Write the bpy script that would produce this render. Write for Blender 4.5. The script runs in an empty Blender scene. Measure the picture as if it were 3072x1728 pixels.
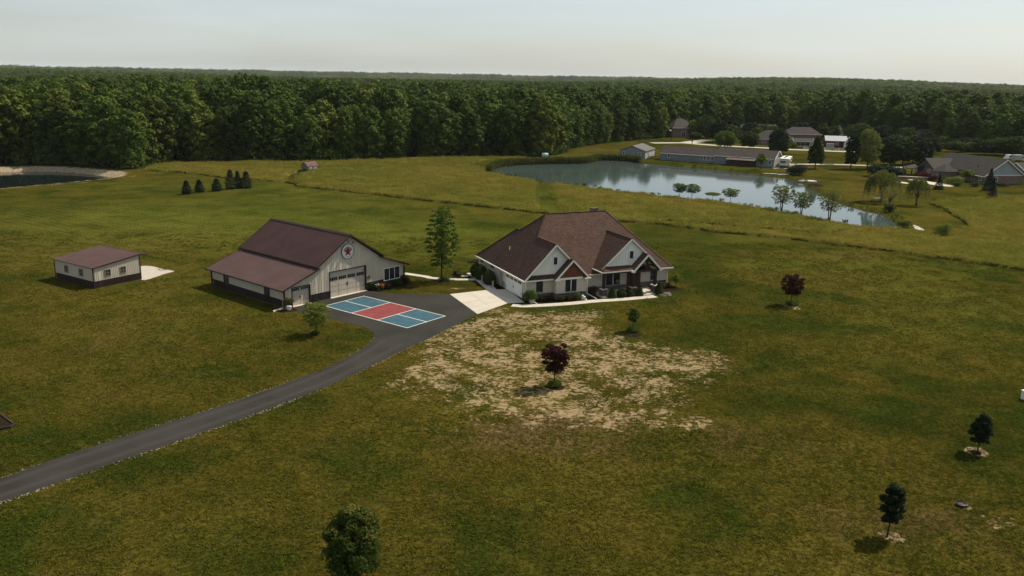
import bpy, math, random
import numpy as np
from mathutils import Vector, Matrix

# ---------------------------------------------------------------- camera, sky, sun, exposure
SC = bpy.context.scene
COL = SC.collection
FPX, CAMH, PITCH, ROLL = 2500.0, 26.267, 0.24715, 0.018152      # focal length in 3072-wide pixels, height (m), tilt and roll (rad)
SUN_AZ, SUN_EL = 57.0, 50.0                                    # degrees: from the view direction towards the right, and above the horizon
_fw = Vector((0, math.cos(PITCH), -math.sin(PITCH))); _up = Vector((0, math.sin(PITCH), math.cos(PITCH))); _rt = Vector((1, 0, 0))
_xr = math.cos(ROLL) * _rt + math.sin(ROLL) * _up
_ur = -math.sin(ROLL) * _rt + math.cos(ROLL) * _up
cd = bpy.data.cameras.new('camera'); cam = bpy.data.objects.new('camera', cd); COL.objects.link(cam)
cd.sensor_width = 36.0; cd.lens = FPX / 3072 * 36.0; cd.clip_start = 0.5; cd.clip_end = 80000
cam.matrix_world = Matrix(((_xr.x, _ur.x, -_fw.x, 0), (_xr.y, _ur.y, -_fw.y, 0), (_xr.z, _ur.z, -_fw.z, CAMH), (0, 0, 0, 1)))
SC.camera = cam
w = bpy.data.worlds.new('World'); SC.world = w; w.use_nodes = True
wn = w.node_tree; wn.nodes.clear()
wo = wn.nodes.new('ShaderNodeOutputWorld'); bg = wn.nodes.new('ShaderNodeBackground'); sky = wn.nodes.new('ShaderNodeTexSky')
sky.sky_type = 'NISHITA'; sky.sun_disc = False
sky.sun_elevation = math.radians(SUN_EL); sky.sun_rotation = math.radians(SUN_AZ)
sky.altitude = 200; sky.air_density = 1.0; sky.dust_density = 1.6; sky.ozone_density = 1.0
bg.inputs['Strength'].default_value = 0.088
# thin high veil of cloud: an even whitening with soft streaks, over the whole dome
tc = wn.nodes.new('ShaderNodeTexCoord'); mp = wn.nodes.new('ShaderNodeMapping'); mp.inputs['Scale'].default_value = (1.0, 1.0, 7.0)
nz = wn.nodes.new('ShaderNodeTexNoise'); nz.inputs['Scale'].default_value = 2.2; nz.inputs['Detail'].default_value = 5
rp = wn.nodes.new('ShaderNodeMapRange'); rp.inputs[1].default_value = .35; rp.inputs[2].default_value = .7; rp.inputs[3].default_value = .30; rp.inputs[4].default_value = .60
mxs = wn.nodes.new('ShaderNodeMix'); mxs.data_type = 'RGBA'; mxs.inputs['B'].default_value = (7.5, 8.2, 8.3, 1)
wn.links.new(tc.outputs['Generated'], mp.inputs['Vector']); wn.links.new(mp.outputs[0], nz.inputs['Vector']); wn.links.new(nz.outputs['Fac'], rp.inputs[0])
wn.links.new(rp.outputs[0], mxs.inputs['Factor']); wn.links.new(sky.outputs[0], mxs.inputs['A']); wn.links.new(mxs.outputs['Result'], bg.inputs['Color'])
wn.links.new(bg.outputs[0], wo.inputs['Surface'])
sl = bpy.data.lights.new('sun', 'SUN'); sl.energy = 5.0; sl.angle = math.radians(0.55); sl.color = (1.0, 0.92, 0.78)
so = bpy.data.objects.new('sun', sl); COL.objects.link(so)
_ce = math.cos(math.radians(SUN_EL))
SUNV = Vector((math.sin(math.radians(SUN_AZ)) * _ce, math.cos(math.radians(SUN_AZ)) * _ce, math.sin(math.radians(SUN_EL))))
so.rotation_euler = SUNV.to_track_quat('Z', 'Y').to_euler(); so.location = (60, 40, 90)
SC.view_settings.view_transform = 'Standard'; SC.view_settings.look = 'None'; SC.view_settings.gamma = 1.0
SC.view_settings.use_curve_mapping = False; SC.view_settings.exposure = 0.25
SC.cycles.max_bounces = 6; SC.cycles.transparent_max_bounces = 8; SC.cycles.volume_bounces = 1
SC.cycles.use_denoising = True

# ---------------------------------------------------------------- survey: plan position of a spot sighted from the camera
def g(px, py, z=0.0):
    d = ((px - 1536) / FPX) * _xr + (-(py - 864) / FPX) * _ur + _fw
    t = (z - CAMH) / d.z
    return Vector((d.x * t, d.y * t, z))
def sight(x0, y0, s): return lambda x, y, z=0.0: g(x0 + x * s, y0 + y * s, z)
c2 = sight(560, 620, 800 / 2576); c3 = sight(1240, 600, 880 / 2576); c4 = sight(1400, 680, 420 / 2434); c5 = sight(1740, 680, 420 / 2434)
cn = sight(1800, 340, 700 / 2536); cr = sight(2400, 340, 672 / 2434); cb = sight(2680, 400, 392 / 2576); cm = sight(900, 180, 1000 / 2576)
cp = sight(500, 460, 480 / 2576); c7 = sight(0, 1000, 1200 / 2576); c6 = sight(1200, 900, 1000 / 2576); cl = sight(0, 480, 420 / 2576)
cy = sight(1440, 430, 520 / 2576); cv = sight(2250, 440, 190 / 2294); cs = sight(100, 600, 640 / 2576); ce = sight(2540, 1200, 532 / 1542)
def tall(base, px, py):                       # height of something standing at base whose top is sighted at row py
    lo, hi = 0.0, 80.0
    for _ in range(40):
        z = (lo + hi) / 2; d = Vector((base.x, base.y, z - CAMH)); y = 864 - FPX * d.dot(_ur) / d.dot(_fw)
        if y > py: lo = z
        else: hi = z
    return lo

# ---------------------------------------------------------------- scene helpers
def tag(o, label=None, cat=None, group=None, kind=None):
    if label: o['label'] = label
    if cat: o['category'] = cat
    if group: o['group'] = group
    if kind: o['kind'] = kind
    return o
def E(name, loc, rz=0.0, label=None, cat=None, group=None):
    o = bpy.data.objects.new(name, None); COL.objects.link(o); o.location = loc; o.rotation_euler = (0, 0, rz); o.empty_display_size = .3
    return tag(o, label, cat, group)
def link(name, me, mat=None, parent=None, loc=None):
    o = bpy.data.objects.new(name, me); COL.objects.link(o)
    if mat and not me.materials: me.materials.append(mat)
    if parent: o.parent = parent
    if loc: o.location = loc
    return o
class MB:
    def __init__(s): s.v = []; s.f = []
    def add(s, vs, fs):
        b = len(s.v); s.v += [tuple(p) for p in vs]; s.f += [tuple(i + b for i in f) for f in fs]; return s
    def box(s, x0, y0, z0, x1, y1, z1):
        return s.add([(x0,y0,z0),(x1,y0,z0),(x1,y1,z0),(x0,y1,z0),(x0,y0,z1),(x1,y0,z1),(x1,y1,z1),(x0,y1,z1)],
                     [(0,3,2,1),(4,5,6,7),(0,1,5,4),(1,2,6,5),(2,3,7,6),(3,0,4,7)])
    def obox(s, o, a, n, u0, u1, d0, d1, z0, z1):      # box on a wall: along a, out along n, up z
        o, a, n = Vector(o), Vector(a), Vector(n); z = Vector((0, 0, 1)); P = []
        for zz in (z0, z1):
            for (u, d) in ((u0, d0), (u1, d0), (u1, d1), (u0, d1)): P.append(o + a * u + n * d + z * zz)
        return s.add(P, [(0,1,2,3),(7,6,5,4),(4,5,1,0),(5,6,2,1),(6,7,3,2),(7,4,0,3)])
    def prism(s, poly, vec):
        poly = [Vector(p) for p in poly]; vec = Vector(vec); n = len(poly)
        nn = Vector((0, 0, 0))
        for i in range(n): nn += (poly[i] - poly[0]).cross(poly[(i + 1) % n] - poly[0])
        if nn.dot(vec) > 0: poly = poly[::-1]
        return s.add(poly + [p + vec for p in poly], [tuple(range(n)), tuple(range(2 * n - 1, n - 1, -1))] + [(i, i + n, (i + 1) % n + n, (i + 1) % n) for i in range(n)])
    def slab(s, poly, th):                              # thick sheet hanging below a plane polygon
        p = [Vector(q) for q in poly]; nn = Vector((0, 0, 0))
        for i in range(len(p)): nn += (p[i] - p[0]).cross(p[(i + 1) % len(p)] - p[0])
        nn.normalize()
        if nn.z < 0: nn = -nn
        return s.prism(p, -nn * th)
    def tube(s, pts, rad, n=8, cap=True):
        pts = [Vector(p) for p in pts]; b = len(s.v); m = len(pts)
        if not isinstance(rad, (list, tuple)): rad = [rad] * m
        for i, p in enumerate(pts):
            t = (pts[min(i + 1, m - 1)] - pts[max(i - 1, 0)]).normalized()
            x = t.cross(Vector((0, 0, 1)) if abs(t.z) < .95 else Vector((1, 0, 0))).normalized(); y = t.cross(x)
            for k in range(n):
                a = 2 * math.pi * k / n; s.v.append(tuple(p + (x * math.cos(a) + y * math.sin(a)) * rad[i]))
        for i in range(m - 1):
            for k in range(n):
                s.f.append((b + i * n + k, b + i * n + (k + 1) % n, b + (i + 1) * n + (k + 1) % n, b + (i + 1) * n + k))
        if cap: s.f.append(tuple(b + k for k in range(n))[::-1]); s.f.append(tuple(b + (m - 1) * n + k for k in range(n)))
        return s
    def bar(s, p, q, wd, ht):                           # rectangular bar between two points, ht measured near vertical
        p, q = Vector(p), Vector(q); t = (q - p).normalized(); x = t.cross(Vector((0, 0, 1)) if abs(t.z) < .95 else Vector((0, 1, 0))).normalized(); y = x.cross(t)
        P = []
        for c in (p, q):
            for (i, j) in ((-1, -1), (1, -1), (1, 1), (-1, 1)): P.append(c + x * wd / 2 * i + y * ht / 2 * j)
        return s.add(P, [(0,1,2,3),(7,6,5,4),(4,5,1,0),(5,6,2,1),(6,7,3,2),(7,4,0,3)])
    def lathe(s, c, prof, n=16):
        b = len(s.v)
        for (r, z) in prof:
            for k in range(n): a = 2 * math.pi * k / n; s.v.append((c[0] + r * math.cos(a), c[1] + r * math.sin(a), c[2] + z))
        for i in range(len(prof) - 1):
            for k in range(n): s.f.append((b + i*n + k, b + i*n + (k+1) % n, b + (i+1)*n + (k+1) % n, b + (i+1)*n + k))
        s.f.append(tuple(b + k for k in range(n))[::-1]); s.f.append(tuple(b + (len(prof) - 1) * n + k for k in range(n)))
        return s
    def mesh(s, name, mat=None, smooth=False):
        me = bpy.data.meshes.new(name); me.from_pydata(s.v, [], s.f); me.update()
        if smooth: me.shade_smooth()
        if mat: me.materials.append(mat)
        return me
    def build(s, name, mat, parent=None, smooth=False, loc=None): return link(name, s.mesh(name, mat, smooth), None, parent, loc)
def copy_tree(o, loc=None, rz=None, sc=None, label=None, cat=None, group=None, parent=None):
    c = o.copy(); COL.objects.link(c); c.parent = parent
    if loc is not None: c.location = loc
    if rz is not None: c.rotation_euler = (0, 0, rz)
    if sc is not None: c.scale = (sc, sc, sc) if not isinstance(sc, (tuple, list)) else sc
    tag(c, label, cat, group)
    for ch in o.children: copy_tree(ch, parent=c)
    return c
def npmesh(name, V, Q, mat=None, smooth=False):        # quads from numpy arrays
    me = bpy.data.meshes.new(name); V = np.ascontiguousarray(V, dtype=np.float32); Q = np.ascontiguousarray(Q, dtype=np.int32)
    me.vertices.add(len(V)); me.vertices.foreach_set('co', V.ravel()); n = len(Q); k = Q.shape[1]
    me.loops.add(n * k); me.loops.foreach_set('vertex_index', Q.ravel()); me.polygons.add(n)
    me.polygons.foreach_set('loop_start', np.arange(0, n * k, k, dtype=np.int32))
    if smooth: me.polygons.foreach_set('use_smooth', np.ones(n, dtype=bool))
    me.update(calc_edges=True); me.validate()
    if mat: me.materials.append(mat)
    return me
# plan polygons
def inside(poly, X, Y):
    r = np.zeros(X.shape, bool); n = len(poly)
    for i in range(n):
        x0, y0 = poly[i][0], poly[i][1]; x1, y1 = poly[(i + 1) % n][0], poly[(i + 1) % n][1]
        if y0 == y1: continue
        r ^= ((Y >= min(y0, y1)) & (Y < max(y0, y1)) & (X < x0 + (Y - y0) * (x1 - x0) / (y1 - y0)))
    return r
def pdist(poly, X, Y, closed=True):
    d = np.full(X.shape, 1e9); n = len(poly)
    for i in range(n if closed else n - 1):
        x0, y0 = poly[i][0], poly[i][1]; x1, y1 = poly[(i + 1) % n][0], poly[(i + 1) % n][1]
        dx, dy = x1 - x0, y1 - y0; L = dx * dx + dy * dy + 1e-9
        t = np.clip(((X - x0) * dx + (Y - y0) * dy) / L, 0, 1)
        d = np.minimum(d, np.hypot(X - x0 - t * dx, Y - y0 - t * dy))
    return d
def sdist(poly, X, Y): return np.where(inside(poly, X, Y), 1, -1) * pdist(poly, X, Y)   # positive inside
def smooth_line(pts, step=1.0, closed=False):           # Catmull-Rom through plan points
    P = [Vector((p[0], p[1], 0)) for p in pts]; n = len(P); out = []
    for i in range(n if closed else n - 1):
        a, b, c, d = (P[(i - 1) % n], P[i], P[(i + 1) % n], P[(i + 2) % n]) if closed else (P[max(i - 1, 0)], P[i], P[i + 1], P[min(i + 2, n - 1)])
        m = max(1, int((c - b).length / step))
        for k in range(m):
            t = k / m; out.append(.5 * ((2 * b) + (c - a) * t + (2 * a - 5 * b + 4 * c - d) * t * t + (3 * b - a - 3 * c + d) * t ** 3))
    if not closed: out.append(P[-1])
    return out

# ---------------------------------------------------------------- materials
def newmat(name):
    m = bpy.data.materials.new(name); m.use_nodes = True; t = m.node_tree
    return m, t, t.nodes['Principled BSDF'], t.nodes['Material Output']
def nd(t, typ, **kw):
    n = t.nodes.new(typ)
    for k, v in kw.items():
        if k in n.inputs: n.inputs[k].default_value = v
        else: setattr(n, k, v)
    return n
def mixc(t, fac, a, b):
    n = t.nodes.new('ShaderNodeMix'); n.data_type = 'RGBA'
    for s, v in (('Factor', fac), ('A', a), ('B', b)):
        if hasattr(v, 'is_output'): t.links.new(v, n.inputs[s])
        else: n.inputs[s].default_value = v if s == 'Factor' else (*v, 1) if len(v) == 3 else v
    return n.outputs['Result']
def mth(t, op, a, b=None, c=None, clamp=False):
    n = t.nodes.new('ShaderNodeMath'); n.operation = op; n.use_clamp = clamp
    for i, v in enumerate((a, b, c)):
        if v is None: continue
        if hasattr(v, 'is_output'): t.links.new(v, n.inputs[i])
        else: n.inputs[i].default_value = v
    return n.outputs[0]
def ramp(t, v, lo, hi, a=0.0, b=1.0, smooth=True):
    n = t.nodes.new('ShaderNodeMapRange'); n.interpolation_type = 'SMOOTHSTEP' if smooth else 'LINEAR'
    t.links.new(v, n.inputs[0]); n.inputs[1].default_value = lo; n.inputs[2].default_value = hi; n.inputs[3].default_value = a; n.inputs[4].default_value = b
    return n.outputs[0]
def coords(t, kind='Object', scale=(1, 1, 1), rot=(0, 0, 0)):
    if kind == 'World': o = t.nodes.new('ShaderNodeNewGeometry').outputs['Position']
    else: o = t.nodes.new('ShaderNodeTexCoord').outputs[kind]
    m = nd(t, 'ShaderNodeMapping'); m.inputs['Scale'].default_value = scale; m.inputs['Rotation'].default_value = rot; t.links.new(o, m.inputs['Vector'])
    return m.outputs[0]
def noise(t, vec, scale, detail=4, rough=.55, dist=0.0):
    n = nd(t, 'ShaderNodeTexNoise', Scale=scale, Detail=detail, Roughness=rough, Distortion=dist); t.links.new(vec, n.inputs['Vector']); return n.outputs['Fac']
def bump(t, bs, h, strength, dist=.05):
    b = nd(t, 'ShaderNodeBump', Strength=strength, Distance=dist); t.links.new(h, b.inputs['Height']); t.links.new(b.outputs[0], bs.inputs['Normal'])
def mat(name, c1, c2=None, scale=3.0, rough=.75, bmp=0.0, spec=.18, metal=0.0, stretch=(1, 1, 1), kind='World', rnd=0.0, detail=5):
    m, t, bs, out = newmat(name); c2 = c2 or tuple(x * .8 for x in c1)
    v = coords(t, kind, stretch); f = ramp(t, noise(t, v, scale, detail), .3, .7); col = mixc(t, f, c1, c2)
    if rnd:
        oi = nd(t, 'ShaderNodeObjectInfo'); k = ramp(t, oi.outputs['Random'], 0, 1, 1 - rnd, 1 + rnd, False)
        mm = nd(t, 'ShaderNodeVectorMath', operation='SCALE'); t.links.new(col, mm.inputs[0]); t.links.new(k, mm.inputs['Scale']); col = mm.outputs[0]
    t.links.new(col, bs.inputs['Base Color']); bs.inputs['Roughness'].default_value = rough; bs.inputs['Specular IOR Level'].default_value = spec; bs.inputs['Metallic'].default_value = metal
    if bmp: bump(t, bs, noise(t, v, scale * 4, 4), bmp)
    return m
def leafmat(name, c1, c2, trans=.28, rnd=.25, scale=.5, rough=.7, spec=.06):
    m, t, bs, out = newmat(name)
    oi = nd(t, 'ShaderNodeObjectInfo'); v = coords(t, 'World')
    f = ramp(t, noise(t, v, scale, 3), .3, .7); col = mixc(t, f, c1, c2)
    k = ramp(t, oi.outputs['Random'], 0, 1, 1 - rnd, 1 + rnd, False)
    mm = nd(t, 'ShaderNodeVectorMath', operation='SCALE'); t.links.new(col, mm.inputs[0]); t.links.new(k, mm.inputs['Scale']); col = mm.outputs[0]
    t.links.new(col, bs.inputs['Base Color']); bs.inputs['Roughness'].default_value = rough; bs.inputs['Specular IOR Level'].default_value = spec
    tr = nd(t, 'ShaderNodeBsdfTranslucent'); t.links.new(mixc(t, .45, col, (c1[0] * 1.6, c1[1] * 1.5, c1[2] * .6)), tr.inputs['Color'])
    mx = nd(t, 'ShaderNodeMixShader', Fac=trans); t.links.new(bs.outputs[0], mx.inputs[1]); t.links.new(tr.outputs[0], mx.inputs[2]); t.links.new(mx.outputs[0], out.inputs['Surface'])
    return m
def brickmat(name, c1, c2, mortar, bw, bh, ms=.012, rough=.85, hz=1.0, bmp=.3, bias=0.0, var=.0):
    # courses follow height, so they run level on every wall and roof plane of the building
    m, t, bs, out = newmat(name); o = t.nodes.new('ShaderNodeTexCoord').outputs['Object']
    sp = nd(t, 'ShaderNodeSeparateXYZ'); t.links.new(o, sp.inputs[0]); cbn = nd(t, 'ShaderNodeCombineXYZ')
    t.links.new(mth(t, 'ADD', sp.outputs[0], sp.outputs[1]), cbn.inputs[0]); t.links.new(mth(t, 'MULTIPLY', sp.outputs[2], hz), cbn.inputs[1])
    b = nd(t, 'ShaderNodeTexBrick'); t.links.new(cbn.outputs[0], b.inputs['Vector'])
    for k, v in (('Color1', (*c1, 1)), ('Color2', (*c2, 1)), ('Mortar', (*mortar, 1)), ('Scale', 1.0), ('Mortar Size', ms), ('Bias', bias), ('Brick Width', bw), ('Row Height', bh)): b.inputs[k].default_value = v
    col = b.outputs['Color']
    f = noise(t, o, .8, 5); col2 = mixc(t, ramp(t, f, .35, .7, 0, .3 + var), col, tuple(x * .72 for x in c1))
    f2 = noise(t, o, 6, 3); col3 = mixc(t, ramp(t, f2, .4, .75, 0, .25 + var), col2, tuple(min(1, x * 1.35) for x in c2))
    t.links.new(col3, bs.inputs['Base Color']); bs.inputs['Roughness'].default_value = rough; bs.inputs['Specular IOR Level'].default_value = .1
    if bmp: bump(t, bs, b.outputs['Fac'], -bmp, .02)
    return m
def glassmat(name, tint=(.012, .014, .016), rough=.06):
    m, t, bs, out = newmat(name); v = coords(t, 'World'); f = noise(t, v, .9, 3)
    t.links.new(mixc(t, ramp(t, f, .35, .7), tint, tuple(x * 2.2 + .006 for x in tint)), bs.inputs['Base Color'])
    bs.inputs['Roughness'].default_value = rough; bs.inputs['Specular IOR Level'].default_value = .5
    return m
R = random.Random(7)
NR = np.random.default_rng(11)
M = {}
M['brick'] = brickmat('painted_brick', (.60, .54, .44), (.45, .395, .31), (.42, .37, .30), .21, .075, bias=-.1, var=.1)
M['shingle'] = brickmat('brown_shingles', (.056, .028, .020), (.094, .056, .040), (.022, .012, .009), .34, .13, ms=.016, hz=1.0, bmp=.5, var=.15)
M['shingle_grey'] = brickmat('grey_brown_shingles', (.042, .033, .030), (.062, .050, .045), (.026, .021, .02), .5, .2, ms=.015, bmp=.3)
M['shingle_dark'] = brickmat('charcoal_shingles', (.040, .035, .030), (.058, .052, .045), (.024, .02, .018), .5, .2, ms=.015, bmp=.3)
M['redbrick'] = brickmat('red_brick', (.13, .068, .050), (.19, .11, .085), (.22, .19, .16), .22, .08)
M['white'] = mat('white_trim', (.76, .73, .64), (.70, .67, .58), 2.0, .55)
M['siding_white'] = mat('white_board_siding', (.74, .73, .645), (.68, .67, .595), 1.2, .7)
M['tan_metal'] = mat('tan_ribbed_steel', (.53, .475, .37), (.47, .42, .325), .6, .45, spec=.4)
M['brown_metal'] = mat('dark_brown_steel', (.035, .019, .019), (.024, .014, .014), 1.5, .45, spec=.4)
M['roof_metal'] = mat('brown_steel_roof', (.064, .032, .027), (.052, .026, .022), .5, .55, spec=.2)
M['roof_metal_pale'] = mat('faded_brown_steel_roof', (.104, .060, .052), (.086, .049, .042), .5, .55, spec=.2)
M['trim_brown'] = mat('brown_steel_trim', (.040, .022, .020), (.03, .017, .016), 2, .5)
M['door_tan'] = mat('beige_garage_door', (.46, .39, .32), (.42, .36, .29), 1.0, .55)
M['door_white'] = mat('white_garage_door', (.80, .78, .72), (.74, .72, .66), 1.0, .5)
M['glass'] = glassmat('window_glass')
M['glass_blue'] = glassmat('bluish_window_glass', (.02, .026, .03))
M['black'] = mat('black_iron', (.018, .017, .016), (.012, .012, .012), 4, .5)
M['concrete'] = mat('concrete', (.47, .42, .345), (.42, .375, .305), .7, .85, .15, rnd=.03)
M['concrete_old'] = mat('old_concrete', (.40, .37, .30), (.33, .30, .24), .8, .9, .15)
M['timber'] = mat('dark_stained_timber', (.042, .026, .020), (.028, .018, .014), 3, .6, stretch=(1, 1, .2))
M['timber_red'] = mat('reddish_wood', (.085, .035, .022), (.06, .025, .016), 3, .6, stretch=(1, 1, .2))
M['copper'] = mat('rust_brown_panel', (.145, .052, .026), (.115, .042, .022), 1.5, .6)
M['stone'] = mat('field_stone', (.115, .085, .065), (.07, .06, .052), 4, .85, .4, rnd=.45)
M['mortar'] = mat('stone_mortar', (.20, .18, .15), (.16, .145, .12), 5, .9)
M['mulch'] = mat('dark_mulch', (.016, .011, .008), (.028, .019, .013), 6, 1.0, .8, spec=0)
M['soil'] = mat('bare_soil', (.24, .17, .095), (.15, .11, .06), 2.5, 1.0, .5, spec=0)
M['gravel'] = mat('pale_gravel', (.46, .42, .36), (.34, .30, .25), 5, 1.0, .8, spec=0)
M['bark'] = mat('bark', (.06, .045, .033), (.035, .027, .02), 5, .9, .5, stretch=(1, 1, .3))
M['bark_dark'] = mat('dark_bark', (.022, .018, .013), (.014, .011, .008), 5, .95)
M['bark_pale'] = mat('pale_bark', (.11, .085, .065), (.06, .045, .035), 5, .9, .5, stretch=(1, 1, .3))
M['blue_siding'] = mat('blue_grey_siding', (.20, .215, .222), (.175, .19, .198), .8, .7)
M['tan_siding'] = mat('pale_grey_siding', (.36, .35, .31), (.31, .30, .27), .8, .7)
M['wood_old'] = mat('weathered_wood', (.12, .09, .065), (.075, .057, .043), 3, .85, .3)
M['galv'] = mat('galvanised_metal', (.32, .33, .33), (.26, .27, .27), 2, .45, metal=.4)
M['plastic_grey'] = mat('grey_box_paint', (.30, .31, .28), (.26, .27, .25), 2, .5)
M['terracotta'] = mat('grey_planter', (.30, .28, .25), (.24, .22, .20), 4, .8)
M['white_plastic'] = mat('white_gelcoat', (.72, .69, .61), (.66, .63, .56), 1, .4)
# ================================================================ the setting: ground, ponds, meadow, drive, walks
POND = [tuple(p[:2]) for p in smooth_line([cm(1470,855), cm(1560,885), cm(1680,905), cm(1800,922), cm(1900,945), cm(2080,962), cm(2260,985), cn(0,820), cn(200,850), cn(500,880),
    cn(740,910), cn(1000,937), cn(1250,958), cn(1500,990), cn(1700,1020), cn(1900,1055), cn(2100,1095), cn(2300,1135), cn(2480,1165), cr(500,1205), cr(650,1228), cr(800,1240), cr(950,1262), cr(1060,1268),
    cr(1110,1235), cr(1040,1160), cr(950,1105), cr(900,1085), cr(750,1055), cr(620,1018), cr(500,983), cr(400,938), cr(250,878), cr(190,838), cr(100,790), cr(60,757),
    cn(2200,745), cn(2000,690), cn(1850,680), cn(1700,658), cn(1550,640), cn(1350,618), cn(1200,600), cn(900,574), cn(600,549), cn(450,530), cn(300,508), cn(0,500), cm(2200,790), cm(1800,795), cm(1600,812), cm(1500,835)], 1.5, True)]
LPOND = [tuple(p[:2]) for p in smooth_line([g(0,501), g(98,499), g(179,500), g(277,506), g(352,514), g(371,521), g(350,531), g(244,542.5), g(130,553.5), g(0,565), g(-160,584), g(-330,560), g(-330,515), g(-160,503)], 2.0, True)]
WOOD_EDGE = [g(-500,500), g(-200,497), g(0,496), g(200,496), g(384,508), g(440,500), g(503,489), g(594,486), g(760,486), g(900,484), g(970,485), g(1172,478), g(1327,472), g(1500,471), g(1626,470), g(1668,464), g(1707,447), g(1793,431), g(1885,422), g(2007,411),
             Vector((90,430,0)), Vector((125,452,0)), Vector((160,446,0)), g(2700,424), g(2800,432), g(2850,443), g(2977,455), g(3110,466), Vector((300,290,0)), Vector((420,240,0))]
WOODS = [tuple(p[:2]) for p in WOOD_EDGE] + [(3000, 330), (12000, 2000), (12000, 12000), (-12000, 12000), (-12000, 2000), (-3000, 230)]
# uncut field between the lawn, the wood and the large pond
MEADOW = [tuple(p[:2]) for p in [g(433,514), g(524,518), g(600,526), g(675,535.5), g(757,541.5), g(872,552), g(900,561), g(1094,582), g(1288,605), g(1482,626), g(1637,643), g(1750,656), g(1855,666), g(1993,677), g(2131,696),
    g(2269,710), g(2407,724), g(2600,748), g(2850,781), g(3072,814), g(3400,862), g(3500,600), cr(2434,905), cr(2000,925), cr(1500,955), cr(1430,992), cr(1560,1042), cr(1650,1102), cr(1770,1172), cr(1835,1243), cr(1720,1285), cr(1560,1300), cr(1400,1300), cr(1200,1285), cr(1000,1278),
    cr(800,1255), cr(650,1243), cr(500,1220), cn(2480,1178), cn(2300,1150), cn(2100,1108), cn(1900,1068), cn(1700,1032), cn(1500,1002), cn(1250,970), cn(1000,950), cn(740,922), cn(500,892), cn(200,862), cn(0,832),
    cm(2260,998), cm(2080,974), cm(1900,957), cm(1800,935), cm(1680,918), cm(1560,898), cm(1450,880), cm(1400,850), cm(1300,815), cm(1420,778), g(1600,474), g(1327,474), g(1172,480), g(970,488), g(900,486), g(760,488), g(594,489), g(503,493), g(445,503)]]
CUTS = [([cy(930,570), cy(945,700), cy(965,800), cy(1000,900), g(1664,650)], 3.6), ([cp(2230,300), cp(2090,330), cp(2020,400), cp(2030,500)], 2.6),
        ([cn(700,1182), cn(1230,1222), cn(1700,1262), cn(2200,1308), cr(250,1330), cr(480,1290)], 1.3)]
def grow(a, first, ratio, end):
    o = []; x = a; st = first
    while abs(x) < end: x += st; st *= ratio; o.append(x)
    return o
xs = np.array(sorted(grow(-150, -1.6, 1.17, 32000)) + list(np.arange(-150, 210.1, 1.25)) + grow(210, 1.6, 1.17, 32000))
ys = np.array([-400, -200, -80, -30, 0, 10] + list(np.arange(18, 312, 1.25)) + list(np.arange(312, 480, 3.0)) + grow(480, 4, 1.17, 32000))
GX, GY = np.meshgrid(xs, ys)
def vnoise(X, Y, s, seed):                              # smooth value noise in plan
    rng = np.random.default_rng(seed); T = rng.random((64, 64)); u = X / s; v = Y / s
    i = np.floor(u).astype(int); j = np.floor(v).astype(int); fu = u - i; fv = v - j; fu = fu * fu * (3 - 2 * fu); fv = fv * fv * (3 - 2 * fv)
    a = T[i % 64, j % 64]; b = T[(i + 1) % 64, j % 64]; c = T[i % 64, (j + 1) % 64]; d = T[(i + 1) % 64, (j + 1) % 64]
    return (a * (1 - fu) + b * fu) * (1 - fv) + (c * (1 - fu) + d * fu) * fv
def hills(X, Y):
    D = np.hypot(X, Y); k = np.clip((D - 700) / 1800, 0, 1)
    h = (vnoise(X, Y, 900, 3) - .45) * 12 + (vnoise(X, Y, 2600, 4) - .5) * 14
    h += 17 * np.exp(-((X - 900) / 560) ** 2 - ((Y - 2100) / 420) ** 2) + 16 * np.exp(-((X - 560) / 330) ** 2 - ((Y - 1900) / 350) ** 2) + 15 * np.exp(-((X + 900) / 420) ** 2 - ((Y - 1700) / 420) ** 2)
    return k * h - 6 * np.clip((D - 450) / 1500, 0, 1)
SD = sdist(POND, GX, GY); SL = sdist(LPOND, GX, GY)
GZ = np.zeros_like(GX)
GZ -= np.clip(SD / 2.0, 0, 1) * .9
GZ += np.clip(SL / 3.0 * -1 + 1, 0, 1) * 0 - np.clip(SL / 3.2, 0, 1) * 1.4
GZ += hills(GX, GY)
# a low bank carries the neighbour's lawn, and the field is faintly rolling behind the barn
ny, nx = GX.shape
idx = np.arange(ny * nx).reshape(ny, nx)
Q = np.stack([idx[:-1, :-1], idx[:-1, 1:], idx[1:, 1:], idx[1:, :-1]], -1).reshape(-1, 4)
gme = npmesh('ground', np.stack([GX, GY, GZ], -1).reshape(-1, 3), Q, None, True)
def blob(p, rx, ry, rot=0.0):
    c, s = math.cos(rot), math.sin(rot); dx, dy = GX - p[0], GY - p[1]
    return np.exp(-((dx * c + dy * s) / rx) ** 2 - ((-dx * s + dy * c) / ry) ** 2)
def attr(name, A):
    a = gme.attributes.new(name, 'FLOAT', 'POINT'); a.data.foreach_set('value', np.ascontiguousarray(A, dtype=np.float32).ravel())
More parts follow.
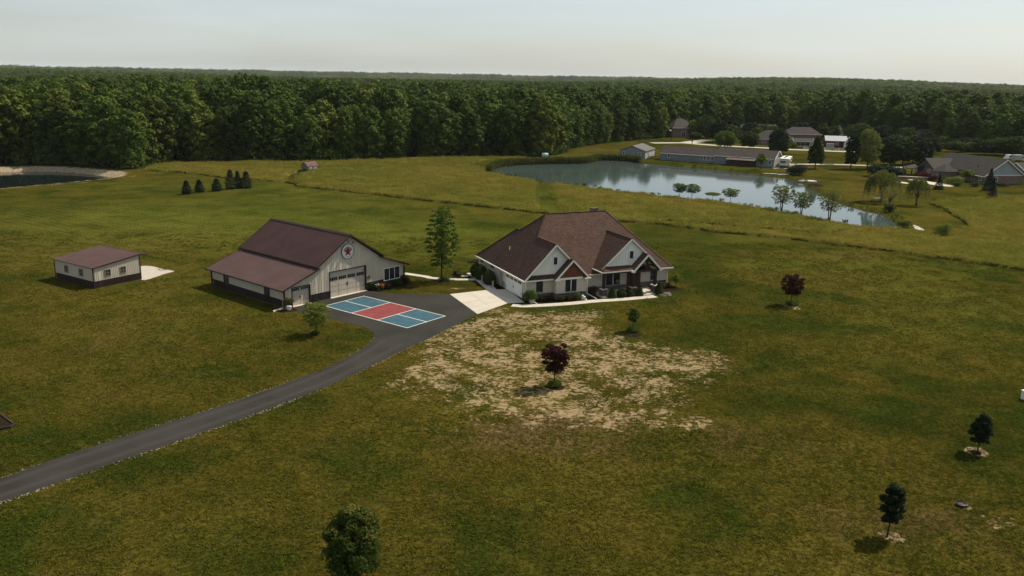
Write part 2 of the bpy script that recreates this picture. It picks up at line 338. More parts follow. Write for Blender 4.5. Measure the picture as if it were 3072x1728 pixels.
# thin, worn turf in front of the house and in a few other spots
soil = np.clip(sum(a * blob(g(x, y), rx, ry, ro) for (x, y, rx, ry, a, ro) in (
    (1500,985,8,7,.62,.4), (1430,1060,10,6,.5,.5), (1660,985,9,6,.55,.3), (1620,1080,9,7,.5,0), (1630,1165,4.5,2.6,.75,0), (1850,1075,11,5,.55,.2), (1960,1120,9,4,.45,0), (1560,1215,9,3.0,.55,0), (1800,1245,8,2.4,.55,0), (1950,1270,5,1.6,.55,0), (1790,1150,9,4,.46,0), (1900,1195,9,3.2,.42,0), (1700,1040,9,4,.4,0), (1330,1130,7,4,.42,.3), (2080,1080,8,4,.36,0),
    (1700,945,7,2.5,.62,.4), (1440,1280,8,1.6,.5,0), (1385,1140,6,3,.5,.4), (1470,930,4,1.5,.5,.4), (1740,1175,2,.9,.7,0), (1365,868,2.0,1.4,.62,0), (1400,862,1.5,1.0,.5,0),
    (2450,755,8,3,.38,0), (2530,860,4,1.2,.42,0), (2900,1570,4,2.2,.42,.3), (2950,1480,2,1,.4,0), (3000,1560,1.6,1.2,.5,0), (1740,1660,1.6,.7,.42,0), (600,985,.9,3.2,.36,-.9), (330,1110,1,6,.3,-.9), (680,505,22,2.5,.0,0),
    (3050,930,5,3,.36,0), (2100,1290,8,2.2,.34,0), (1250,1330,10,2,.26,0), (420,1240,4,1,.3,0), (1790,1690,1.5,.5,.3,0))), 0, 1)
soil -= .5 * np.exp(-(pdist([tuple(g(1520,1010)[:2]), tuple(g(1660,1050)[:2])], GX, GY, False) / 2.2) ** 2) + .55 * np.exp(-(pdist([tuple(g(1690,1090)[:2]), tuple(g(1790,1155)[:2]), tuple(g(1990,1275)[:2])], GX, GY, False) / .8) ** 2)
soil = np.clip(soil, 0, 1)
pk = np.exp(-(pdist([tuple(g(490,1075)[:2]), tuple(g(560,1022)[:2]), tuple(g(720,935)[:2])], GX, GY, False) / .45) ** 2) * .5
pk += np.exp(-(pdist([tuple(c7(160,505)[:2]), tuple(c7(420,390)[:2]), tuple(c7(760,270)[:2]), tuple(c7(1090,95)[:2])], GX, GY, False) / .5) ** 2) * .42
pk += np.exp(-(pdist([tuple(cl(800,468)[:2]), tuple(cl(1200,440)[:2]), tuple(cl(1640,408)[:2])], GX, GY, False) / 1.2) ** 2) * .75 + np.exp(-(pdist([tuple(cl(2230,335)[:2]), tuple(cl(2470,293)[:2])], GX, GY, False) / 1.3) ** 2) * .75
pk += np.exp(-(pdist([tuple(cs(160,880)[:2]), tuple(cs(330,850)[:2])], GX, GY, False) / .8) ** 2) * .8
soil = np.clip(np.minimum(soil, .74) + pk, 0, 1)
lush_backlit = np.clip(sum(a * blob(g(x, y), rx, ry, ro) for (x, y, rx, ry, a, ro) in (  # greener grass patches; far lawn also painted lighter to imitate backlit sheen
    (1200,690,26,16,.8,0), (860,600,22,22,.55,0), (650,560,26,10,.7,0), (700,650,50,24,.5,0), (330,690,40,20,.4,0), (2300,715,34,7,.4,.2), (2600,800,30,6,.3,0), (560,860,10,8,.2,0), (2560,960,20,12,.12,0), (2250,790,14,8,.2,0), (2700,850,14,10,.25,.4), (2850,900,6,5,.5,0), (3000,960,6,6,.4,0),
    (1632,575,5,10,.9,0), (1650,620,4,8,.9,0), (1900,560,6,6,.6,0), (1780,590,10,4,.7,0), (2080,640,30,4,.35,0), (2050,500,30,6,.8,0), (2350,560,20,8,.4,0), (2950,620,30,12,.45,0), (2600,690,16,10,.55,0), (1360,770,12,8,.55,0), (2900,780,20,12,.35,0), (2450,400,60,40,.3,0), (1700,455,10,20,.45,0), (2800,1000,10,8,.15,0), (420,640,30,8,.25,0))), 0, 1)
dry = np.clip(sum(a * blob(g(x, y), rx, ry, ro) for (x, y, rx, ry, a, ro) in (
    (1700,1300,16,4,.9,0), (2000,1320,12,4,.8,0), (1640,1080,18,10,.45,0), (2900,1530,10,6,.6,.3), (2700,1500,8,5,.35,0), (300,1050,18,14,.35,0), (700,1100,12,10,.3,0), (2350,830,16,6,.35,0), (2500,770,12,4,.7,0), (1250,1650,10,5,.3,0), (1750,440,6,16,.9,0), (1810,450,8,8,.7,0), (2600,580,18,10,.7,0), (250,740,30,14,.35,0), (2700,1640,9,4,.35,0), (820,1360,8,4,.3,0))), 0, 1)
rock = ((SL > -.35) & (SL < 3.4)).astype(float) * 1.0
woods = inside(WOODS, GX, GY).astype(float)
mow = np.clip(blob(g(250,720), 34, 26) * 1.3 + blob(g(420,650), 30, 20) + blob(g(2870,650), 24, 10) + .35 * blob(g(500,1150), 40, 30), 0, 1)
for k, A in (('soil', soil), ('lush_backlit', lush_backlit), ('dry', dry), ('rock', rock), ('woods', woods), ('mow', mow), ('sea', np.clip(SD + .3, 0, 1))): attr(k, A)
def at_node(t, n): a = nd(t, 'ShaderNodeAttribute'); a.attribute_name = n; return a.outputs['Fac']
m, t, bs, out = newmat('lawn_turf')
P = coords(t, 'World'); PX = coords(t, 'World', (1, 1, 1), (0, 0, .5))
na_ = noise(t, P, .028, 4); nb_ = noise(t, P, .13, 5, .6, .4); n2 = noise(t, P, .28, 5, .6); nc_ = noise(t, P, .5, 6, .66); n3 = noise(t, P, 3.2, 5, .7); n4 = noise(t, P, 13, 3, .7); n6 = noise(t, coords(t, 'World', (.7, 1, 1)), 5.5, 4, .72)
f = mth(t, 'ADD', mth(t, 'MULTIPLY', na_, .4), mth(t, 'MULTIPLY', nb_, .6)); f = mth(t, 'ADD', f, mth(t, 'MULTIPLY', at_node(t, 'dry'), .20))
c = mixc(t, ramp(t, f, .40, .58), (.0240, .0320, .0042), (.0580, .0465, .0072))
c = mixc(t, ramp(t, f, .58, .80), c, (.076, .051, .020))
lu = mth(t, 'MULTIPLY', at_node(t, 'lush_backlit'), ramp(t, nb_, .3, .6, .35, 1.0)); c = mixc(t, mth(t, 'MULTIPLY', lu, .8), c, (.066, .078, .0110))
c = mixc(t, ramp(t, nc_, .52, .68, 0, .4), c, (.054, .047, .0095)); c = mixc(t, ramp(t, nc_, .50, .36, 0, .35), c, (.0170, .0220, .0036))
wv = nd(t, 'ShaderNodeTexWave', Scale=.19, Distortion=1.6, Detail=2.0); wv.bands_direction = 'Y'; t.links.new(coords(t, 'World', (1, 1, 1), (0, 0, .62)), wv.inputs['Vector'])
c = mixc(t, mth(t, 'MULTIPLY', mth(t, 'MULTIPLY', wv.outputs['Fac'], at_node(t, 'mow')), .24), c, (.105, .090, .018))
nq = noise(t, coords(t, 'World', (.7, 1, 1), (0, 0, .4)), .22, 5, .6, .8)
k1 = mth(t, 'MULTIPLY', ramp(t, n3, .36, .64, .50, 1.40), ramp(t, n4, .32, .68, .6, 1.4, False)); k1 = mth(t, 'MULTIPLY', k1, ramp(t, nq, .34, .66, .88, 1.12)); k1 = mth(t, 'MULTIPLY', k1, ramp(t, na_, .35, .65, .88, 1.14))
mm = nd(t, 'ShaderNodeVectorMath', operation='SCALE'); t.links.new(c, mm.inputs[0]); t.links.new(k1, mm.inputs['Scale']); c = mm.outputs[0]
c = mixc(t, ramp(t, n6, .60, .68, 0, .5), c, (.105, .088, .034))
# bare soil shows where the worn-turf value and the patchy noise together are high
ns = noise(t, coords(t, 'World', (.8, 1.0, 1), (0, 0, .3)), 2.6, 6, .68, .5); ns2 = noise(t, P, .42, 5, .66)
sm = mth(t, 'ADD', mth(t, 'MULTIPLY', at_node(t, 'soil'), .34), mth(t, 'ADD', mth(t, 'MULTIPLY', ns, .62), mth(t, 'MULTIPLY', ns2, .50)))
sm = mth(t, 'MULTIPLY', ramp(t, sm, .775, .865), ramp(t, at_node(t, 'soil'), .08, .2))
sc_ = mixc(t, ramp(t, n3, .3, .7), (.34, .248, .138), (.22, .158, .082)); c = mixc(t, mth(t, 'MULTIPLY', sm, .9), c, sc_)
rk = nd(t, 'ShaderNodeTexVoronoi', Scale=1.6); t.links.new(P, rk.inputs['Vector'])
rc = mixc(t, ramp(t, rk.outputs['Distance'], .1, .55), (.43, .345, .23), (.25, .195, .125)); c = mixc(t, at_node(t, 'rock'), c, rc)
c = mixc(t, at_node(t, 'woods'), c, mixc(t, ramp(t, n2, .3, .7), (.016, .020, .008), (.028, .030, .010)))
c = mixc(t, at_node(t, 'sea'), c, (.05, .045, .022))
t.links.new(c, bs.inputs['Base Color']); bs.inputs['Roughness'].default_value = 1.0; bs.inputs['Specular IOR Level'].default_value = 0.0
hh = mth(t, 'ADD', mth(t, 'MULTIPLY', n4, .5), mth(t, 'MULTIPLY', n3, .9)); bump(t, bs, hh, 1.0, .12)
M['lawn'] = m
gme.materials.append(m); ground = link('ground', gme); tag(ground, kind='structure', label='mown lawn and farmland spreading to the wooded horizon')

# water
def watermat(name, base, wave):
    m, t, bs, out = newmat(name); bs.inputs['Base Color'].default_value = (*base, 1); bs.inputs['Roughness'].default_value = .06; bs.inputs['IOR'].default_value = 1.333; bs.inputs['Specular IOR Level'].default_value = .5
    v = coords(t, 'World', (1, .6, 1)); h = mth(t, 'ADD', mth(t, 'MULTIPLY', noise(t, v, .8, 4), .6), mth(t, 'MULTIPLY', noise(t, v, .12, 3), .8)); bump(t, bs, h, wave, .05)
    return m
def sheet(name, poly, z, mt, th=.0):
    mb = MB(); mb.add([(p[0], p[1], z) for p in poly], [tuple(range(len(poly)))]); o = mb.build(name, mt)
    if o.data.polygons[0].normal.z < 0: o.data.flip_normals()
    return o
def offset_poly(poly, d):
    out = []; n = len(poly); A = sum(poly[i][0] * poly[(i + 1) % n][1] - poly[(i + 1) % n][0] * poly[i][1] for i in range(n)); sg = 1 if A > 0 else -1
    for i in range(n):
        a, b, c = poly[i - 1], poly[i], poly[(i + 1) % n]; tx, ty = c[0] - a[0], c[1] - a[1]; L = math.hypot(tx, ty) + 1e-9
        out.append((b[0] + sg * ty / L * d, b[1] - sg * tx / L * d))
    return out
o = sheet('large_pond_water', offset_poly(POND, .8), -.30, watermat('pond_water', (.045, .064, .058), .2)); tag(o, kind='structure', label='large pond mirroring the pale sky beyond the meadow')
o = sheet('lined_pond_water', offset_poly(LPOND, .5), -1.2, watermat('dark_pond_water', (.008, .012, .012), .05)); tag(o, kind='structure', label='dark water of the stone lined pond by the wood')

# uncut meadow: knee-high grass as a raised ragged sheet
mx0, mx1 = min(p[0] for p in MEADOW), max(p[0] for p in MEADOW); my0, my1 = min(p[1] for p in MEADOW), max(p[1] for p in MEADOW)
ax = np.arange(mx0 - 2, min(mx1, 215) + 2, .7); ay = np.arange(my0 - 2, my1 + 2, .7); AX, AY = np.meshgrid(ax, ay)
jx = (NR.random(AX.shape) - .5) * .45; jy = (NR.random(AX.shape) - .5) * .45; AX = AX + jx; AY = AY + jy
sdm = sdist(MEADOW, AX, AY) + (vnoise(AX, AY, 1.6, 9) - .5) * .7
for ln, wd in CUTS: sdm = np.minimum(sdm, pdist([tuple(p[:2]) for p in ln], AX, AY, False) - wd / 2)
sdm = np.minimum(sdm, -sdist(POND, AX, AY) - .6)
AZ = np.where(sdm > 0, np.clip(sdm / .55, 0, 1) * (.34 + .22 * vnoise(AX, AY, 5, 12) + .2 * NR.random(AX.shape)), -.4)
keep = sdm > -1.2
ny2, nx2 = AX.shape; id2 = np.arange(ny2 * nx2).reshape(ny2, nx2)
Q2 = np.stack([id2[:-1, :-1], id2[:-1, 1:], id2[1:, 1:], id2[1:, :-1]], -1).reshape(-1, 4); kq = keep.reshape(-1)[Q2].any(1); Q2 = Q2[kq]
us = np.unique(Q2); rm = np.full(ny2 * nx2, -1); rm[us] = np.arange(len(us))
mme = npmesh('meadow_grass', np.stack([AX, AY, AZ], -1).reshape(-1, 3)[us], rm[Q2])
m, t, bs, out = newmat('meadow_grass')
P = coords(t, 'World'); n1 = noise(t, P, .03, 4); n2 = noise(t, P, .2, 5, .6); n3 = noise(t, P, 1.3, 5, .7); n4 = noise(t, P, 5, 4, .7)
f = mth(t, 'ADD', mth(t, 'MULTIPLY', n1, .5), mth(t, 'MULTIPLY', n2, .5))
def field_colour(t, f, n2, n3, n4):
    c = mixc(t, ramp(t, f, .36, .62), (.064, .066, .0100), (.098, .078, .0155)); c = mixc(t, ramp(t, n2, .56, .72, 0, .75), c, (.038, .047, .007)); c = mixc(t, ramp(t, n3, .55, .72, 0, .6), c, (.135, .108, .034)); c = mixc(t, ramp(t, n4, .55, .70, 0, .65), c, (.030, .031, .005))
    return c
c = field_colour(t, f, n2, n3, n4)
t.links.new(c, bs.inputs['Base Color']); bs.inputs['Roughness'].default_value = 1.0; bs.inputs['Specular IOR Level'].default_value = 0.0; bump(t, bs, mth(t, 'ADD', n4, n3), .7, .12)
M['meadow'] = m; mme.materials.append(m); o = link('meadow_grass', mme); tag(o, 'tall uncut golden green field grass between lawn and wood', 'grass', kind='stuff')

# the cut edge of the tall grass stands up as a ragged little wall
def edge_wall(pts, hgt, seed, off=0.0):
    L = smooth_line(pts, .22); rg = np.random.default_rng(seed); mb = MB(); prev = None
    for i, p in enumerate(L):
        t_ = (L[min(i + 1, len(L) - 1)] - L[max(i - 1, 0)]).normalized(); nn_ = Vector((-t_.y, t_.x, 0)); q = p + nn_ * (off + rg.normal() * .07); h = hgt * (.6 + .7 * rg.random())
        cur = [(q.x, q.y, -.02), (q.x + nn_.x * .05, q.y + nn_.y * .05, h)]
        if prev: b = len(mb.v); mb.v += prev + cur; mb.f.append((b, b + 2, b + 3, b + 1))
        prev = cur
    return mb
ew = edge_wall([Vector((p[0], p[1], 0)) for p in MEADOW[:20]], .36, 3, .25)
for (ln, wd), sg_ in zip(CUTS, (0, 0, 1)):
    if sg_: e2 = edge_wall(ln, .36, 5, wd / 2 + .1); b = len(ew.v); ew.v += e2.v; ew.f += [tuple(i + b for i in f_) for f_ in e2.f]
e2 = edge_wall([cr(1430,992), cr(1560,1042), cr(1650,1102), cr(1770,1172), cr(1835,1243)][::-1], .4, 6, 0); b = len(ew.v); ew.v += e2.v; ew.f += [tuple(i + b for i in f_) for f_ in e2.f]
tag(ew.build('meadow_edge', M['meadow']), 'ragged standing edge of the uncut field grass', 'grass', kind='stuff')
# asphalt drive
def drive_mat():
    m, t, bs, out = newmat('asphalt'); v = coords(t, 'World'); uv = t.nodes.new('ShaderNodeTexCoord').outputs['UV']; sp = nd(t, 'ShaderNodeSeparateXYZ'); t.links.new(uv, sp.inputs[0])
    f = noise(t, v, .22, 5, .6); f2 = noise(t, v, 14, 3, .7)
    c = mixc(t, ramp(t, f, .3, .7), (.022, .020, .0165), (.034, .031, .026)); c = mixc(t, ramp(t, f2, .5, .8, 0, .5), c, (.046, .042, .035))
    a = mth(t, 'ABSOLUTE', mth(t, 'SUBTRACT', mth(t, 'ABSOLUTE', mth(t, 'SUBTRACT', sp.outputs[0], .5)), .24)); c = mixc(t, mth(t, 'MULTIPLY', ramp(t, a, .02, .13, 1, 0), .55), c, (.046, .041, .034))
    t.links.new(c, bs.inputs['Base Color']); bs.inputs['Roughness'].default_value = .9; bs.inputs['Specular IOR Level'].default_value = .12; bump(t, bs, f2, .25, .02)
    return m
M['asphalt'] = drive_mat()
lowE = [g(-320,1612), c7(0,1088), c7(250,1005), c7(550,900), c7(1000,745), c7(1400,605), c7(1800,460), c7(2150,325), c7(2400,205), c7(2576,118), c6(210,305), c6(350,235), c6(480,165), c6(590,112)]
upE = [g(-320,1530), c7(0,935), c7(250,845), c7(550,745), c7(1000,600), c7(1400,475), c7(1800,335), c7(2100,220), c7(2280,130), c7(2380,65), c2(1810,1268)]
LO = smooth_line(lowE, .8); UPR = smooth_line(upE, .8)
def resample(L, n):
    d = [0]
    for i in range(1, len(L)): d.append(d[-1] + (L[i] - L[i - 1]).length)
    out = []
    for k in range(n):
        s_ = d[-1] * k / (n - 1); j = max(1, min(len(d) - 1, int(np.searchsorted(d, s_)))); f_ = (s_ - d[j - 1]) / max(1e-6, d[j] - d[j - 1]); out.append(L[j - 1].lerp(L[j], f_))
    return out
i_end = min(range(len(LO)), key=lambda i: (LO[i] - g(1240, 1036)).length)
n_ = 120; A_ = resample(UPR, n_); B_ = resample(LO[:i_end + 1], n_); V = []; Fq = []; UV = []
for i in range(n_):
    for k in range(9): p = A_[i].lerp(B_[i], k / 8); jit = (R.random() - .5) * .09 if k in (0, 8) else 0; V.append((p.x, p.y + jit, .012)); UV.append((k / 8, i / 10))
for i in range(n_ - 1):
    for k in range(8): Fq.append((i * 9 + k, (i + 1) * 9 + k, (i + 1) * 9 + k + 1, i * 9 + k + 1))
me = bpy.data.meshes.new('driveway'); me.from_pydata(V, [], Fq); me.update(); ul = me.uv_layers.new(name='UVMap')
for lp in me.loops: ul.data[lp.index].uv = UV[lp.vertex_index]
me.materials.append(M['asphalt']); drive = link('driveway', me)
if me.polygons[0].normal.z < 0: me.flip_normals()
tag(drive, kind='structure', label='long asphalt drive curving up to the barn and house')
pad = [A_[-1], c2(1808,1225), c2(1770,1190), c2(1700,1160), c2(1600,1133), c2(1500,1110), c2(1400,1082), c2(1250,1050), c2(1120,1022), c2(1040,1012), c2(960,1010), c2(835,1016), c2(940,975), c2(1028,966), c2(1210,928), c2(1392,883), c2(1740,806), c2(1850,825), c2(1950,838), c2(2060,845), c2(2200,848), c2(2350,848), c2(2530,845), c3(560,1002)] + [p for p in LO[::-1] if p.x > B_[-1].x and p.x < -4.5] + [B_[-1]]
o = sheet('parking_apron', [(p.x, p.y) for p in pad], .016, M['asphalt']); tag(o, kind='structure', label='asphalt apron in front of the barn doors')
uvl = o.data.uv_layers.new(name='UVMap')
for l_ in uvl.data: l_.uv = (.5, .5)
# crushed-stone verge along the drive: loose stones, ragged
verge = MB(); M['verge'] = mat('verge_stone', (.30, .265, .20), (.20, .17, .12), 3, .95)
for (L, sgn, dens) in ((LO, -1, 1.0), (UPR, 1, .45)):
    for i in range(len(L) - 1):
        if L[i].x < -75: continue
        tdir = (L[i + 1] - L[i]).normalized(); nrm = Vector((-tdir.y, tdir.x, 0)) * sgn; wob = .5 + .5 * math.sin(i * .37) * math.sin(i * .11 + 1)
        for k in range(int(16 * dens * wob * (1.5 if L[i].x < -18 else .7))):
            p = L[i].lerp(L[i + 1], R.random()) + nrm * (-.03 + R.random() ** 1.6 * .34); s_ = .02 + .045 * R.random(); a = R.random() * 6
            c_, d_ = math.cos(a) * s_, math.sin(a) * s_
            verge.add([(p.x - c_, p.y - d_, 0), (p.x + d_, p.y - c_, 0), (p.x + c_ * 1.3, p.y + d_, 0), (p.x - d_, p.y + c_, 0), (p.x, p.y, s_ * .8)], [(0, 1, 4), (1, 2, 4), (2, 3, 4), (3, 0, 4)])
tag(verge.build('verge_stones', M['verge']), 'pale crushed stone edging the asphalt drive', 'gravel', kind='stuff')

# pickleball court painted on the apron
th = -0.65334; co = Vector((-21.832, 93.836, 0)); cu = Vector((math.cos(th), math.sin(th), 0)); cw = Vector((-math.sin(th), math.cos(th), 0)); ft = .3048
court = E('pickleball_court', co, th, 'painted blue and red pickleball court on the asphalt beside the barn', 'court')
def paintmat(n, c1, c2):
    m, t, bs, out = newmat(n); v = coords(t, 'World'); f = ramp(t, noise(t, v, .9, 5, .65), .3, .72); c = mixc(t, f, c1, c2); c = mixc(t, ramp(t, noise(t, v, 9, 3, .7), .62, .8, 0, .5), c, tuple(x * .6 + .05 for x in c1))
    t.links.new(c, bs.inputs['Base Color']); bs.inputs['Roughness'].default_value = .85; bs.inputs['Specular IOR Level'].default_value = .12; return m
M['court_blue'] = paintmat('court_blue', (.030, .074, .098), (.046, .100, .128)); M['court_red'] = paintmat('court_red', (.165, .033, .034), (.21, .052, .050)); M['court_line'] = paintmat('court_line', (.60, .59, .50), (.52, .52, .45))
for (a, b, c, d, k) in ((0, 15, 0, 10, 'blue'), (0, 15, 10, 20, 'blue'), (15, 29, 0, 20, 'red'), (29, 44, 0, 10, 'blue'), (29, 44, 10, 20, 'blue')):
    MB().add([(a*ft, c*ft, .021), (b*ft, c*ft, .021), (b*ft, d*ft, .021), (a*ft, d*ft, .021)], [(0, 1, 2, 3)]).build('service_zone' if k == 'blue' else 'kitchen_zone', M['court_' + k], court)
lw = .055
for (a, b, c, d) in ((0, 44, 0, 0), (0, 44, 20, 20), (0, 0, 0, 20), (44, 44, 0, 20), (15, 15, 0, 20), (29, 29, 0, 20), (0, 15, 10, 10), (29, 44, 10, 10)):
    x0, x1, y0, y1 = a*ft - lw, b*ft + lw, c*ft - lw, d*ft + lw
    MB().add([(x0, y0, .025 + .0007 * (a == b)), (x1, y0, .025 + .0007 * (a == b)), (x1, y1, .025 + .0007 * (a == b)), (x0, y1, .025 + .0007 * (a == b))], [(0, 1, 2, 3)]).build('court_line', M['court_line'], court)

# concrete drive, walks: poured slabs with open joints
def slabs(name, quads, z, label, m=None):
    o = E(name, (0, 0, 0)); tag(o, label, kind='structure')
    for q in quads:
        cc = sum((Vector((p[0], p[1], 0)) for p in q), Vector()) / len(q)
        pts = [Vector((p[0], p[1], 0)) + (cc - Vector((p[0], p[1], 0))).normalized() * .02 for p in q]
        MB().prism([(p.x, p.y, -.05) for p in pts], (0, 0, .05 + z)).build('slab', m or M['concrete'], o)
    return o
cA, cB, cC, cD = c3(320,828), c3(655,790), c3(822,910), c3(563,1003)     # outer apron corners
gA, gB = c4(672,1090), c4(905,1260)                                        # at the garage door
def quad_split(a, b, c, d, nu, nv):
    out = []
    for i in range(nu):
        for j in range(nv):
            f = lambda u, v: a.lerp(b, u).lerp(d.lerp(c, u), v)
            out.append([f(i/nu, j/nv), f((i+1)/nu, j/nv), f((i+1)/nu, (j+1)/nv), f(i/nu, (j+1)/nv)])
    return out
slabs('concrete_driveway', quad_split(cA, cB, cC, cD, 2, 2) + quad_split(cB, gA + Vector((.25, .1, 0)), c3(975,900), cC, 2, 2), .03, 'pale concrete slabs in front of the garage door')
def walk(name, pts, wd, label, n, z=.03):
    L = resample(smooth_line(pts, .3), n + 1); q = []
    for i in range(n):
        t0 = (L[min(i + 1, n)] - L[max(i - 1, 0)]).normalized(); t1 = (L[min(i + 2, n)] - L[i]).normalized(); a = Vector((-t0.y, t0.x, 0)) * wd / 2; b = Vector((-t1.y, t1.x, 0)) * wd / 2
        q.append([L[i] - a, L[i + 1] - b, L[i + 1] + b, L[i] + a])
    return slabs(name, q, z, label)
walk('side_walk', [c3(690,790), c3(640,745), c3(575,690), c3(525,655), c3(505,640)], 1.35, 'concrete walk along the left wall of the brick house', 8)
walk('barn_walk', [c2(2095,645), c2(2200,660), c2(2330,680), c3(120,681), c3(250,692), c3(400,699), c3(545,698)], 1.0, 'narrow concrete walk joining barn and house', 14)
walk('front_walk', [c3(865,925), c3(960,932), c3(1150,925), c3(1400,908), c3(1600,888), c3(1850,872), c3(2125,846)], 1.25, 'concrete walk along the front flower beds of the house', 15)
# mulch beds and the gravel pad behind the small shed
def bed(name, pts, m, label, z=.035, kind='structure'):
    L = smooth_line(pts, .35, True); o = sheet(name, [(p.x + (R.random() - .5) * .07, p.y + (R.random() - .5) * .07) for p in L], z, m); tag(o, label, kind=kind); return o
# ================================================================ buildings
X3, Y3, Z3 = Vector((1, 0, 0)), Vector((0, 1, 0)), Vector((0, 0, 1))
def window(parent, o, a, n, u0, u1, z0, z1, nx=1, ny=2, fm=None, gm=None, fw=.07, dep=.05, sill=False, name='window'):
    fm = fm or M['white']; gm = gm or M['glass']; mb = MB()
    mb.obox(o, a, n, u0 - fw, u0, -.02, dep, z0 - fw, z1 + fw); mb.obox(o, a, n, u1, u1 + fw, -.02, dep, z0 - fw, z1 + fw)
    mb.obox(o, a, n, u0, u1, -.02, dep, z0 - fw, z0); mb.obox(o, a, n, u0, u1, -.02, dep, z1, z1 + fw)
    for i in range(1, nx): u = u0 + (u1 - u0) * i / nx; mb.obox(o, a, n, u - .03, u + .03, -.02, dep - .01, z0, z1)
    for j in range(1, ny): z = z0 + (z1 - z0) * j / ny; mb.obox(o, a, n, u0, u1, -.02, dep - .018, z - .018, z + .018)
    w_ = mb.build(name, fm, parent)
    for i in range(nx):
        for j in range(ny):
            MB().obox(o, a, n, u0 + (u1 - u0) * i / nx + .006, u0 + (u1 - u0) * (i + 1) / nx - .006, -.015, .012, z0 + (z1 - z0) * j / ny + .006, z0 + (z1 - z0) * (j + 1) / ny - .006).build('pane', gm, w_)
    if sill: MB().obox(o, a, n, u0 - fw - .05, u1 + fw + .05, 0, dep + .06, z0 - fw - .06, z0 - fw - .003).build('sill', fm, w_)
    return w_
def sectional_door(parent, o, a, n, u0, u1, z0, z1, m, wins, rows, cols, name='garage_door', hinge=True, jamb=None, rec=.21):
    d = MB().obox(o, a, n, u0, u1, -rec - .04, -rec, z0, z1).build(name, m, parent); hz = (z1 - z0) / rows; wd = (u1 - u0) / cols
    for j in range(rows):
        for i in range(cols):
            if j == wins: continue
            MB().obox(o, a, n, u0 + wd * i + .05, u0 + wd * (i + 1) - .05, -rec, -rec + .025, z0 + hz * j + .05, z0 + hz * (j + 1) - .05).build('panel', m, d)
    if wins is not None:
        for i in range(cols):
            a0, a1, b0, b1 = u0 + wd * i + .12, u0 + wd * (i + 1) - .12, z0 + hz * wins + .1, z0 + hz * (wins + 1) - .1
            MB().obox(o, a, n, a0, a1, -rec, -rec + .02, b0, b1).build('window', M['glass'], d)
            f_ = MB()
            for q in range(1, 4): x = a0 + (a1 - a0) * q / 4; f_.obox(o, a, n, x - .012, x + .012, -rec, -rec + .03, b0, b1)
            f_.obox(o, a, n, a0 - .03, a1 + .03, -rec, -rec + .03, b1, b1 + .04); f_.obox(o, a, n, a0 - .03, a1 + .03, -rec, -rec + .03, b0 - .04, b0); f_.build('muntin', m, d)
    if hinge:
        for (uu, sg) in ((u0 + .04, 1), (u1 - .04, -1)):
            for zz in (z0 + (z1 - z0) * .22, z0 + (z1 - z0) * .84): MB().obox(o, a, n, min(uu, uu + sg * .32), max(uu, uu + sg * .32), -rec, -rec + .035, zz - .025, zz + .025).build('hinge', M['black'], d)
        mid = (u0 + u1) / 2
        for s_ in (-.07, .07): MB().obox(o, a, n, mid + s_ - .02, mid + s_ + .02, -rec, -rec + .06, z0 + (z1 - z0) * .36, z0 + (z1 - z0) * .48).build('handle', M['black'], d)
    return d
def ribbed_panel(parent, o, a, n, u0, u1, zb, ztop, m, pitch=.23, name='siding_panel', phase=0.0):
    mb = MB(); us = [u0 + .004, u1 - .004]; o, a, n = Vector(o), Vector(a), Vector(n)
    top = [o + a * us[0] + Z3 * ztop(us[0]), o + a * us[1] + Z3 * ztop(us[1])]; bot = [o + a * us[0] + Z3 * zb, o + a * us[1] + Z3 * zb]
    if top[0].z - zb < .03 and top[1].z - zb < .03: return
    mb.prism([bot[0], bot[1], top[1], top[0]], n * .02)
    k = math.ceil((u0 - phase) / pitch)
    while phase + k * pitch < u1 - .03:
        u = phase + k * pitch; k += 1
        if u < u0 + .02: continue
        zt = ztop(u)
        if zt - zb > .05: mb.obox(o, a, n, u - .028, u + .028, .02, .052, zb, zt)
    mb.build(name, m, parent)
def roof_panels(parent, e0, e1, r0, r1, m, wd=.92, th=.07, rib=.23, name='roof_panel'):
    # e0-e1 eave edge, r0-r1 upper edge: split into ribbed sheets side by side
    e0, e1, r0, r1 = (Vector(v) for v in (e0, e1, r0, r1)); L = (e1 - e0).length; n_ = max(1, round(L / wd)); nn = (e1 - e0).cross(r0 - e0).normalized()
    if nn.z < 0: nn = -nn
    for i in range(n_):
        a, b = i / n_ + .0005, (i + 1) / n_ - .0005; mb = MB(); mb.slab([e0.lerp(e1, a), e0.lerp(e1, b), r0.lerp(r1, b), r0.lerp(r1, a)], th)
        for q in range(4):
            f = a + (b - a) * (q + .15) / 4; p, s_ = e0.lerp(e1, f), r0.lerp(r1, f); t_ = (e1 - e0).normalized() * .022
            mb.prism([p - t_, p + t_, s_ + t_, s_ - t_], nn * .022)
        mb.build(name, m, parent)
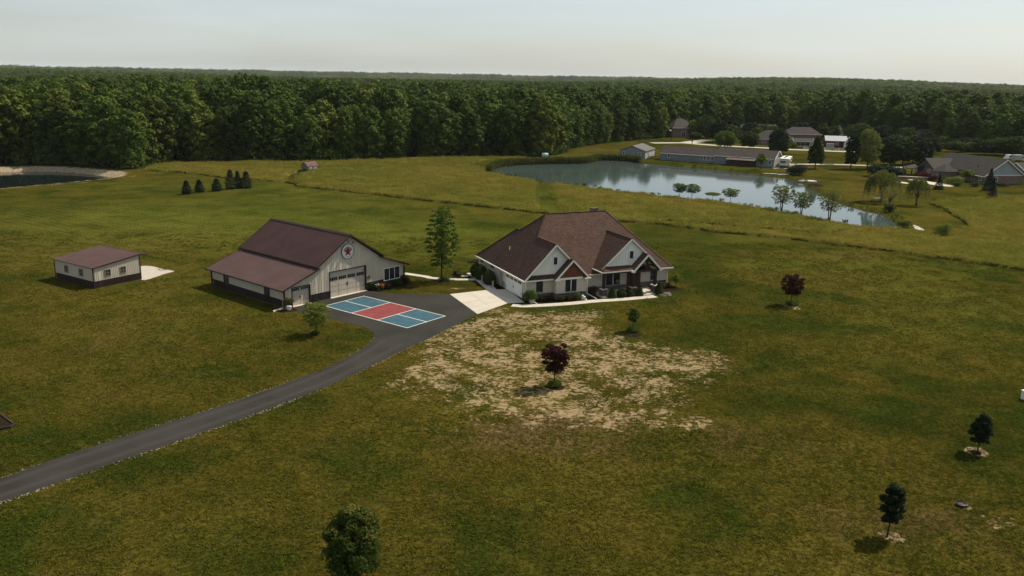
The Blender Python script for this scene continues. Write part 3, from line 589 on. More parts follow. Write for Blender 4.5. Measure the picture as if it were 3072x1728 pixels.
def stones(parent, o, a, n, u0, u1, z0, z1, seed=1, dep=.07):
    rng = random.Random(seed); z = z0; o, a, n = Vector(o), Vector(a), Vector(n)
    while z < z1 - .05:
        h = min(rng.choice((.17, .22, .27)), z1 - z); u = u0
        if z1 - z - h < .08: h = z1 - z
        while u < u1 - .04:
            wd = rng.uniform(.28, .75)
            if u + wd > u1 - .12: wd = u1 - u
            mb = MB(); d = dep * rng.uniform(.6, 1.15); c = .03; A, B, C_, D_ = u + .012, u + wd - .012, z + .012, z + h - .012
            P = [o + a * x + Z3 * y for x, y in ((A, C_), (B, C_), (B, D_), (A, D_))] + [o + a * x + Z3 * y + n * d for x, y in ((A + c, C_ + c), (B - c, C_ + c * rng.uniform(.5, 1.5)), (B - c, D_ - c), (A + c * rng.uniform(.5, 1.5), D_ - c))]
            mb.add(P, [(4, 5, 6, 7), (0, 1, 5, 4), (1, 2, 6, 5), (2, 3, 7, 6), (3, 0, 4, 7)]); mb.build('stone', M['stone'], parent); u += wd
        z += h

# ---------------- barn
BR = math.radians(49.6146)
barn = E('barn', (-26.142, 92.443, 0), BR, 'long tan steel barn with brown metal roof and a star sign on its gable', 'barn')
BW, BL, PK = 18.36, 15.5, 9.42
EZ, VZ, RZ = 2.33, 4.12, 7.38                      # eave, shoulder and ridge heights at the gable wall
def gtop(u):
    if u < 4.6: return EZ + (VZ - .08 - EZ) * u / 4.6
    if u <= PK: return VZ + (RZ - VZ) * (u - 4.6) / (PK - 4.6)
    if u <= 14.3: return RZ + (VZ - RZ) * (u - PK) / (14.3 - PK)
    return (VZ - .08) + (EZ + .1 - VZ + .08) * (u - 14.3) / (BW - 14.3)
prof = [(0, 0), (0, gtop(0) - .05), (4.6, gtop(4.6) - .05), (PK, RZ - .05), (14.3, gtop(14.3) - .05), (BW, gtop(BW) - .05), (BW, 0)]
MB().prism([(u, .34, z) for u, z in prof], (0, .08, 0)).build('gable_wall', M['tan_metal'], barn)
MB().prism([(u, BL - .15, z) for u, z in prof], (0, .12, 0)).build('rear_wall', M['tan_metal'], barn)
MB().box(.03, .15, 0, .15, BL - .15, EZ - .05).build('side_wall', M['tan_metal'], barn)
MB().box(BW - .15, .15, 0, BW - .03, BL - .15, EZ).build('side_wall', M['tan_metal'], barn)
OG, AG, NG = Vector((0, .03, 0)), X3, -Y3
doors = [(1.1, 3.55, 2.2), (6.5, 12.0, 3.17)]
cuts = sorted(set([0, BW, 4.6, PK, 14.3] + [d[0] for d in doors] + [d[1] for d in doors] + [round(k * .92, 3) for k in range(1, 20)]))
cuts = [c for i, c in enumerate(cuts) if i == 0 or c - cuts[i - 1] > .05 or c in (1.1, 3.55, 6.5, 12.0)]
for u0, u1 in zip(cuts[:-1], cuts[1:]):
    mid = (u0 + u1) / 2; dz = [d[2] for d in doors if d[0] < mid < d[1]]
    ribbed_panel(barn, OG, AG, NG, u0, u1, dz[0] + .1 if dz else .95, lambda u: gtop(u) - .04, M['tan_metal'])
    if not dz: ribbed_panel(barn, OG, AG, NG, u0, u1, .03, lambda u: .92, M['brown_metal'], name='wainscot_panel')
for (a, b) in ((0, 1.1), (3.55, 6.5), (12.0, BW)): MB().obox(OG, AG, NG, a, b, 0, .06, .92, .95).build('trim_strip', M['trim_brown'], barn)
OS, AS, NS = Vector((.03, 0, 0)), Y3, -X3
for k in range(17):
    u0, u1 = k * BL / 17, (k + 1) * BL / 17
    ribbed_panel(barn, OS, AS, NS, u0, u1, .95, lambda u: EZ - .06, M['tan_metal']); ribbed_panel(barn, OS, AS, NS, u0, u1, .03, lambda u: .92, M['brown_metal'], name='wainscot_panel')
MB().obox(OS, AS, NS, 0, BL, 0, .06, .92, .95).build('trim_strip', M['trim_brown'], barn)
for (a, b) in ((2.95, 3.9), (11.75, 12.75)):
    w_ = window(barn, OS + NS * .055, AS, NS, a, b, .72, 1.95, 1, 2, M['trim_brown'], M['glass_blue'], .05)
for (x, y) in ((0, 0), (BW, 0), (0, BL), (BW, BL)): MB().box(x - .07, y - .07, 0, x + .07, y + .07, EZ - .02).build('corner_trim', M['trim_brown'], barn)
OV = .54
roof_panels(barn, (-.5, -OV, EZ - .06), (-.5, BL + OV, EZ - .06), (4.75, -OV, VZ - .02), (4.75, BL + OV, VZ - .02), M['roof_metal_pale'])
roof_panels(barn, (BW + .6, BL + OV, EZ + .02), (BW + .6, -OV, EZ + .02), (14.15, BL + OV, VZ - .02), (14.15, -OV, VZ - .02), M['roof_metal_pale'])
roof_panels(barn, (4.38, -OV, VZ + .13), (4.38, BL + OV, VZ + .13), (PK, -OV, RZ + .12), (PK, BL + OV, RZ + .12), M['roof_metal'])
roof_panels(barn, (14.5, BL + OV, VZ + .13), (14.5, -OV, VZ + .13), (PK, BL + OV, RZ + .12), (PK, -OV, RZ + .12), M['roof_metal'])
MB().prism([(PK - .28, -OV, RZ + .02), (PK, -OV, RZ + .2), (PK + .28, -OV, RZ + .02), (PK, -OV, RZ + .1)], (0, BL + 2 * OV, 0)).build('ridge_cap', M['trim_brown'], barn)
for (p, q, nm) in (((-.5, EZ - .1), (4.75, VZ - .08), 'rake_trim'), ((4.34, VZ + .05), (PK, RZ + .06), 'rake_trim'), ((PK, RZ + .06), (14.54, VZ + .05), 'rake_trim'), ((14.15, VZ - .08), (BW + .6, EZ - .02), 'rake_trim')):
    for y in (-OV - .025, BL + OV + .025): MB().bar((p[0], y, p[1]), (q[0], y, q[1]), .05, .17).build(nm, M['trim_brown'], barn)
for (u, z) in ((4.36, VZ + .04), (14.52, VZ + .04)): MB().box(u - .05, -OV, z - .16, u + .05, BL + OV, z + .04).build('eave_trim', M['trim_brown'], barn)
for (u, z) in ((-.56, EZ - .12), (BW + .66, EZ - .04)): MB().box(u - .07, -OV, z - .07, u + .06, BL + OV, z + .06).build('gutter', M['trim_brown'], barn)
for (x, y) in ((-.1, -.12), (-.1, BL + .1), (BW + .12, -.12)): MB().tube([(x - .4 if x < 1 else x + .4, y, EZ - .12), (x, y, EZ - .35), (x, y, .25), (x, y - .25, .12)], .045, 6).build('downspout', M['trim_brown'], barn)
MB().box(4.45, -OV, VZ - .02, 4.6, -.02, VZ + .08).build('soffit_return', M['tan_metal'], barn)
sectional_door(barn, OG, AG, NG, 1.1, 3.55, 0.02, 2.2, M['door_tan'], 3, 4, 2)
sectional_door(barn, OG, AG, NG, 6.5, 12.0, 0.02, 3.17, M['door_tan'], 3, 5, 4, name='overhead_door')
for (a, b, h) in doors:
    MB().obox(OG, AG, NG, a - .1, a, -.24, .07, 0, h + .1).build('door_trim', M['trim_brown'], barn); MB().obox(OG, AG, NG, b, b + .1, -.24, .07, 0, h + .1).build('door_trim', M['trim_brown'], barn); MB().obox(OG, AG, NG, a, b, -.24, .07, h, h + .1).build('door_trim', M['trim_brown'], barn)
    MB().obox(OG, AG, NG, a - .05, b + .05, -.22, .32, 0, .035).build('threshold', M['concrete'], barn)
wb = window(barn, OG + NG * .05, AG, NG, 15.0, 17.6, .75, 2.25, 3, 1, M['white'], M['glass'], .08)
# round enamel sign: white disc, red five-pointed star with a green T, black lettering
sg = E('star_sign', barn.matrix_world @ Vector((0, 0, 0)), 0, 'round white sign with red star and black lettering high on barn gable', 'sign')
sg.location = (Matrix.Translation((-26.142, 92.443, 0)) @ Matrix.Rotation(BR, 4, 'Z')) @ Vector((9.25, -.05, 5.42)); sg.rotation_euler = (math.pi / 2, 0, BR)
M['enamel'] = mat('white_enamel', (.62, .62, .58), (.56, .56, .52), 2, .3); M['sign_red'] = mat('red_enamel', (.33, .018, .018), (.28, .015, .015), 3, .3); M['sign_green'] = mat('green_enamel', (.02, .07, .03), (.018, .06, .028), 3, .3)
MB().lathe((0, 0, 0), [(.91, 0), (.91, .05)], 48).build('disc', M['enamel'], sg)
rim = MB(); nn_ = 48
for k in range(nn_):
    a0, a1 = 2 * math.pi * k / nn_, 2 * math.pi * (k + 1) / nn_; rim.prism([(math.cos(a) * r, math.sin(a) * r, .0) for a, r in ((a0, .89), (a1, .89), (a1, .945), (a0, .945))], (0, 0, .075))
rim.build('rim', M['sign_green'], sg)
st = [(math.sin(math.pi * k / 5) * (.72 if k % 2 == 0 else .28), math.cos(math.pi * k / 5) * (.72 if k % 2 == 0 else .28) - .04, .05) for k in range(10)]
star = MB(); star.add([(0, -.04, .085)] + [(x, y, .056) for x, y, z in st], [(0, 1 + (k + 1) % 10, 1 + k) for k in range(10)]); star.build('star', M['sign_red'], sg)
MB().box(-.15, .02, .07, .15, .085, .1).build('letter_bar', M['sign_green'], sg); MB().box(-.035, -.3, .07, .035, .02, .1).build('letter_stem', M['sign_green'], sg)
def text(parent, body, size, loc, m, name='lettering', rz=0.0, ext=.004):
    cu_ = bpy.data.curves.new(name, 'FONT'); cu_.body = body; cu_.size = size; cu_.align_x = 'CENTER'; cu_.align_y = 'CENTER'; cu_.extrude = ext; cu_.resolution_u = 3; cu_.offset = .006
    tmp = bpy.data.objects.new(name, cu_); COL.objects.link(tmp); bpy.context.view_layer.update(); me = bpy.data.meshes.new_from_object(tmp.evaluated_get(bpy.context.evaluated_depsgraph_get())); bpy.data.objects.remove(tmp)
    me.materials.clear(); me.materials.append(m); o = link(name, me, None, parent, loc); o.rotation_euler = (0, 0, rz); return o
for i, ch in enumerate('TEXACO'):
    a = (i - 2.5) * .245; text(sg, ch, .30, (math.sin(a) * .80 , math.cos(a) * .74 - .34, .095), M['black'], 'letter', -a * .45, .006)
text(sg, '1-4-36', .1, (0, -.68, .055), M['black'], 'small_print')
for (u, z, k) in ((9.0, 6.95, -1), (9.75, 6.72, 1)):
    gl = E('gooseneck_lamp', (Matrix.Translation((-26.142, 92.443, 0)) @ Matrix.Rotation(BR, 4, 'Z')) @ Vector((u, -.02, z)), BR, 'black gooseneck lamp above the star sign, ' + ('nearer the small door' if k < 0 else 'nearer the triple window'), 'lamp', 'lamps over the star sign')
    MB().tube([(0, 0, 0), (.0, -.25, .1), (.02, -.5, .05), (.02, -.55, -.1)], .02, 6).build('arm', M['black'], gl); MB().lathe((.02, -.55, -.28), [(.17, 0), (.15, .06), (.05, .18)], 12).build('shade', M['black'], gl)
pq = E('wall_plaque', (Matrix.Translation((-26.142, 92.443, 0)) @ Matrix.Rotation(BR, 4, 'Z')) @ Vector((12.45, -.03, 1.62)), 0, 'small round bronze wall ornament beside the wide barn door', 'ornament'); pq.rotation_euler = (math.pi / 2, 0, BR)
M['bronze'] = mat('bronze', (.16, .12, .06), (.09, .07, .04), 8, .5); MB().lathe((0, 0, 0), [(.27, 0), (.27, .05), (.21, .06), (.2, .03), (.12, .03), (.10, .07), (0.01, .08)], 18).build('ring', M['bronze'], pq)
MB().prism([c2(835,1012) - Vector((0, 0, .02)), c2(945,976) - Vector((0, 0, .02)), c2(948,982) - Vector((0, 0, .02)), c2(838,1020) - Vector((0, 0, .02))], (0, 0, .14)).build('kerb_edging', M['concrete'])
tag(bpy.data.objects['kerb_edging'], kind='structure', label='short concrete edging at the barn corner')

# ---------------- small shed
sA, sB, sC = cs(340, 938), cs(740, 1070), cs(1303, 955)
sa = sC - sB; rzs = math.atan2(sa.y, sa.x); SWd = sa.length; SLn = (sA - sB).length
shed = E('shed', sB, rzs, 'small tan steel shed with a low brown lean roof, left of the barn', 'shed')
H0, H1 = 2.62, 3.32
sh_top = lambda u: H0 + (H1 - H0) * u / SWd
for (y, nm) in ((.03, 'front_wall'), (SLn - .15, 'rear_wall')): MB().prism([(0, y, 0), (SWd, y, 0), (SWd, y, H1 - .05), (0, y, H0 - .05)], (0, .12, 0)).build(nm, M['tan_metal'], shed)
MB().box(.03, .15, 0, .15, SLn - .15, H0 - .05).build('side_wall', M['tan_metal'], shed); MB().box(SWd - .15, .15, 0, SWd - .03, SLn - .15, H1 - .05).build('side_wall', M['tan_metal'], shed)
for k in range(7):
    ribbed_panel(shed, (0, .03, 0), X3, -Y3, k * SWd / 7, (k + 1) * SWd / 7, .88, lambda u: sh_top(u) - .03, M['tan_metal']); ribbed_panel(shed, (0, .03, 0), X3, -Y3, k * SWd / 7, (k + 1) * SWd / 7, .02, lambda u: .85, M['brown_metal'], name='wainscot_panel')
for k in range(9):
    ribbed_panel(shed, (.03, 0, 0), Y3, -X3, k * SLn / 9, (k + 1) * SLn / 9, .88, lambda u: H0 - .04, M['tan_metal']); ribbed_panel(shed, (.03, 0, 0), Y3, -X3, k * SLn / 9, (k + 1) * SLn / 9, .02, lambda u: .85, M['brown_metal'], name='wainscot_panel')
for (x, y) in ((0, 0), (SWd, 0), (0, SLn)): MB().box(x - .06, y - .06, 0, x + .06, y + .06, (H1 if x else H0) - .04).build('corner_trim', M['trim_brown'], shed)
roof_panels(shed, (-.18, -.15, H0 + .0), (-.18, SLn + .15, H0 + .0), (SWd + .05, -.15, H1 + .05), (SWd + .05, SLn + .15, H1 + .05), M['roof_metal_pale'])
roof_panels(shed, (SWd + .95, SLn + .15, H1 - .12), (SWd + .95, -.15, H1 - .12), (SWd + .05, SLn + .15, H1 + .05), (SWd + .05, -.15, H1 + .05), M['roof_metal_pale'])
for y in (-.19, SLn + .19): MB().bar((-.2, y, H0 - .07), (SWd + .05, y, H1), .05, .13).build('rake_trim', M['trim_brown'], shed); MB().bar((SWd + .05, y, H1), (SWd + .97, y, H1 - .18), .05, .13).build('rake_trim', M['trim_brown'], shed)
M['shutter_tan'] = mat('tan_wood', (.21, .17, .115), (.17, .14, .095), 3, .7)
for (a, b) in ((1.55, 2.2), (3.65, 4.25)):
    window(shed, Vector((0, -.02, 0)), X3, -Y3, a, b, 1.32, 2.05, 2, 2, M['shutter_tan'], M['glass_blue'], .09, .06)
for (a, b) in ((2.3, 2.95), (5.7, 6.3)): window(shed, Vector((-.02, 0, 0)), Y3, -X3, a, b, 1.32, 2.05, 2, 2, M['shutter_tan'], M['glass_blue'], .09, .06)
bed('shed_gravel_pad', [cs(1295,805), cs(1430,802), cs(1560,835), cs(1700,860), cs(1600,890), cs(1400,955), cs(1310,965), cs(1250,900)], M['gravel'], 'pale gravel pad behind the small shed', .02)

# ---------------- brick house
HR = math.radians(24.2); HO = Vector((1.72, 97.97, 0)); HM = Matrix.Translation(HO) @ Matrix.Rotation(HR, 4, 'Z')
house = E('brick_house', HO, HR, 'cream brick house with brown shingle roof, white gables and stone base', 'house')
EV = 2.55
def hb(name, m, *a): return MB().box(*a).build(name, m, house)
hb('garage_wing_wall', M['brick'], 0, 0, 0, 7.83, 15.2, 2.72); hb('bay_wall', M['brick'], 3.6, -.9, 0, 7.83, .05, 2.72); hb('main_wall', M['brick'], 7.75, .6, 0, 20.65, 14.8, 2.72)
def gable(sL, sR, zb, sA, zA, t, m, name, th=.12): return MB().prism([(sL, t, zb), (sR, t, zb), (sA, t, zA)], (0, th, 0)).build(name, m, house)
TH = .14
def rf(name, pts, m='shingle', th=TH): return MB().slab(pts, th).build(name, M[m], house)
# main roof planes
rf('roof_left', [(-.45,-.4,EV),(-.45,15.6,EV),(3.8,11.25,6.8),(3.8,10.3,6.8),(6.2,7.6,9.2),(3.8,4.9,6.8),(3.8,-.4,6.8)])
rf('roof_wing_right', [(3.8,-.4,6.79),(8.05,-.4,EV-.01),(8.05,4.9,EV-.01),(3.8,4.9,6.79)])
rf('roof_front', [(6.2,7.6,9.2),(15.05,7.6,9.2),(21.2,.1,EV),(3.9,.1,EV),(3.9,4.9,6.8)])
rf('roof_right', [(15.05,7.6,9.2),(21.2,15.1,EV),(21.2,.1,EV)])
rf('roof_back', [(15.05,7.6,9.2),(6.2,7.6,9.2),(3.9,10.3,6.8),(3.9,15.1,EV),(21.2,15.1,EV)])
rf('roof_back_hip', [(-.45,15.6,EV),(8.05,15.6,EV),(3.8,11.25,6.8)]); rf('roof_back_wing', [(3.8,11.25,6.79),(3.8,10.3,6.79),(8.05,15.0,EV)])
for (p, q) in (((6.2,7.6,9.2),(15.05,7.6,9.2)), ((3.8,-.42,6.8),(3.8,4.9,6.8)), ((6.2,7.6,9.2),(3.8,4.9,6.8)), ((15.05,7.6,9.2),(21.2,.1,EV)), ((3.8,10.3,6.8),(3.8,11.25,6.8)), ((6.2,7.6,9.2),(3.8,10.3,6.8)), ((3.8,11.25,6.8),(-.45,15.6,EV)), ((14.0,-1.12,7.0),(14.0,5.1,7.0)), ((15.8,-2.25,5.1),(15.8,2.6,5.1)), ((5.72,-1.22,4.9),(5.72,2.6,4.9))):
    MB().bar(p, q, .24, .05).build('ridge_cap', M['shingle'], house)
# wing gable
gable(.1, 7.5, 2.98, 3.8, 6.68, .02, M['siding_white'], 'gable_siding')
for k in range(17):
    s_ = .55 + k * .41; zt = 6.6 - abs(s_ - 3.8)
    if zt > 3.15 and not 3.5 < s_ < 4.25: MB().box(s_ - .025, -.012, 3.0, s_ + .025, .03, zt).build('batten', M['siding_white'], house)
def rakes(sA, zA, dl, dr, t, wd=.2):
    for d, sg_ in ((dl, -1), (dr, 1)):
        if d: MB().bar((sA, t, zA - .09), (sA + sg_ * d, t, zA - .09 - abs(d)), .06, wd).build('rake_board', M['white'], house)
rakes(3.8, 6.77, 4.15, 2.05, -.43)
window(house, Vector((0, -.0, 0)), X3, -Y3, 3.62, 4.12, 4.2, 5.12, 1, 1, M['white'], M['glass'], .11, .06)
rf('pent_roof', [(-.42,-.44,EV),(3.62,-.44,EV),(3.62,.04,3.06),(.06,.04,3.06)], th=.1)
# projecting bay with rust-brown gable
rf('bay_roof_left', [(3.4,-1.22,2.62),(5.72,-1.22,4.9),(5.72,2.6,4.9),(3.4,.3,2.62)], th=.12); rf('bay_roof_right', [(8.03,-1.22,2.62),(8.03,.8,2.62),(5.72,2.7,4.9),(5.72,-1.22,4.9)], th=.12)
gable(3.72, 7.72, 2.66, 5.72, 4.62, -.93, M['copper'], 'gable_panel', .1); hb('frieze_board', M['white'], 3.55, -.985, 2.42, 7.88, -.9, 2.66)
rakes(5.72, 4.88, 2.3, 2.3, -1.25)
rf('bay_return', [(7.0,-1.3,2.6),(8.2,-1.3,2.6),(8.1,-.9,2.85),(7.45,-.9,2.85)], th=.06)
# gutters and downspouts
for a in ((-.56,-.5,-.45,15.65), (-.5,-.56,3.45,-.45), (3.3,-1.36,4.0,-1.25), (7.3,-1.42,8.2,-1.3), (8.05,.0,10.9,.1), (18.0,.0,21.3,.1), (21.2,.1,21.3,15.2)): hb('gutter', M['white'], a[0], a[1], EV - .13, a[2], a[3], EV + .0)
hb('porch_gutter', M['white'], 9.5, -1.88, 3.02, 13.95, -1.78, 3.15); hb('porch_gutter', M['white'], 9.48, -1.8, 3.02, 9.58, .9, 3.15)
for pts in ([(8.0,-1.2,2.45),(7.9,-.98,2.2),(7.9,-.98,.45),(8.35,-2.6,.12)], [(-.1,-.5,2.45),(-.06,-.06,2.25),(-.06,-.06,.4),(.5,-2.1,.1)], [(21.1,.0,2.4),(20.72,.52,2.2),(20.72,.52,.1)], [(-.5,15.2,2.45),(-.08,15.2,2.3),(-.08,15.2,.1)], [(-.5,6.6,2.45),(-.07,6.5,2.25),(-.07,6.5,.1)]):
    MB().tube(pts, .055, 6).build('downspout', M['white'], house)
# porch with the second gable
RS = .87
rf('porch_roof_left', [(9.55,-1.85,3.15),(9.55,.9,3.15),(14.0,5.2,7.02),(14.0,-1.12,7.02),(10.45,-1.12,3.93)], th=.13); rf('porch_roof_right', [(14.0,-1.12,7.02),(14.0,5.2,7.02),(18.5,.6,3.1),(18.3,-1.12,3.28)], th=.13)
gable(10.35, 17.7, 3.55, 14.0, 6.78, -.92, M['siding_white'], 'porch_gable_siding')
for k in range(17):
    s_ = 10.8 + k * .41; zt = 6.65 - abs(s_ - 14.0) * .87
    if zt > 3.75 and not 13.7 < s_ < 14.5: MB().box(s_ - .025, -.955, 3.58, s_ + .025, -.91, zt).build('batten', M['siding_white'], house)
for d, sg_ in ((4.1, -1), (2.3, 1)): MB().bar((14.0, -1.15, 6.9), (14.0 + sg_ * d, -1.15, 6.9 - d * .87), .06, .2).build('rake_board', M['white'], house)
window(house, Vector((0, -.92, 0)), X3, -Y3, 13.85, 14.4, 4.42, 5.38, 1, 1, M['white'], M['glass'], .11, .06)
rf('porch_pent_roof', [(9.58,-1.86,3.15),(13.95,-1.86,3.15),(13.95,-.9,3.62),(10.1,-.9,3.62)], th=.1)
rf('entry_roof_left', [(13.82,-2.25,3.13),(15.8,-2.25,5.1),(15.8,2.7,5.1),(13.82,.2,3.13)], th=.13); rf('entry_roof_right', [(17.8,-2.25,3.13),(17.8,.5,3.13),(15.8,2.7,5.1),(15.8,-2.25,5.1)], th=.13)
for sg_ in (-1, 1): MB().bar((15.8, -2.28, 5.0), (15.8 + sg_ * 2.08, -2.28, 5.0 - 2.05), .06, .22).build('rake_board', M['white'], house)
hb('soffit_return', M['white'], 13.62, -2.3, 2.86, 14.0, -1.85, 3.1); hb('soffit_return', M['white'], 17.55, -2.3, 2.86, 17.95, .55, 3.1)
hb('porch_ceiling', M['white'], 9.65, -1.7, 3.0, 14.0, .6, 3.04); MB().prism([(13.95, .58, 2.7), (17.75, .58, 2.7), (15.85, .58, 4.75)], (0, .1, 0)).build('entry_back_wall', M['siding_white'], house); hb('upper_wall', M['brick'], 9.6, .6, 2.7, 18.2, .75, 3.1)
# timber truss: tie beam, king post, curved braces, upper infill
hb('tie_beam', M['timber'], 14.0, -2.2, 2.86, 17.65, -1.95, 3.12); hb('king_post', M['timber'], 15.7, -2.18, 3.1, 15.9, -1.98, 4.75)
for sg_ in (-1, 1):
    MB().bar((15.8, -2.1, 4.78), (15.8 + sg_ * 1.75, -2.1, 3.05), .2, .2).build('rafter', M['timber'], house)
    br = MB(); arc = [(15.8 + sg_ * (.1 + 1.05 * math.sin(a)), -2.08, 3.05 + .95 * (1 - math.cos(a)) + .0) for a in [k * math.pi / 2 / 7 for k in range(8)]]
    arc = [(15.8 + sg_ * (.08 + .85 * (1 - math.cos(a))), -2.08, 3.12 + .75 * math.sin(a)) for a in [k * math.pi / 2 / 7 for k in range(8)]]
    for p, q in zip(arc[:-1], arc[1:]): br.bar(p, q, .12, .15)
    br.build('curved_brace', M['timber'], house)
MB().prism([(15.2, -2.05, 4.1), (16.4, -2.05, 4.1), (15.8, -2.05, 4.8)], (0, .08, 0)).build('truss_infill', M['timber'], house)
for (s_, t_) in ((9.95, -1.5), (13.95, -1.92), (17.2, -1.92)):
    pier = MB().prism([(s_ - .36, t_ - .36, 0), (s_ + .36, t_ - .36, 0), (s_ + .36, t_ + .36, 0), (s_ - .36, t_ + .36, 0)], (0, 0, .92)).build('pier', M['mortar'], house)
    for (oo, aa, nn2) in (((s_ - .36, t_ - .36, 0), X3, -Y3), ((s_ - .36, t_ + .36, 0), -Y3, -X3)): stones(pier, oo, aa, nn2, 0, .72, 0, .92, int(s_ * 10) + (aa == X3), .05)
    hb('pier_cap', M['concrete'], s_ - .43, t_ - .43, .92, s_ + .43, t_ + .43, 1.0); hb('post', M['timber'], s_ - .16, t_ - .16, 1.0, s_ + .16, t_ + .16, 3.0)
hb('beam', M['timber'], 9.8, -1.66, 2.8, 13.95, -1.36, 3.0)
hb('porch_floor', M['concrete'], 9.4, -2.35, 0, 17.75, .6, .13); hb('entry_step', M['concrete'], 14.4, -2.95, 0, 16.7, -2.35, .08)
hb('entry_reveal', M['timber_red'], 14.55, .5, .1, 16.6, .6, 2.75); dr = hb('entry_door', M['timber'], 15.0, .44, .13, 16.05, .5, 2.4)
MB().box(15.25, .42, 1.2, 15.8, .44, 2.2).build('pane', M['glass'], dr); MB().box(15.92, .38, 1.05, 15.98, .44, 1.3).build('handle', M['bronze'], dr)
FO = lambda t: Vector((0, t, 0))
window(house, FO(0), X3, -Y3, 1.4, 2.2, .92, 2.32, 1, 2, M['black'], M['glass'], .05, .03); w_ = window(house, FO(-.9), X3, -Y3, 4.92, 6.36, .93, 2.38, 2, 2, M['timber'], M['glass'], .04, .04)
MB().box(5.6, -.96, .93, 5.68, -.9, 2.38).build('mullion', M['white'], w_)
w_ = window(house, FO(.6), X3, -Y3, 11.55, 13.45, .72, 2.5, 2, 2, M['timber'], M['glass'], .06, .04); MB().box(12.46, .53, .72, 12.54, .6, 2.5).build('mullion', M['white'], w_); MB().box(11.32, .56, .7, 11.46, .6, 2.5).build('shutter', M['white'], house)
window(house, FO(.6), X3, -Y3, 18.15, 18.85, .95, 2.35, 1, 2, M['plastic_grey'], M['glass_blue'], .06, .04)
window(house, FO(0), Vector((0, 1, 0)), -X3, 10.2, 11.2, 1.85, 2.35, 2, 1, M['timber'], M['glass'], .05, .03); window(house, FO(0), Vector((0, 1, 0)), -X3, 13.8, 14.8, 1.85, 2.35, 2, 1, M['timber'], M['glass'], .05, .03)
gd = sectional_door(house, FO(0), Y3, -X3, 1.3, 6.1, .02, 2.12, M['door_white'], 3, 4, 4, rec=-.02)
MB().obox(FO(0), Y3, -X3, 1.15, 1.3, 0, .04, 0, 2.3).build('door_trim', M['white'], house); MB().obox(FO(0), Y3, -X3, 6.1, 6.25, 0, .04, 0, 2.3).build('door_trim', M['white'], house); MB().obox(FO(0), Y3, -X3, 1.3, 6.1, 0, .04, 2.12, 2.3).build('door_trim', M['white'], house)
stones(house, FO(0), X3, -Y3, 0, 3.55, 0, .72, 1); stones(house, FO(-.9), X3, -Y3, 3.6, 7.83, 0, .74, 2); stones(house, (3.6, 0, 0), -Y3, -X3, 0, .9, 0, .74, 3); stones(house, FO(.6), X3, -Y3, 7.9, 14.5, .0, .72, 4); stones(house, FO(.6), X3, -Y3, 16.65, 20.65, 0, .8, 5)
stones(house, FO(0), Y3, -X3, 6.3, 7.2, 0, .85, 6); stones(house, FO(0), Y3, -X3, 0, 1.1, 0, .72, 7)
for (o_, a_, n_, u0, u1, zz) in ((FO(0), X3, -Y3, 0, 3.6, .73), (FO(-.9), X3, -Y3, 3.6, 7.83, .75), (FO(.6), X3, -Y3, 16.65, 20.65, .81), (FO(.6), X3, -Y3, 7.9, 14.5, .73)): MB().obox(o_, a_, n_, u0, u1, 0, .09, zz, zz + .06).build('ledge', M['concrete_old'], house)
ch = hb('chimney', M['redbrick'], 13.35, 8.1, 7.6, 14.25, 8.8, 9.42); MB().box(13.28, 8.03, 9.42, 14.32, 8.87, 9.5).build('chimney_cap', M['stone'], ch)
for (s_, t_, hgt, m) in ((1.55, 8.6, .45, 'white'), (.25, 9.4, .4, 'black'), (.55, 13.6, .4, 'black')): MB().tube([(s_, t_, EV + s_ + .3), (s_, t_, EV + s_ + .45 + hgt)], .05, 8).build('vent_pipe', M[m], house)
eb = E('electric_meter_box', HM @ Vector((-.02, 7.75, .75)), HR, 'grey electric meter cabinet on the left wall of the brick house', 'meter box')
MB().box(-.16, -.45, 0, 0, .05, 1.05).build('cabinet', M['plastic_grey'], eb); MB().box(-.13, .12, .3, 0, .36, .95).build('meter', M['plastic_grey'], eb); MB().tube([(-.05, -.2, 0), (-.05, -.2, -.7)], .04, 6).build('conduit', M['plastic_grey'], eb)
ac = E('air_conditioner', HM @ Vector((-1.15, 10.4, 0)), HR, 'grey air conditioner unit among shrubs beside the brick house', 'air conditioner')
MB().box(-.38, -.38, .05, .38, .38, .85).build('case', M['plastic_grey'], ac); MB().lathe((0, 0, .85), [(.33, 0), (.3, .04), (.05, .05)], 16).build('fan_grille', M['black'], ac); MB().box(-.45, -.45, 0, .45, .45, .05).build('base', M['concrete_old'], ac)
rbx = E('raised_planter', c3(545, 545), HR, 'pale wooden raised garden box behind the brick house', 'planter')
for (a, b, c, d) in ((-.9, -.5, .9, -.42), (-.9, .42, .9, .5), (-.9, -.42, -.82, .42), (.82, -.42, .9, .42)): MB().box(a, b, 0, c, d, .38).build('side_board', M['wood_old'], rbx)
MB().box(-.82, -.42, 0, .82, .42, .3).build('soil', M['mulch'], rbx)
# ================================================================ trees, shrubs
L_ = {}
L_['wood_a'] = leafmat('wood_leaves', (.064, .098, .013), (.036, .058, .008), .12, .36, .10)
L_['wood_b'] = leafmat('wood_leaves_yellow', (.098, .118, .016), (.058, .080, .011), .12, .32, .10)
L_['green'] = leafmat('green_leaves', (.070, .108, .018), (.046, .076, .014), .32, .15)
L_['lime'] = leafmat('lime_leaves', (.14, .165, .028), (.095, .122, .022), .38, .15)
L_['dark'] = leafmat('dark_green_leaves', (.022, .036, .014), (.014, .024, .010), .18, .15)
L_['deep'] = leafmat('deep_green_leaves', (.044, .068, .014), (.028, .046, .010), .25, .2)
L_['fg'] = leafmat('linden_leaves', (.050, .072, .012), (.030, .048, .010), .40, .1, 1.2)
L_['purple'] = leafmat('purple_leaves', (.046, .013, .013), (.026, .009, .010), .35, .12)
L_['crimson'] = leafmat('crimson_leaves', (.085, .018, .022), (.05, .012, .015), .25, .12)
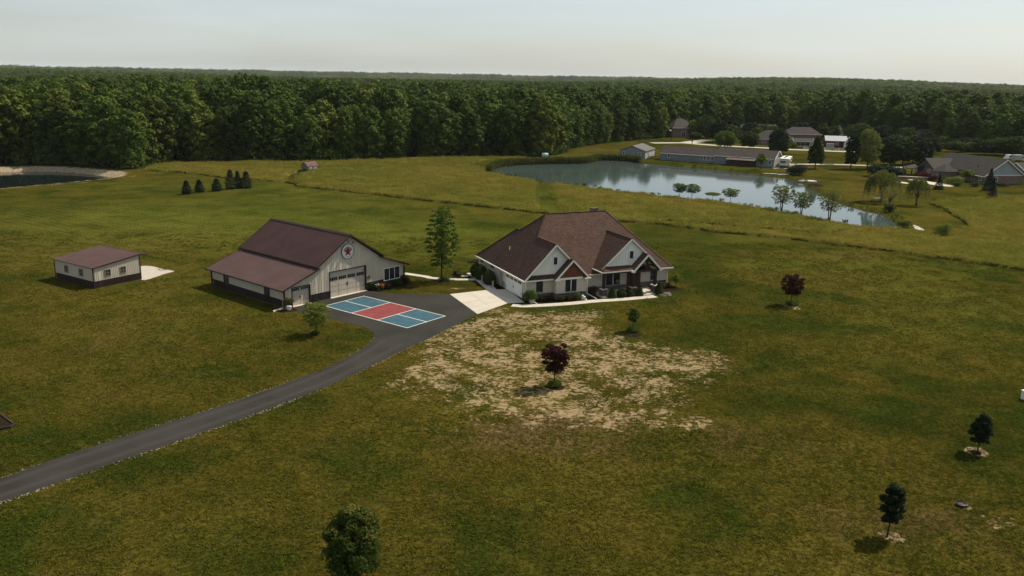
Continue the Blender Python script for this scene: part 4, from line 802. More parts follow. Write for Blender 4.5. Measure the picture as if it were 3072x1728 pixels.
L_['rust'] = leafmat('russet_leaves', (.06, .035, .022), (.04, .024, .016), .2, .12)
L_['willow'] = leafmat('willow_leaves', (.12, .135, .036), (.082, .098, .027), .35, .12)
L_['needle'] = leafmat('needles', (.018, .030, .013), (.012, .021, .010), .08, .15)
L_['bluegreen'] = leafmat('spruce_needles', (.024, .038, .024), (.017, .028, .018), .08, .15)
L_['tip'] = leafmat('yellow_green_leaves', (.13, .12, .022), (.085, .10, .02), .4, .1)
L_['reed'] = leafmat('reed_blades', (.10, .105, .028), (.060, .072, .018), .2, .1)
L_['flower_o'] = leafmat('orange_petals', (.55, .13, .02), (.45, .10, .02), .2, .1)
L_['flower_w'] = leafmat('white_petals', (.6, .58, .52), (.5, .48, .44), .2, .1)
L_['ornamental'] = leafmat('ornamental_grass', (.075, .10, .018), (.045, .07, .014), .3, .12)
def leaf_quads(C, Nn, size, rng, aspect=.62, tang=None):
    n = len(C); Nn = Nn / (np.linalg.norm(Nn, axis=1, keepdims=True) + 1e-9)
    T = rng.normal(size=(n, 3)) if tang is None else tang + rng.normal(size=(n, 3)) * .25
    T -= (T * Nn).sum(1, keepdims=True) * Nn; T /= np.linalg.norm(T, axis=1, keepdims=True) + 1e-9; B = np.cross(Nn, T)
    s = np.asarray(size)[:, None] if np.ndim(size) else np.full((n, 1), size)
    V = np.stack([C - T * s, C + B * s * aspect + T * s * .1, C + T * s, C - B * s * aspect + T * s * .1], 1).reshape(-1, 3)
    return V, np.arange(4 * n).reshape(-1, 4)
def blobs_leaves(blobs, n, leaf, rng, up=.25, jit=.55, shell=.55):
    wts = np.array([b[1][0] * b[1][1] + b[1][0] * b[1][2] for b in blobs]); cnt = rng.multinomial(n, wts / wts.sum()); C = []; Nn = []
    for (c, r, *_), k in zip(blobs, cnt):
        d = rng.normal(size=(k, 3)); d /= np.linalg.norm(d, axis=1, keepdims=True); d[:, 2] = np.where(d[:, 2] < -.5, -d[:, 2], d[:, 2])
        rr = shell + (1 - shell) * rng.random((k, 1)) ** .6; rr *= 1 + .18 * rng.normal(size=(k, 1)).clip(-1.5, 1.5) * (rng.random((k, 1)) < .25)
        C.append(np.array(c) + d * np.array(r) * rr); Nn.append(d + rng.normal(size=(k, 3)) * jit + np.array([0, 0, up]))
    C = np.concatenate(C); Nn = np.concatenate(Nn); return leaf_quads(C, Nn, leaf * (.65 + .7 * rng.random(len(C))), rng)
def make_blobs(rng, h0, h1, rad, prof, k, br=.34, flat=.8, lean=(0, 0), core=True):
    out = []
    for i in range(k):
        z = min(.999, max(.0, (i + .2 + .6 * rng.random()) / k)); a = i * 2.39996 + rng.random() * .7; R0 = rad * prof(z); s = br * rad * (.65 + .65 * rng.random()) * (.55 + .45 * min(1, prof(z)))
        q = max(.0, R0 - s * .62) * (.62 + .38 * rng.random() ** .5)
        out.append(((math.cos(a) * q + lean[0] * z, math.sin(a) * q + lean[1] * z, h0 + (h1 - h0) * z), (s, s, s * flat)))
    if core:
        for i in range(5): z = (i + .5) / 5; s = rad * prof(z) * .5; out.append(((lean[0] * z, lean[1] * z, h0 + (h1 - h0) * z), (s, s, (h1 - h0) * .14)))
    return out
PR = {'broad': lambda z: max(.34, 1 - ((z - .40) / .74) ** 2), 'round': lambda z: math.sqrt(max(.05, 1 - (2 * z - .9) ** 2 * .85)), 'oval': lambda z: .25 + .75 * math.sin(math.pi * min(1, .12 + z * .80)) ** .8, 'vase': lambda z: .35 + .65 * math.sin(math.pi * min(1, .1 + z * .62)),
      'cone': lambda z: max(.08, 1.02 - z), 'tall': lambda z: .35 + .6 * math.sin(math.pi * (.12 + .8 * z)), 'egg': lambda z: (.62 + .38 * math.sin(math.pi * min(1, z * 1.15 + .18))) * (1 if z < .6 else 1 - (z - .6) * 1.25), 'col': lambda z: .9 - .35 * abs(z - .45)}
def trunk_mesh(rng, h, r, top, bark, limbs=0, spread=0, lean=(0, 0), stems=1, name='trunk'):
    mb = MB()
    for s in range(stems):
        a = s * 6.28 / max(1, stems) + .5; off = (.0 if stems == 1 else .12 + .05 * h * .3); ox, oy = math.cos(a) * off, math.sin(a) * off; ll = (lean[0] + ox * 3.0, lean[1] + oy * 3.0)
        pts = [(ox * .5 + ll[0] * f + rng.normal() * r * .25 * (f > 0), oy * .5 + ll[1] * f + rng.normal() * r * .25 * (f > 0), (-.05 if f == 0 else 0) + top * f) for f in (0, .12, .35, .6, .8, 1)]
        mb.tube(pts, [r * 1.25, r, r * .85, r * .65, r * .45, r * .15], 7)
        for k in range(limbs):
            f = .3 + .6 * (k + rng.random()) / max(1, limbs); b = Vector((ll[0] * f, ll[1] * f, top * f)); an = k * 2.4 + s; L = spread * (.7 + .5 * rng.random()) * (1.1 - f * .5)
            e = b + Vector((math.cos(an) * L, math.sin(an) * L, L * .75)); mb.tube([b, b.lerp(e, .5) + Vector((0, 0, L * .08)), e], [r * .4, r * .26, r * .06], 5)
    return mb.mesh(name, bark, True)
def crown_mesh(rng, kind, h0, h1, rad, n, leaf, m, blobs_n=18, br=.34, flat=.8, lean=(0, 0), up=.25, jit=.55, prof=None):
    V, Q = blobs_leaves(make_blobs(rng, h0, h1, rad, PR[prof or kind], blobs_n, br, flat, lean), n, leaf, rng, up, jit); return npmesh('crown', V, Q, m)
def tree(name, label, base, h, wd, kind='round', leafm='green', n=2200, leaf=.12, bole=.25, bark='bark', r=None, blobs_n=20, br=.36, flat=.8, lean=(0, 0), limbs=5, stems=1, seed=1, group=None, cat='tree', jit=.55, up=.25, topm=None):
    rng = np.random.default_rng(seed); o = E(name, base, 0, label, cat, group); rad = wd / 2; r = r or max(.03, h * .016)
    link('trunk', trunk_mesh(rng, h, r, h * .86, M[bark], limbs, rad * .7, lean, stems), None, o)
    link('crown', crown_mesh(rng, kind, h * bole + rad * .12, h - rad * .14, rad, n, leaf, L_[leafm], blobs_n, br, flat, lean, up, jit), None, o)
    if topm:
        V, Q = blobs_leaves([b for b in make_blobs(rng, h * .55, h, rad * .95, PR[kind], 8, .3, .8)], n // 7, leaf, rng, .5, .6); link('new_growth', npmesh('new_growth', V, Q, L_[topm]), None, o)
    return o
def conifer(name, label, base, h, wd, leafm='needle', n=2600, leaf=.11, seed=1, bole=.03, group=None, prof='egg', bare=0.0, cat='tree'):
    rng = np.random.default_rng(seed); o = E(name, base, 0, label, cat, group); rad = wd / 2; link('trunk', trunk_mesh(rng, h, h * .022, h * .95, M['bark']), None, o); pf = PR[prof]
    z = rng.random(n) ** (1.15 if prof != 'cone' else 1.35); a = rng.random(n) * 6.283; lay = (np.floor(z * h / (.10 * h)) % 2); rr = np.array([pf(v) for v in z]) * rad * (.55 + .45 * rng.random(n) ** .5) * (.80 + .16 * lay + .16 * np.sin(a * 4 + z * 23) + .12 * np.sin(a * 9 - z * 31)) 
    C = np.stack([np.cos(a) * rr, np.sin(a) * rr, h * bole + z * h * (1 - bole) - rr * .12], 1); rad_v = np.stack([np.cos(a), np.sin(a), np.full(n, .15)], 1)
    V, Q = leaf_quads(C, np.stack([np.cos(a) * .5, np.sin(a) * .5, np.full(n, .85)], 1) + rng.normal(size=(n, 3)) * .45, leaf * (.7 + .7 * rng.random(n)), rng, .45, rad_v)
    tip = rng.random(60) ; C2 = np.stack([rng.normal(size=60) * .03, rng.normal(size=60) * .03, h * (.9 + .13 * tip)], 1); V2, Q2 = leaf_quads(C2, rng.normal(size=(60, 3)), leaf * .8, rng, .4, np.tile([0, 0, 1.0], (60, 1)))
    link('crown', npmesh('crown', np.concatenate([V, V2]), np.concatenate([Q, Q2 + len(V)]), L_[leafm]), None, o); return o
def willow(name, label, base, h, wd, seed, strands=170, lean=(0, 0), group=None, dens=1.0):
    rng = np.random.default_rng(seed); o = E(name, base, 0, label, 'tree', group); r = h * .035; mb = MB(); rad = wd / 2; C = []; T = []
    mb.tube([(0, 0, -.1), (.03, 0, h * .12), (.0, .05, h * .3)], [r * 1.4, r, r * .9], 8)
    for k in range(7):
        a = k * .9 + rng.random() * .5; q = rad * (.35 + .45 * rng.random()); e = Vector((math.cos(a) * q + lean[0], math.sin(a) * q + lean[1], h * (.68 + .25 * rng.random()))); b = Vector((0, .05, h * (.22 + .08 * rng.random())))
        mb.tube([b, b.lerp(e, .45) + Vector((0, 0, h * .04)), e], [r * .6, r * .35, r * .08], 6)
    for k in range(strands):
        a = rng.random() * 6.283; q = rad * math.sqrt(rng.random()) * .95; z0 = h * (.62 + .38 * (1 - (q / rad) ** 2) * (.7 + .3 * rng.random())); L = h * (.18 + .42 * rng.random() * (q / rad + .25)); m_ = int((10 + 14 * L / h * 3) * dens)
        f = np.linspace(0, 1, m_); out = q + rad * .22 * np.sin(f * 1.4); x = np.cos(a) * out + lean[0] * (z0 / h); y = np.sin(a) * out + lean[1] * (z0 / h); z = z0 + h * .03 * np.sin(f * 3.14) - L * f ** 1.5
        C.append(np.stack([x, y, z], 1) + rng.normal(size=(m_, 3)) * .05 * rad * .5); T.append(np.tile([math.cos(a) * .4, math.sin(a) * .4, -1.0], (m_, 1)))
    C = np.concatenate(C); T = np.concatenate(T); V, Q = leaf_quads(C, rng.normal(size=(len(C), 3)) + np.array([0, 0, .3]), .17 * h / 6 * (.7 + .6 * rng.random(len(C))), rng, .35, T)
    link('trunk', mb.mesh('trunk', M['bark_pale'], True), None, o); link('crown', npmesh('crown', V, Q, L_['willow']), None, o); return o
def shrub(name, label, base, wd, h, leafm='deep', n=700, leaf=.06, seed=1, group=None, flat=None, k=7, cat='shrub', ground=.0):
    rng = np.random.default_rng(seed); bl = [((math.cos(i * 2.4) * wd * .22 * (i > 0), math.sin(i * 2.4) * wd * .22 * (i > 0), h * (.42 + .14 * (i % 3 - 1))), (wd * .30, wd * .30, h * .45)) for i in range(k)]
    V, Q = blobs_leaves(bl, n, leaf, rng, .3, .5); V[:, 2] = np.maximum(V[:, 2], .01); o = E(name, base, 0, label, cat, group); link('foliage', npmesh('foliage', V, Q, L_[leafm]), None, o)
    link('stem', trunk_mesh(rng, h, .025, h * .6, M['bark'], 3, wd * .25, name='stem'), None, o); return o
def topiary(name, label, base, wd, h, seed, leafm='deep', cone=True, group=None, n=2200):
    rng = np.random.default_rng(seed); z = rng.random(n) ** 1.2; a = rng.random(n) * 6.283; rr = wd / 2 * ((1 - z) ** .6 if cone else np.sqrt(np.clip(1 - (2 * z - .85) ** 2 * .9, .02, 1))) * (.88 + .14 * rng.random(n))
    C = np.stack([np.cos(a) * rr, np.sin(a) * rr, z * h + .03], 1); V, Q = leaf_quads(C, np.stack([np.cos(a), np.sin(a), np.full(n, .5)], 1) + rng.normal(size=(n, 3)) * .4, .085 * (.7 + .6 * rng.random(n)), rng)
    o = E(name, base, 0, label, 'shrub', group); link('foliage', npmesh('foliage', V, Q, L_[leafm]), None, o); link('stem', trunk_mesh(rng, h, .03, h * .8, M['bark'], name='stem'), None, o); return o
def grass_ring(name, label, base, rad, h, n, seed, leafm='ornamental', inner=.15):
    rng = np.random.default_rng(seed); k = 13; C = []; T = []
    for i in range(k):
        a = i * 6.283 / k; cx, cy = base.x + math.cos(a) * rad * .62, base.y + math.sin(a) * rad * .62; m_ = n // k
        b = rng.random(m_) * 6.283; e = rng.random(m_) ** .5; s = rad * .42
        C.append(np.stack([cx + np.cos(b) * s * e, cy + np.sin(b) * s * e, h * (.25 + .6 * rng.random(m_)) * (1.15 - e * .6)], 1)); T.append(np.stack([np.cos(b) * e * .7, np.sin(b) * e * .7, np.ones(m_)], 1))
    C = np.concatenate(C); T = np.concatenate(T); V, Q = leaf_quads(C, rng.normal(size=(len(C), 3)), h * .33 * (.7 + .5 * rng.random(len(C))), rng, .16, T); V[:, 2] = np.maximum(V[:, 2], .0)
    return tag(link(name, npmesh(name, V, Q, L_[leafm])), label, 'grass')

# ---- yard trees near the camera
b_ = g(1062, 1752); o = tree('linden_tree', 'bushy young tree with yellow orange tips, cut off by the bottom edge', b_, tall(b_, 0, 1521), 3.3, 'broad', 'fg', 12000, .078, .16, blobs_n=60, br=.26, seed=3, topm='tip')
b_ = ce(352, 1190); h_ = tall(b_, 0, 1455); tree('linden_tree', 'tall oval dark tree in a bare soil ring, lower right lawn', b_, h_, 1.5, 'oval', 'dark', 7500, .078, .27, blobs_n=26, br=.34, seed=5, lean=(.12, 0))
bed('tree_soil_ring', [ce(265,1152), ce(300,1136), ce(335,1142), ce(380,1140), ce(440,1160), ce(470,1195), ce(518,1218), ce(498,1243), ce(440,1238), ce(400,1246), ce(360,1222), ce(318,1205), ce(300,1178)], M['soil'], 'bare soil round the tall oval tree', .006)
b_ = ce(1140, 452); h_ = tall(b_, 0, 1242); tree('linden_tree', 'broad egg shaped dark tree in a mulch ring near right edge', b_, h_, 1.65, 'broad', 'dark', 7500, .078, .22, blobs_n=26, br=.32, seed=6)
bed('tree_soil_ring', [ce(1012,428), ce(1045,408), ce(1090,405), ce(1120,412), ce(1165,414), ce(1200,440), ce(1238,462), ce(1225,492), ce(1180,488), ce(1150,492), ce(1100,478), ce(1060,462), ce(1030,452)], M['soil'], 'bare soil round the egg shaped tree', .006); bed('tree_mulch', [ce(1065,445), ce(1110,430), ce(1170,455), ce(1170,482), ce(1100,478)], M['mulch'], 'dark mulch round the egg shaped tree', .012)
b_ = g(1664, 1158); h_ = tall(b_, 0, 1036); tree('purple_maple', 'purple leaved young maple on the bare patchy front lawn', b_, h_, 2.55, 'vase', 'purple', 5200, .08, .30, blobs_n=44, br=.22, flat=.6, seed=8, jit=.7)
grass_ring('ornamental_grass', 'green ornamental grass ring under the maple on bare soil', b_, .62, .5, 1300, 8); bed('tree_mulch', [g(1636,1162), g(1665,1152), g(1697,1163), g(1670,1172)], M['mulch'], 'mulch under the front lawn maple', .012)
b_ = g(2371.8, 915); h_ = tall(b_, 0, 825); tree('purple_maple', 'purple leaved young maple standing on the green right lawn', b_, h_, 2.85, 'vase', 'purple', 5200, .085, .30, blobs_n=44, br=.22, flat=.6, seed=9, jit=.7)
grass_ring('ornamental_grass', 'dark green ornamental grass under the maple on green lawn', b_ + Vector((.15, -.1, 0)), .72, .45, 1300, 9); bed('tree_soil_ring', [g(2350,918), g(2372,912), g(2397,922), g(2400,930), g(2372,927)], M['soil'], 'soil ring of the right lawn maple', .006)
b_ = g(1898, 993); h_ = tall(b_, 0, 922); tree('small_round_tree', 'small lollipop tree with bright green tips before the porch', b_, h_, 1.5, 'oval', 'deep', 2200, .06, .36, blobs_n=18, br=.36, seed=10, topm='lime')
grass_ring('ornamental_grass', 'bright green grass ring under the small lollipop tree', b_ + Vector((.05, -.15, 0)), .72, .5, 1300, 10); bed('tree_mulch', [g(1868,1006), g(1890,1000), g(1922,1003), g(1920,1010), g(1890,1012)], M['mulch'], 'mulch ring of the small lollipop tree', .008)
b_ = g(949, 1004); h_ = tall(b_, 0, 905); tree('light_green_tree', 'feathery light green young tree beside the drive bend', b_, h_, 3.1, 'vase', 'lime', 3600, .085, .20, blobs_n=52, br=.18, flat=.6, limbs=8, seed=11, jit=.8)
shrub('ground_shrub', 'low dark shrub at the foot of the feathery tree', b_ + Vector((-.1, -.1, 0)), 1.1, .45, 'deep', 500, .06, 12)
b_ = g(1326, 842); h_ = tall(b_, 0, 618); o = tree('locust_tree', 'tall loose green tree standing between barn and house', b_, h_, 4.8, 'tall', 'green', 6800, .115, .16, blobs_n=90, br=.17, flat=.5, limbs=16, seed=14, jit=.8, r=.11)
bed('tree_mulch', [g(1302,842), g(1325,836), g(1348,845), g(1345,855), g(1315,856)], M['mulch'], 'mulch under the tall locust tree', .008); shrub('ground_shrub', 'dark low shrub at the foot of the tall loose tree', b_ + Vector((.3, -.2, 0)), 1.9, .55, 'deep', 900, .07, 15)
b_ = g(2025, 860); tree('small_ornamental_tree', 'small bright green tree off the right corner of the house', b_, tall(b_, 0, 819), 1.75, 'round', 'lime', 1400, .07, .28, blobs_n=14, br=.3, flat=.55, seed=16, lean=(.25, 0))
bed('corner_bed', [c5(1380,1080), c5(1560,1030), c5(1700,1060), c5(1830,1090), c5(1720,1112), c5(1520,1125), c5(1400,1120)], M['mulch'], 'mulch bed at the right corner of the house', .01)
# conifers left of the meadow line
for i, (x, y, tx, ty, wd, lb) in enumerate(((325,655,320,440,2.3,'leftmost of the row of short conifers'), (530,625,520,425,2.2,'second short conifer from the left in the row'), (810,605,800,405,2.5,'third short conifer, standing alone with gaps both sides'), (1030,575,1020,265,2.55,'tallest pointed conifer in the row'), (1150,558,1165,285,2.0,'conifer half hidden behind its wider neighbour'), (1285,560,1280,290,2.9,'rightmost and widest conifer of the row'))):
    b_ = cp(x, y); conifer('spruce_tree', 'dark spruce, ' + lb, b_, tall(b_, 0, 460 + ty * 480 / 2576), wd, 'needle', 2200, .14, 30 + i, group='row of short spruces on the lawn')
# ---- trees round the large pond
for i, (x, y, ty, wd, kd, lf, lb) in enumerate(((860,928,755,2.9,'vase','green','slim cypress, first of the four flat topped trees by the pond'), (995,938,755,3.9,'round','green','wide flat topped cypress, second of four on the pond bank'), (1220,947,850,3.1,'round','lime','lowest, umbrella shaped cypress on the pond bank'), (1415,973,812,3.4,'vase','lime','pale green layered cypress, last of four on the pond bank'))):
    b_ = cn(x, y); h_ = tall(b_, 0, 340 + ty * .276); tree('cypress_tree', lb, b_, h_, wd * 1.22, kd, lf, 2600, .12, .34 if i != 2 else .5, blobs_n=46, br=.22, flat=.28, limbs=8, seed=50 + i, group='cypresses on the pond bank', jit=.4, up=.9)
for i, (b_, ty, wd, lb) in enumerate(((cn(1970,1064), 340 + 775 * .276, 4.0, 'river birch nearest the cypresses on the pond bank'), (cn(2185,1102), 340 + 850 * .276, 3.8, 'middle river birch of three on the near bank'), (cr(318,1162), 340 + .2761 * 815, 4.4, 'river birch of three on near bank, nearest the willows'))):
    tree('river_birch', lb, b_, tall(b_, 0, ty), wd * 1.25, 'vase', 'willow', 3000, .115, .22, 'bark', blobs_n=64, br=.16, flat=.75, limbs=6, stems=3, seed=60 + i, group='river birches on the near pond bank', jit=.9)
willow('willow_tree', 'largest drooping willow on the far right pond bank', cr(880, 965), tall(cr(880, 965), 0, 340 + .2761 * 615), 7.2, 71, 230)
willow('willow_tree', 'sparse forked willow leaning over the pond edge', cr(965, 1038), tall(cr(965, 1038), 0, 340 + .2761 * 775), 6.2, 72, 70, (.6, 0), dens=.6)
willow('willow_tree', 'rounder willow on the lawn between pond and stone house', cr(1260, 1002), tall(cr(1260, 1002), 0, 340 + .2761 * 690), 4.6, 73, 150)
shrub('pond_edge_shrub', 'dark bushy clump under the sparse willow at the water', cr(970, 1075), 2.6, 1.8, 'dark', 900, .12, 74); shrub('lone_shrub', 'leafy lone bush in the field near the pond outlet', cr(1545, 1345), 3.3, tall(cr(1545, 1345), 0, 340 + .2761 * 1185), 'lime', 1500, .12, 75, k=9)
shrub('pond_edge_shrub', 'low leafy clump at the outlet end of the pond', cr(1130, 1240), 3.0, 1.4, 'green', 900, .12, 76)
# ---- house beds
bed('front_bed', [tuple((HM @ Vector(p))[:2]) for p in ((.2,-2.0,0),(-.4,-.9,0),(.0,-.1,0),(3.5,-.1,0),(3.6,-1.0,0),(7.9,-1.0,0),(8.0,.5,0),(9.3,.5,0),(9.4,-2.4,0),(14.2,-2.4,0),(14.2,-3.1,0),(9.5,-3.1,0),(6.2,-2.7,0),(3,-2.45,0))], M['mulch'], 'dark mulch bed along the house front', .022)
bed('side_bed', [tuple((HM @ Vector(p))[:2]) for p in ((-.1,6.5,0),(-.1,14.6,0),(-1.2,15.0,0),(-1.9,13,0),(-1.7,10,0),(-1.5,7.4,0),(-1.5,6.5,0))], M['mulch'], 'dark mulch bed on the left side of the house', .02)
bed('right_bed', [tuple((HM @ Vector(p))[:2]) for p in ((17.7,.5,0),(20.8,.5,0),(21.6,-.2,0),(21,-1.5,0),(18,-2.6,0),(17.6,-2.4,0))], M['mulch'], 'dark mulch bed at the right end of the house front', .02)
HP = lambda s, t: (HM @ Vector((s, t, 0)))
spec = (('corner_shrub', 'big leafy shrub in a pot at the garage corner', .05, -1.15, 1.75, 1.75, 'green', 1500, .085), ('bed_shrub', 'green shrub under the single front window', 1.75, -1.05, .95, .85, 'deep', 600, .06), ('bed_shrub', 'russet shrub beside the front bay of the house', 2.75, -.95, 1.0, .8, 'rust', 600, .06), ('bed_shrub', 'dark shrub left of the double front window', 3.9, -1.75, .9, .7, 'deep', 500, .06),
        ('bed_shrub', 'russet low shrub below the double front window', 4.9, -1.75, 1.1, .7, 'rust', 600, .06), ('bed_shrub', 'round green shrub right of the double window', 6.05, -1.75, 1.0, .95, 'green', 700, .06), ('bed_shrub', 'small green shrub by the bent downspout', 7.35, -1.75, .8, .6, 'green', 450, .06), ('bed_shrub', 'dark red shrub in the recess beside the porch', 8.9, -.6, 1.4, 1.3, 'rust', 900, .07),
        ('bed_shrub', 'red brown spreading shrub right of the entry pier', 18.5, -1.2, 1.6, 1.05, 'rust', 900, .07), ('bed_shrub', 'dark shrub at the right end of the front wall', 20.2, -.6, 1.1, .9, 'deep', 600, .06), ('bed_shrub', 'dark low shrub beside the entry walk', 17.7, -.7, 1.0, .85, 'deep', 500, .06))
for i, (nm, lb, s_, t_, wd, hh, lf, n_, lf2) in enumerate(spec): shrub(nm, lb, HP(s_, t_), wd, hh, lf, n_, lf2, 90 + i)
pot = E('planter_pot', HP(.05, -1.5), 0, 'pale pot at the foot of the garage corner shrub', 'pot'); MB().lathe((0, 0, 0), [(.24, 0), (.34, .5), (.36, .52), (.3, .52), (.28, .42)], 14).build('bowl', M['terracotta'], pot)
for i, (s_, t_, c_, wd, hh, lb) in enumerate(((10.6, -2.45, True, 1.15, 1.25, 'cone shaped clipped shrub in front of the left porch pier'), (12.0, -2.5, False, 1.25, .95, 'clipped round shrub, left of a pair before the porch window'), (13.1, -2.5, False, 1.15, 1.0, 'clipped round shrub, right of a pair before the porch window'), (14.45, -2.75, True, 1.0, 1.3, 'cone shaped clipped shrub beside the entry step'), (17.35, -2.75, True, 1.2, 1.45, 'cone shaped clipped shrub hiding the right entry pier'))): topiary('clipped_shrub', lb, HP(s_, t_), wd, hh, 110 + i, 'deep', c_)
for i, (t_, wd, hh, lb) in enumerate(((13.7, 1.7, 1.9, 'farthest of the tall rounded shrubs along the left house wall'), (12.1, 1.7, 2.0, 'second tall rounded shrub along the left house wall'), (9.2, 1.7, 1.9, 'tall rounded shrub in front of the air conditioner'))): topiary('rounded_shrub', lb, HP(-1.05, t_), wd, hh, 120 + i, 'deep', False, n=3200)
shrub('bed_shrub', 'dark red shrub beside the electric meter box', HP(-.9, 8.1), 1.2, 1.0, 'rust', 700, .07, 125)
# bed by the side walk
bed('walk_bed', [c3(350,655), c3(400,640), c3(470,645), c3(500,665), c3(510,690), c3(420,690), c3(360,680)], M['mulch'], 'mulch bed beside the side walk', .01)
for i, (x, y, lf, lb) in enumerate(((375,655,'crimson','dark red leafed plant in the bed by the side walk'), (410,668,'green','low green plant in the bed by the side walk'), (445,650,'lime','yellow green plant in the bed by the side walk'))): shrub('bed_plant', lb, c3(x, y), 1.1, .6, lf, 450, .06, 130 + i)
o = MB().lathe((0, 0, 0), [(.55, 0), (.55, .05)], 16).build('stepping_stone', M['concrete']); o.location = c3(450, 668); tag(o, 'round pale stepping stone in the bed by the walk', 'stone')
# barn corner plants
for i, (x, y, wd, hh, lf, lb) in enumerate(((1800,800,1.0,1.0,'deep','dark leafy shrub next to the wide barn door'), (1935,790,1.35,.85,'rust','purple brown barberry mound under the barn window'), (2040,765,1.35,1.0,'deep','round clipped green shrub under the barn window'), (2115,738,1.3,1.0,'rust','purple brown shrub at the barn corner'))): shrub('barn_shrub', lb, c2(x, y), wd, hh, lf, 800, .065, 140 + i)
pt = E('flower_pot', c2(1830, 808), 0, 'pot of mixed flowers beside the wide barn door', 'flower pot'); MB().lathe((0, 0, 0), [(.2, 0), (.3, .42), (.26, .42)], 12).build('pot', M['black'], pt)
for (mm_, n_, off) in (('green', 260, (0, 0, .75)), ('rust', 80, (.0, .1, .95)), ('flower_w', 60, (.18, -.1, .7)), ('flower_o', 90, (.75, -.05, .65))):
    rng = np.random.default_rng(n_); V, Q = blobs_leaves([(off, (.3, .3, .26))], n_, .06, rng); link('flowers' if 'flower' in mm_ else 'leaves', npmesh('flowers', V, Q, L_[mm_]), None, pt)
V, Q = blobs_leaves([((.75, -.05, .42), (.28, .28, .3))], 220, .06, np.random.default_rng(5)); link('leaves', npmesh('leaves', V, Q, L_['green']), None, pt)
pt = E('potted_shrub', c2(990, 998), 0, 'yellow green shrub in a white pot at the near barn corner', 'potted plant'); MB().lathe((0, 0, 0), [(.2, 0), (.3, .42), (.33, .44), (.27, .44)], 14).build('pot', M['white_plastic'], pt)
V, Q = blobs_leaves([((.1, 0, 1.05), (.42, .4, .32)), ((-.25, .1, 1.15), (.34, .3, .3)), ((.3, .1, 1.2), (.25, .25, .22))], 700, .07, np.random.default_rng(6)); link('foliage', npmesh('foliage', V, Q, L_['tip']), None, pt)
link('stem', trunk_mesh(np.random.default_rng(1), 1, .03, 1.0, M['bark'], 3, .3, name='stem'), None, pt)
bed('barn_corner_bed', [c2(870,1015), c2(950,990), c2(1050,985), c2(1060,1005), c2(960,1022)], M['mulch'], 'dark mulch at the near barn corner', .022)
bed('barn_bed', [c2(1745,800), c2(1900,770), c2(2100,700), c2(2160,720), c2(2150,750), c2(2000,790), c2(1850,818)], M['mulch'], 'mulch bed under the barn window', .009)
# rocks by the entry
for i, (x, y, s_) in enumerate(((1395,1195,.3), (1440,1185,.28), (1510,1180,.55), (1470,1205,.25), (1545,1200,.3), (1420,1160,.3))):
    rng = random.Random(i); mb = MB(); mb.lathe((0, 0, -.05), [(s_ * rng.uniform(.9, 1.1), 0), (s_ * 1.05, s_ * .25), (s_ * .75, s_ * .5), (s_ * .2, s_ * .62)], 9)
    mb.v = [(a + rng.uniform(-.05, .05), b + rng.uniform(-.05, .05), c) for a, b, c in mb.v]; o = mb.build('garden_rock', M['stone']); o.location = c5(x, y); tag(o, ('leftmost grey rock', 'second grey rock from the left', 'largest grey rock', 'small grey rock before the largest', 'rightmost grey rock', 'grey rock behind the others')[i] + ' in the rock pile by the entry shrub', 'rock', 'rocks by the entry')
# ================================================================ neighbouring houses and things beyond the pond
def simple_house(name, label, corner, ang, L, W, ev, rz, wm, rm, kind='gable', wins=(), ov=.4, hipr=None, ends=None, cat='house'):
    o = E(name, (corner[0], corner[1], 0), ang, label, cat); MB().box(0, 0, 0, L, W, ev).build('wall', M[wm], o); mid = W / 2; sl = (rz - ev) / (mid); e0 = ev - sl * ov
    if kind == 'gable':
        rf_ = MB().slab([(-ov, -ov, e0), (L + ov, -ov, e0), (L + ov, mid, rz), (-ov, mid, rz)], .15).build('roof', M[rm], o); MB().slab([(-ov, W + ov, e0), (L + ov, W + ov, e0), (L + ov, mid, rz), (-ov, mid, rz)], .15).build('roof', M[rm], o)
        for x in (.0, L - .12): MB().prism([(x, 0, ev), (x, W, ev), (x, mid, rz - .15)], (.12, 0, 0)).build('gable_end', M[ends or wm], o)
        for x in (-ov - .03, L + ov + .03):
            for y in (-ov, W + ov): MB().bar((x, y, e0 - .06), (x, mid, rz - .06), .05, .2).build('rake_board', M['white'], o)
    else:
        h = hipr or mid
        for pl in ([(-ov,-ov,e0),(L+ov,-ov,e0),(L-h,mid,rz),(h,mid,rz)], [(-ov,W+ov,e0),(L+ov,W+ov,e0),(L-h,mid,rz),(h,mid,rz)], [(-ov,-ov,e0),(-ov,W+ov,e0),(h,mid,rz)], [(L+ov,-ov,e0),(L+ov,W+ov,e0),(L-h,mid,rz)]): MB().slab(pl, .12).build('roof', M[rm], o)
    MB().box(-ov, -ov - .1, e0 - .16, L + ov, -ov, e0 - .01).build('gutter', M['white'], o)
    for (sd, u0, u1, z0, z1, nx, ny) in wins:
        oo, aa, nn_ = {'f': (Vector((0, 0, 0)), X3, -Y3), 'l': (Vector((0, 0, 0)), Y3, -X3), 'r': (Vector((L, 0, 0)), Y3, X3)}[sd]; window(o, oo, aa, nn_, u0, u1, z0, z1, nx, ny, M['white'], M['glass'], .09, .06)
    return o
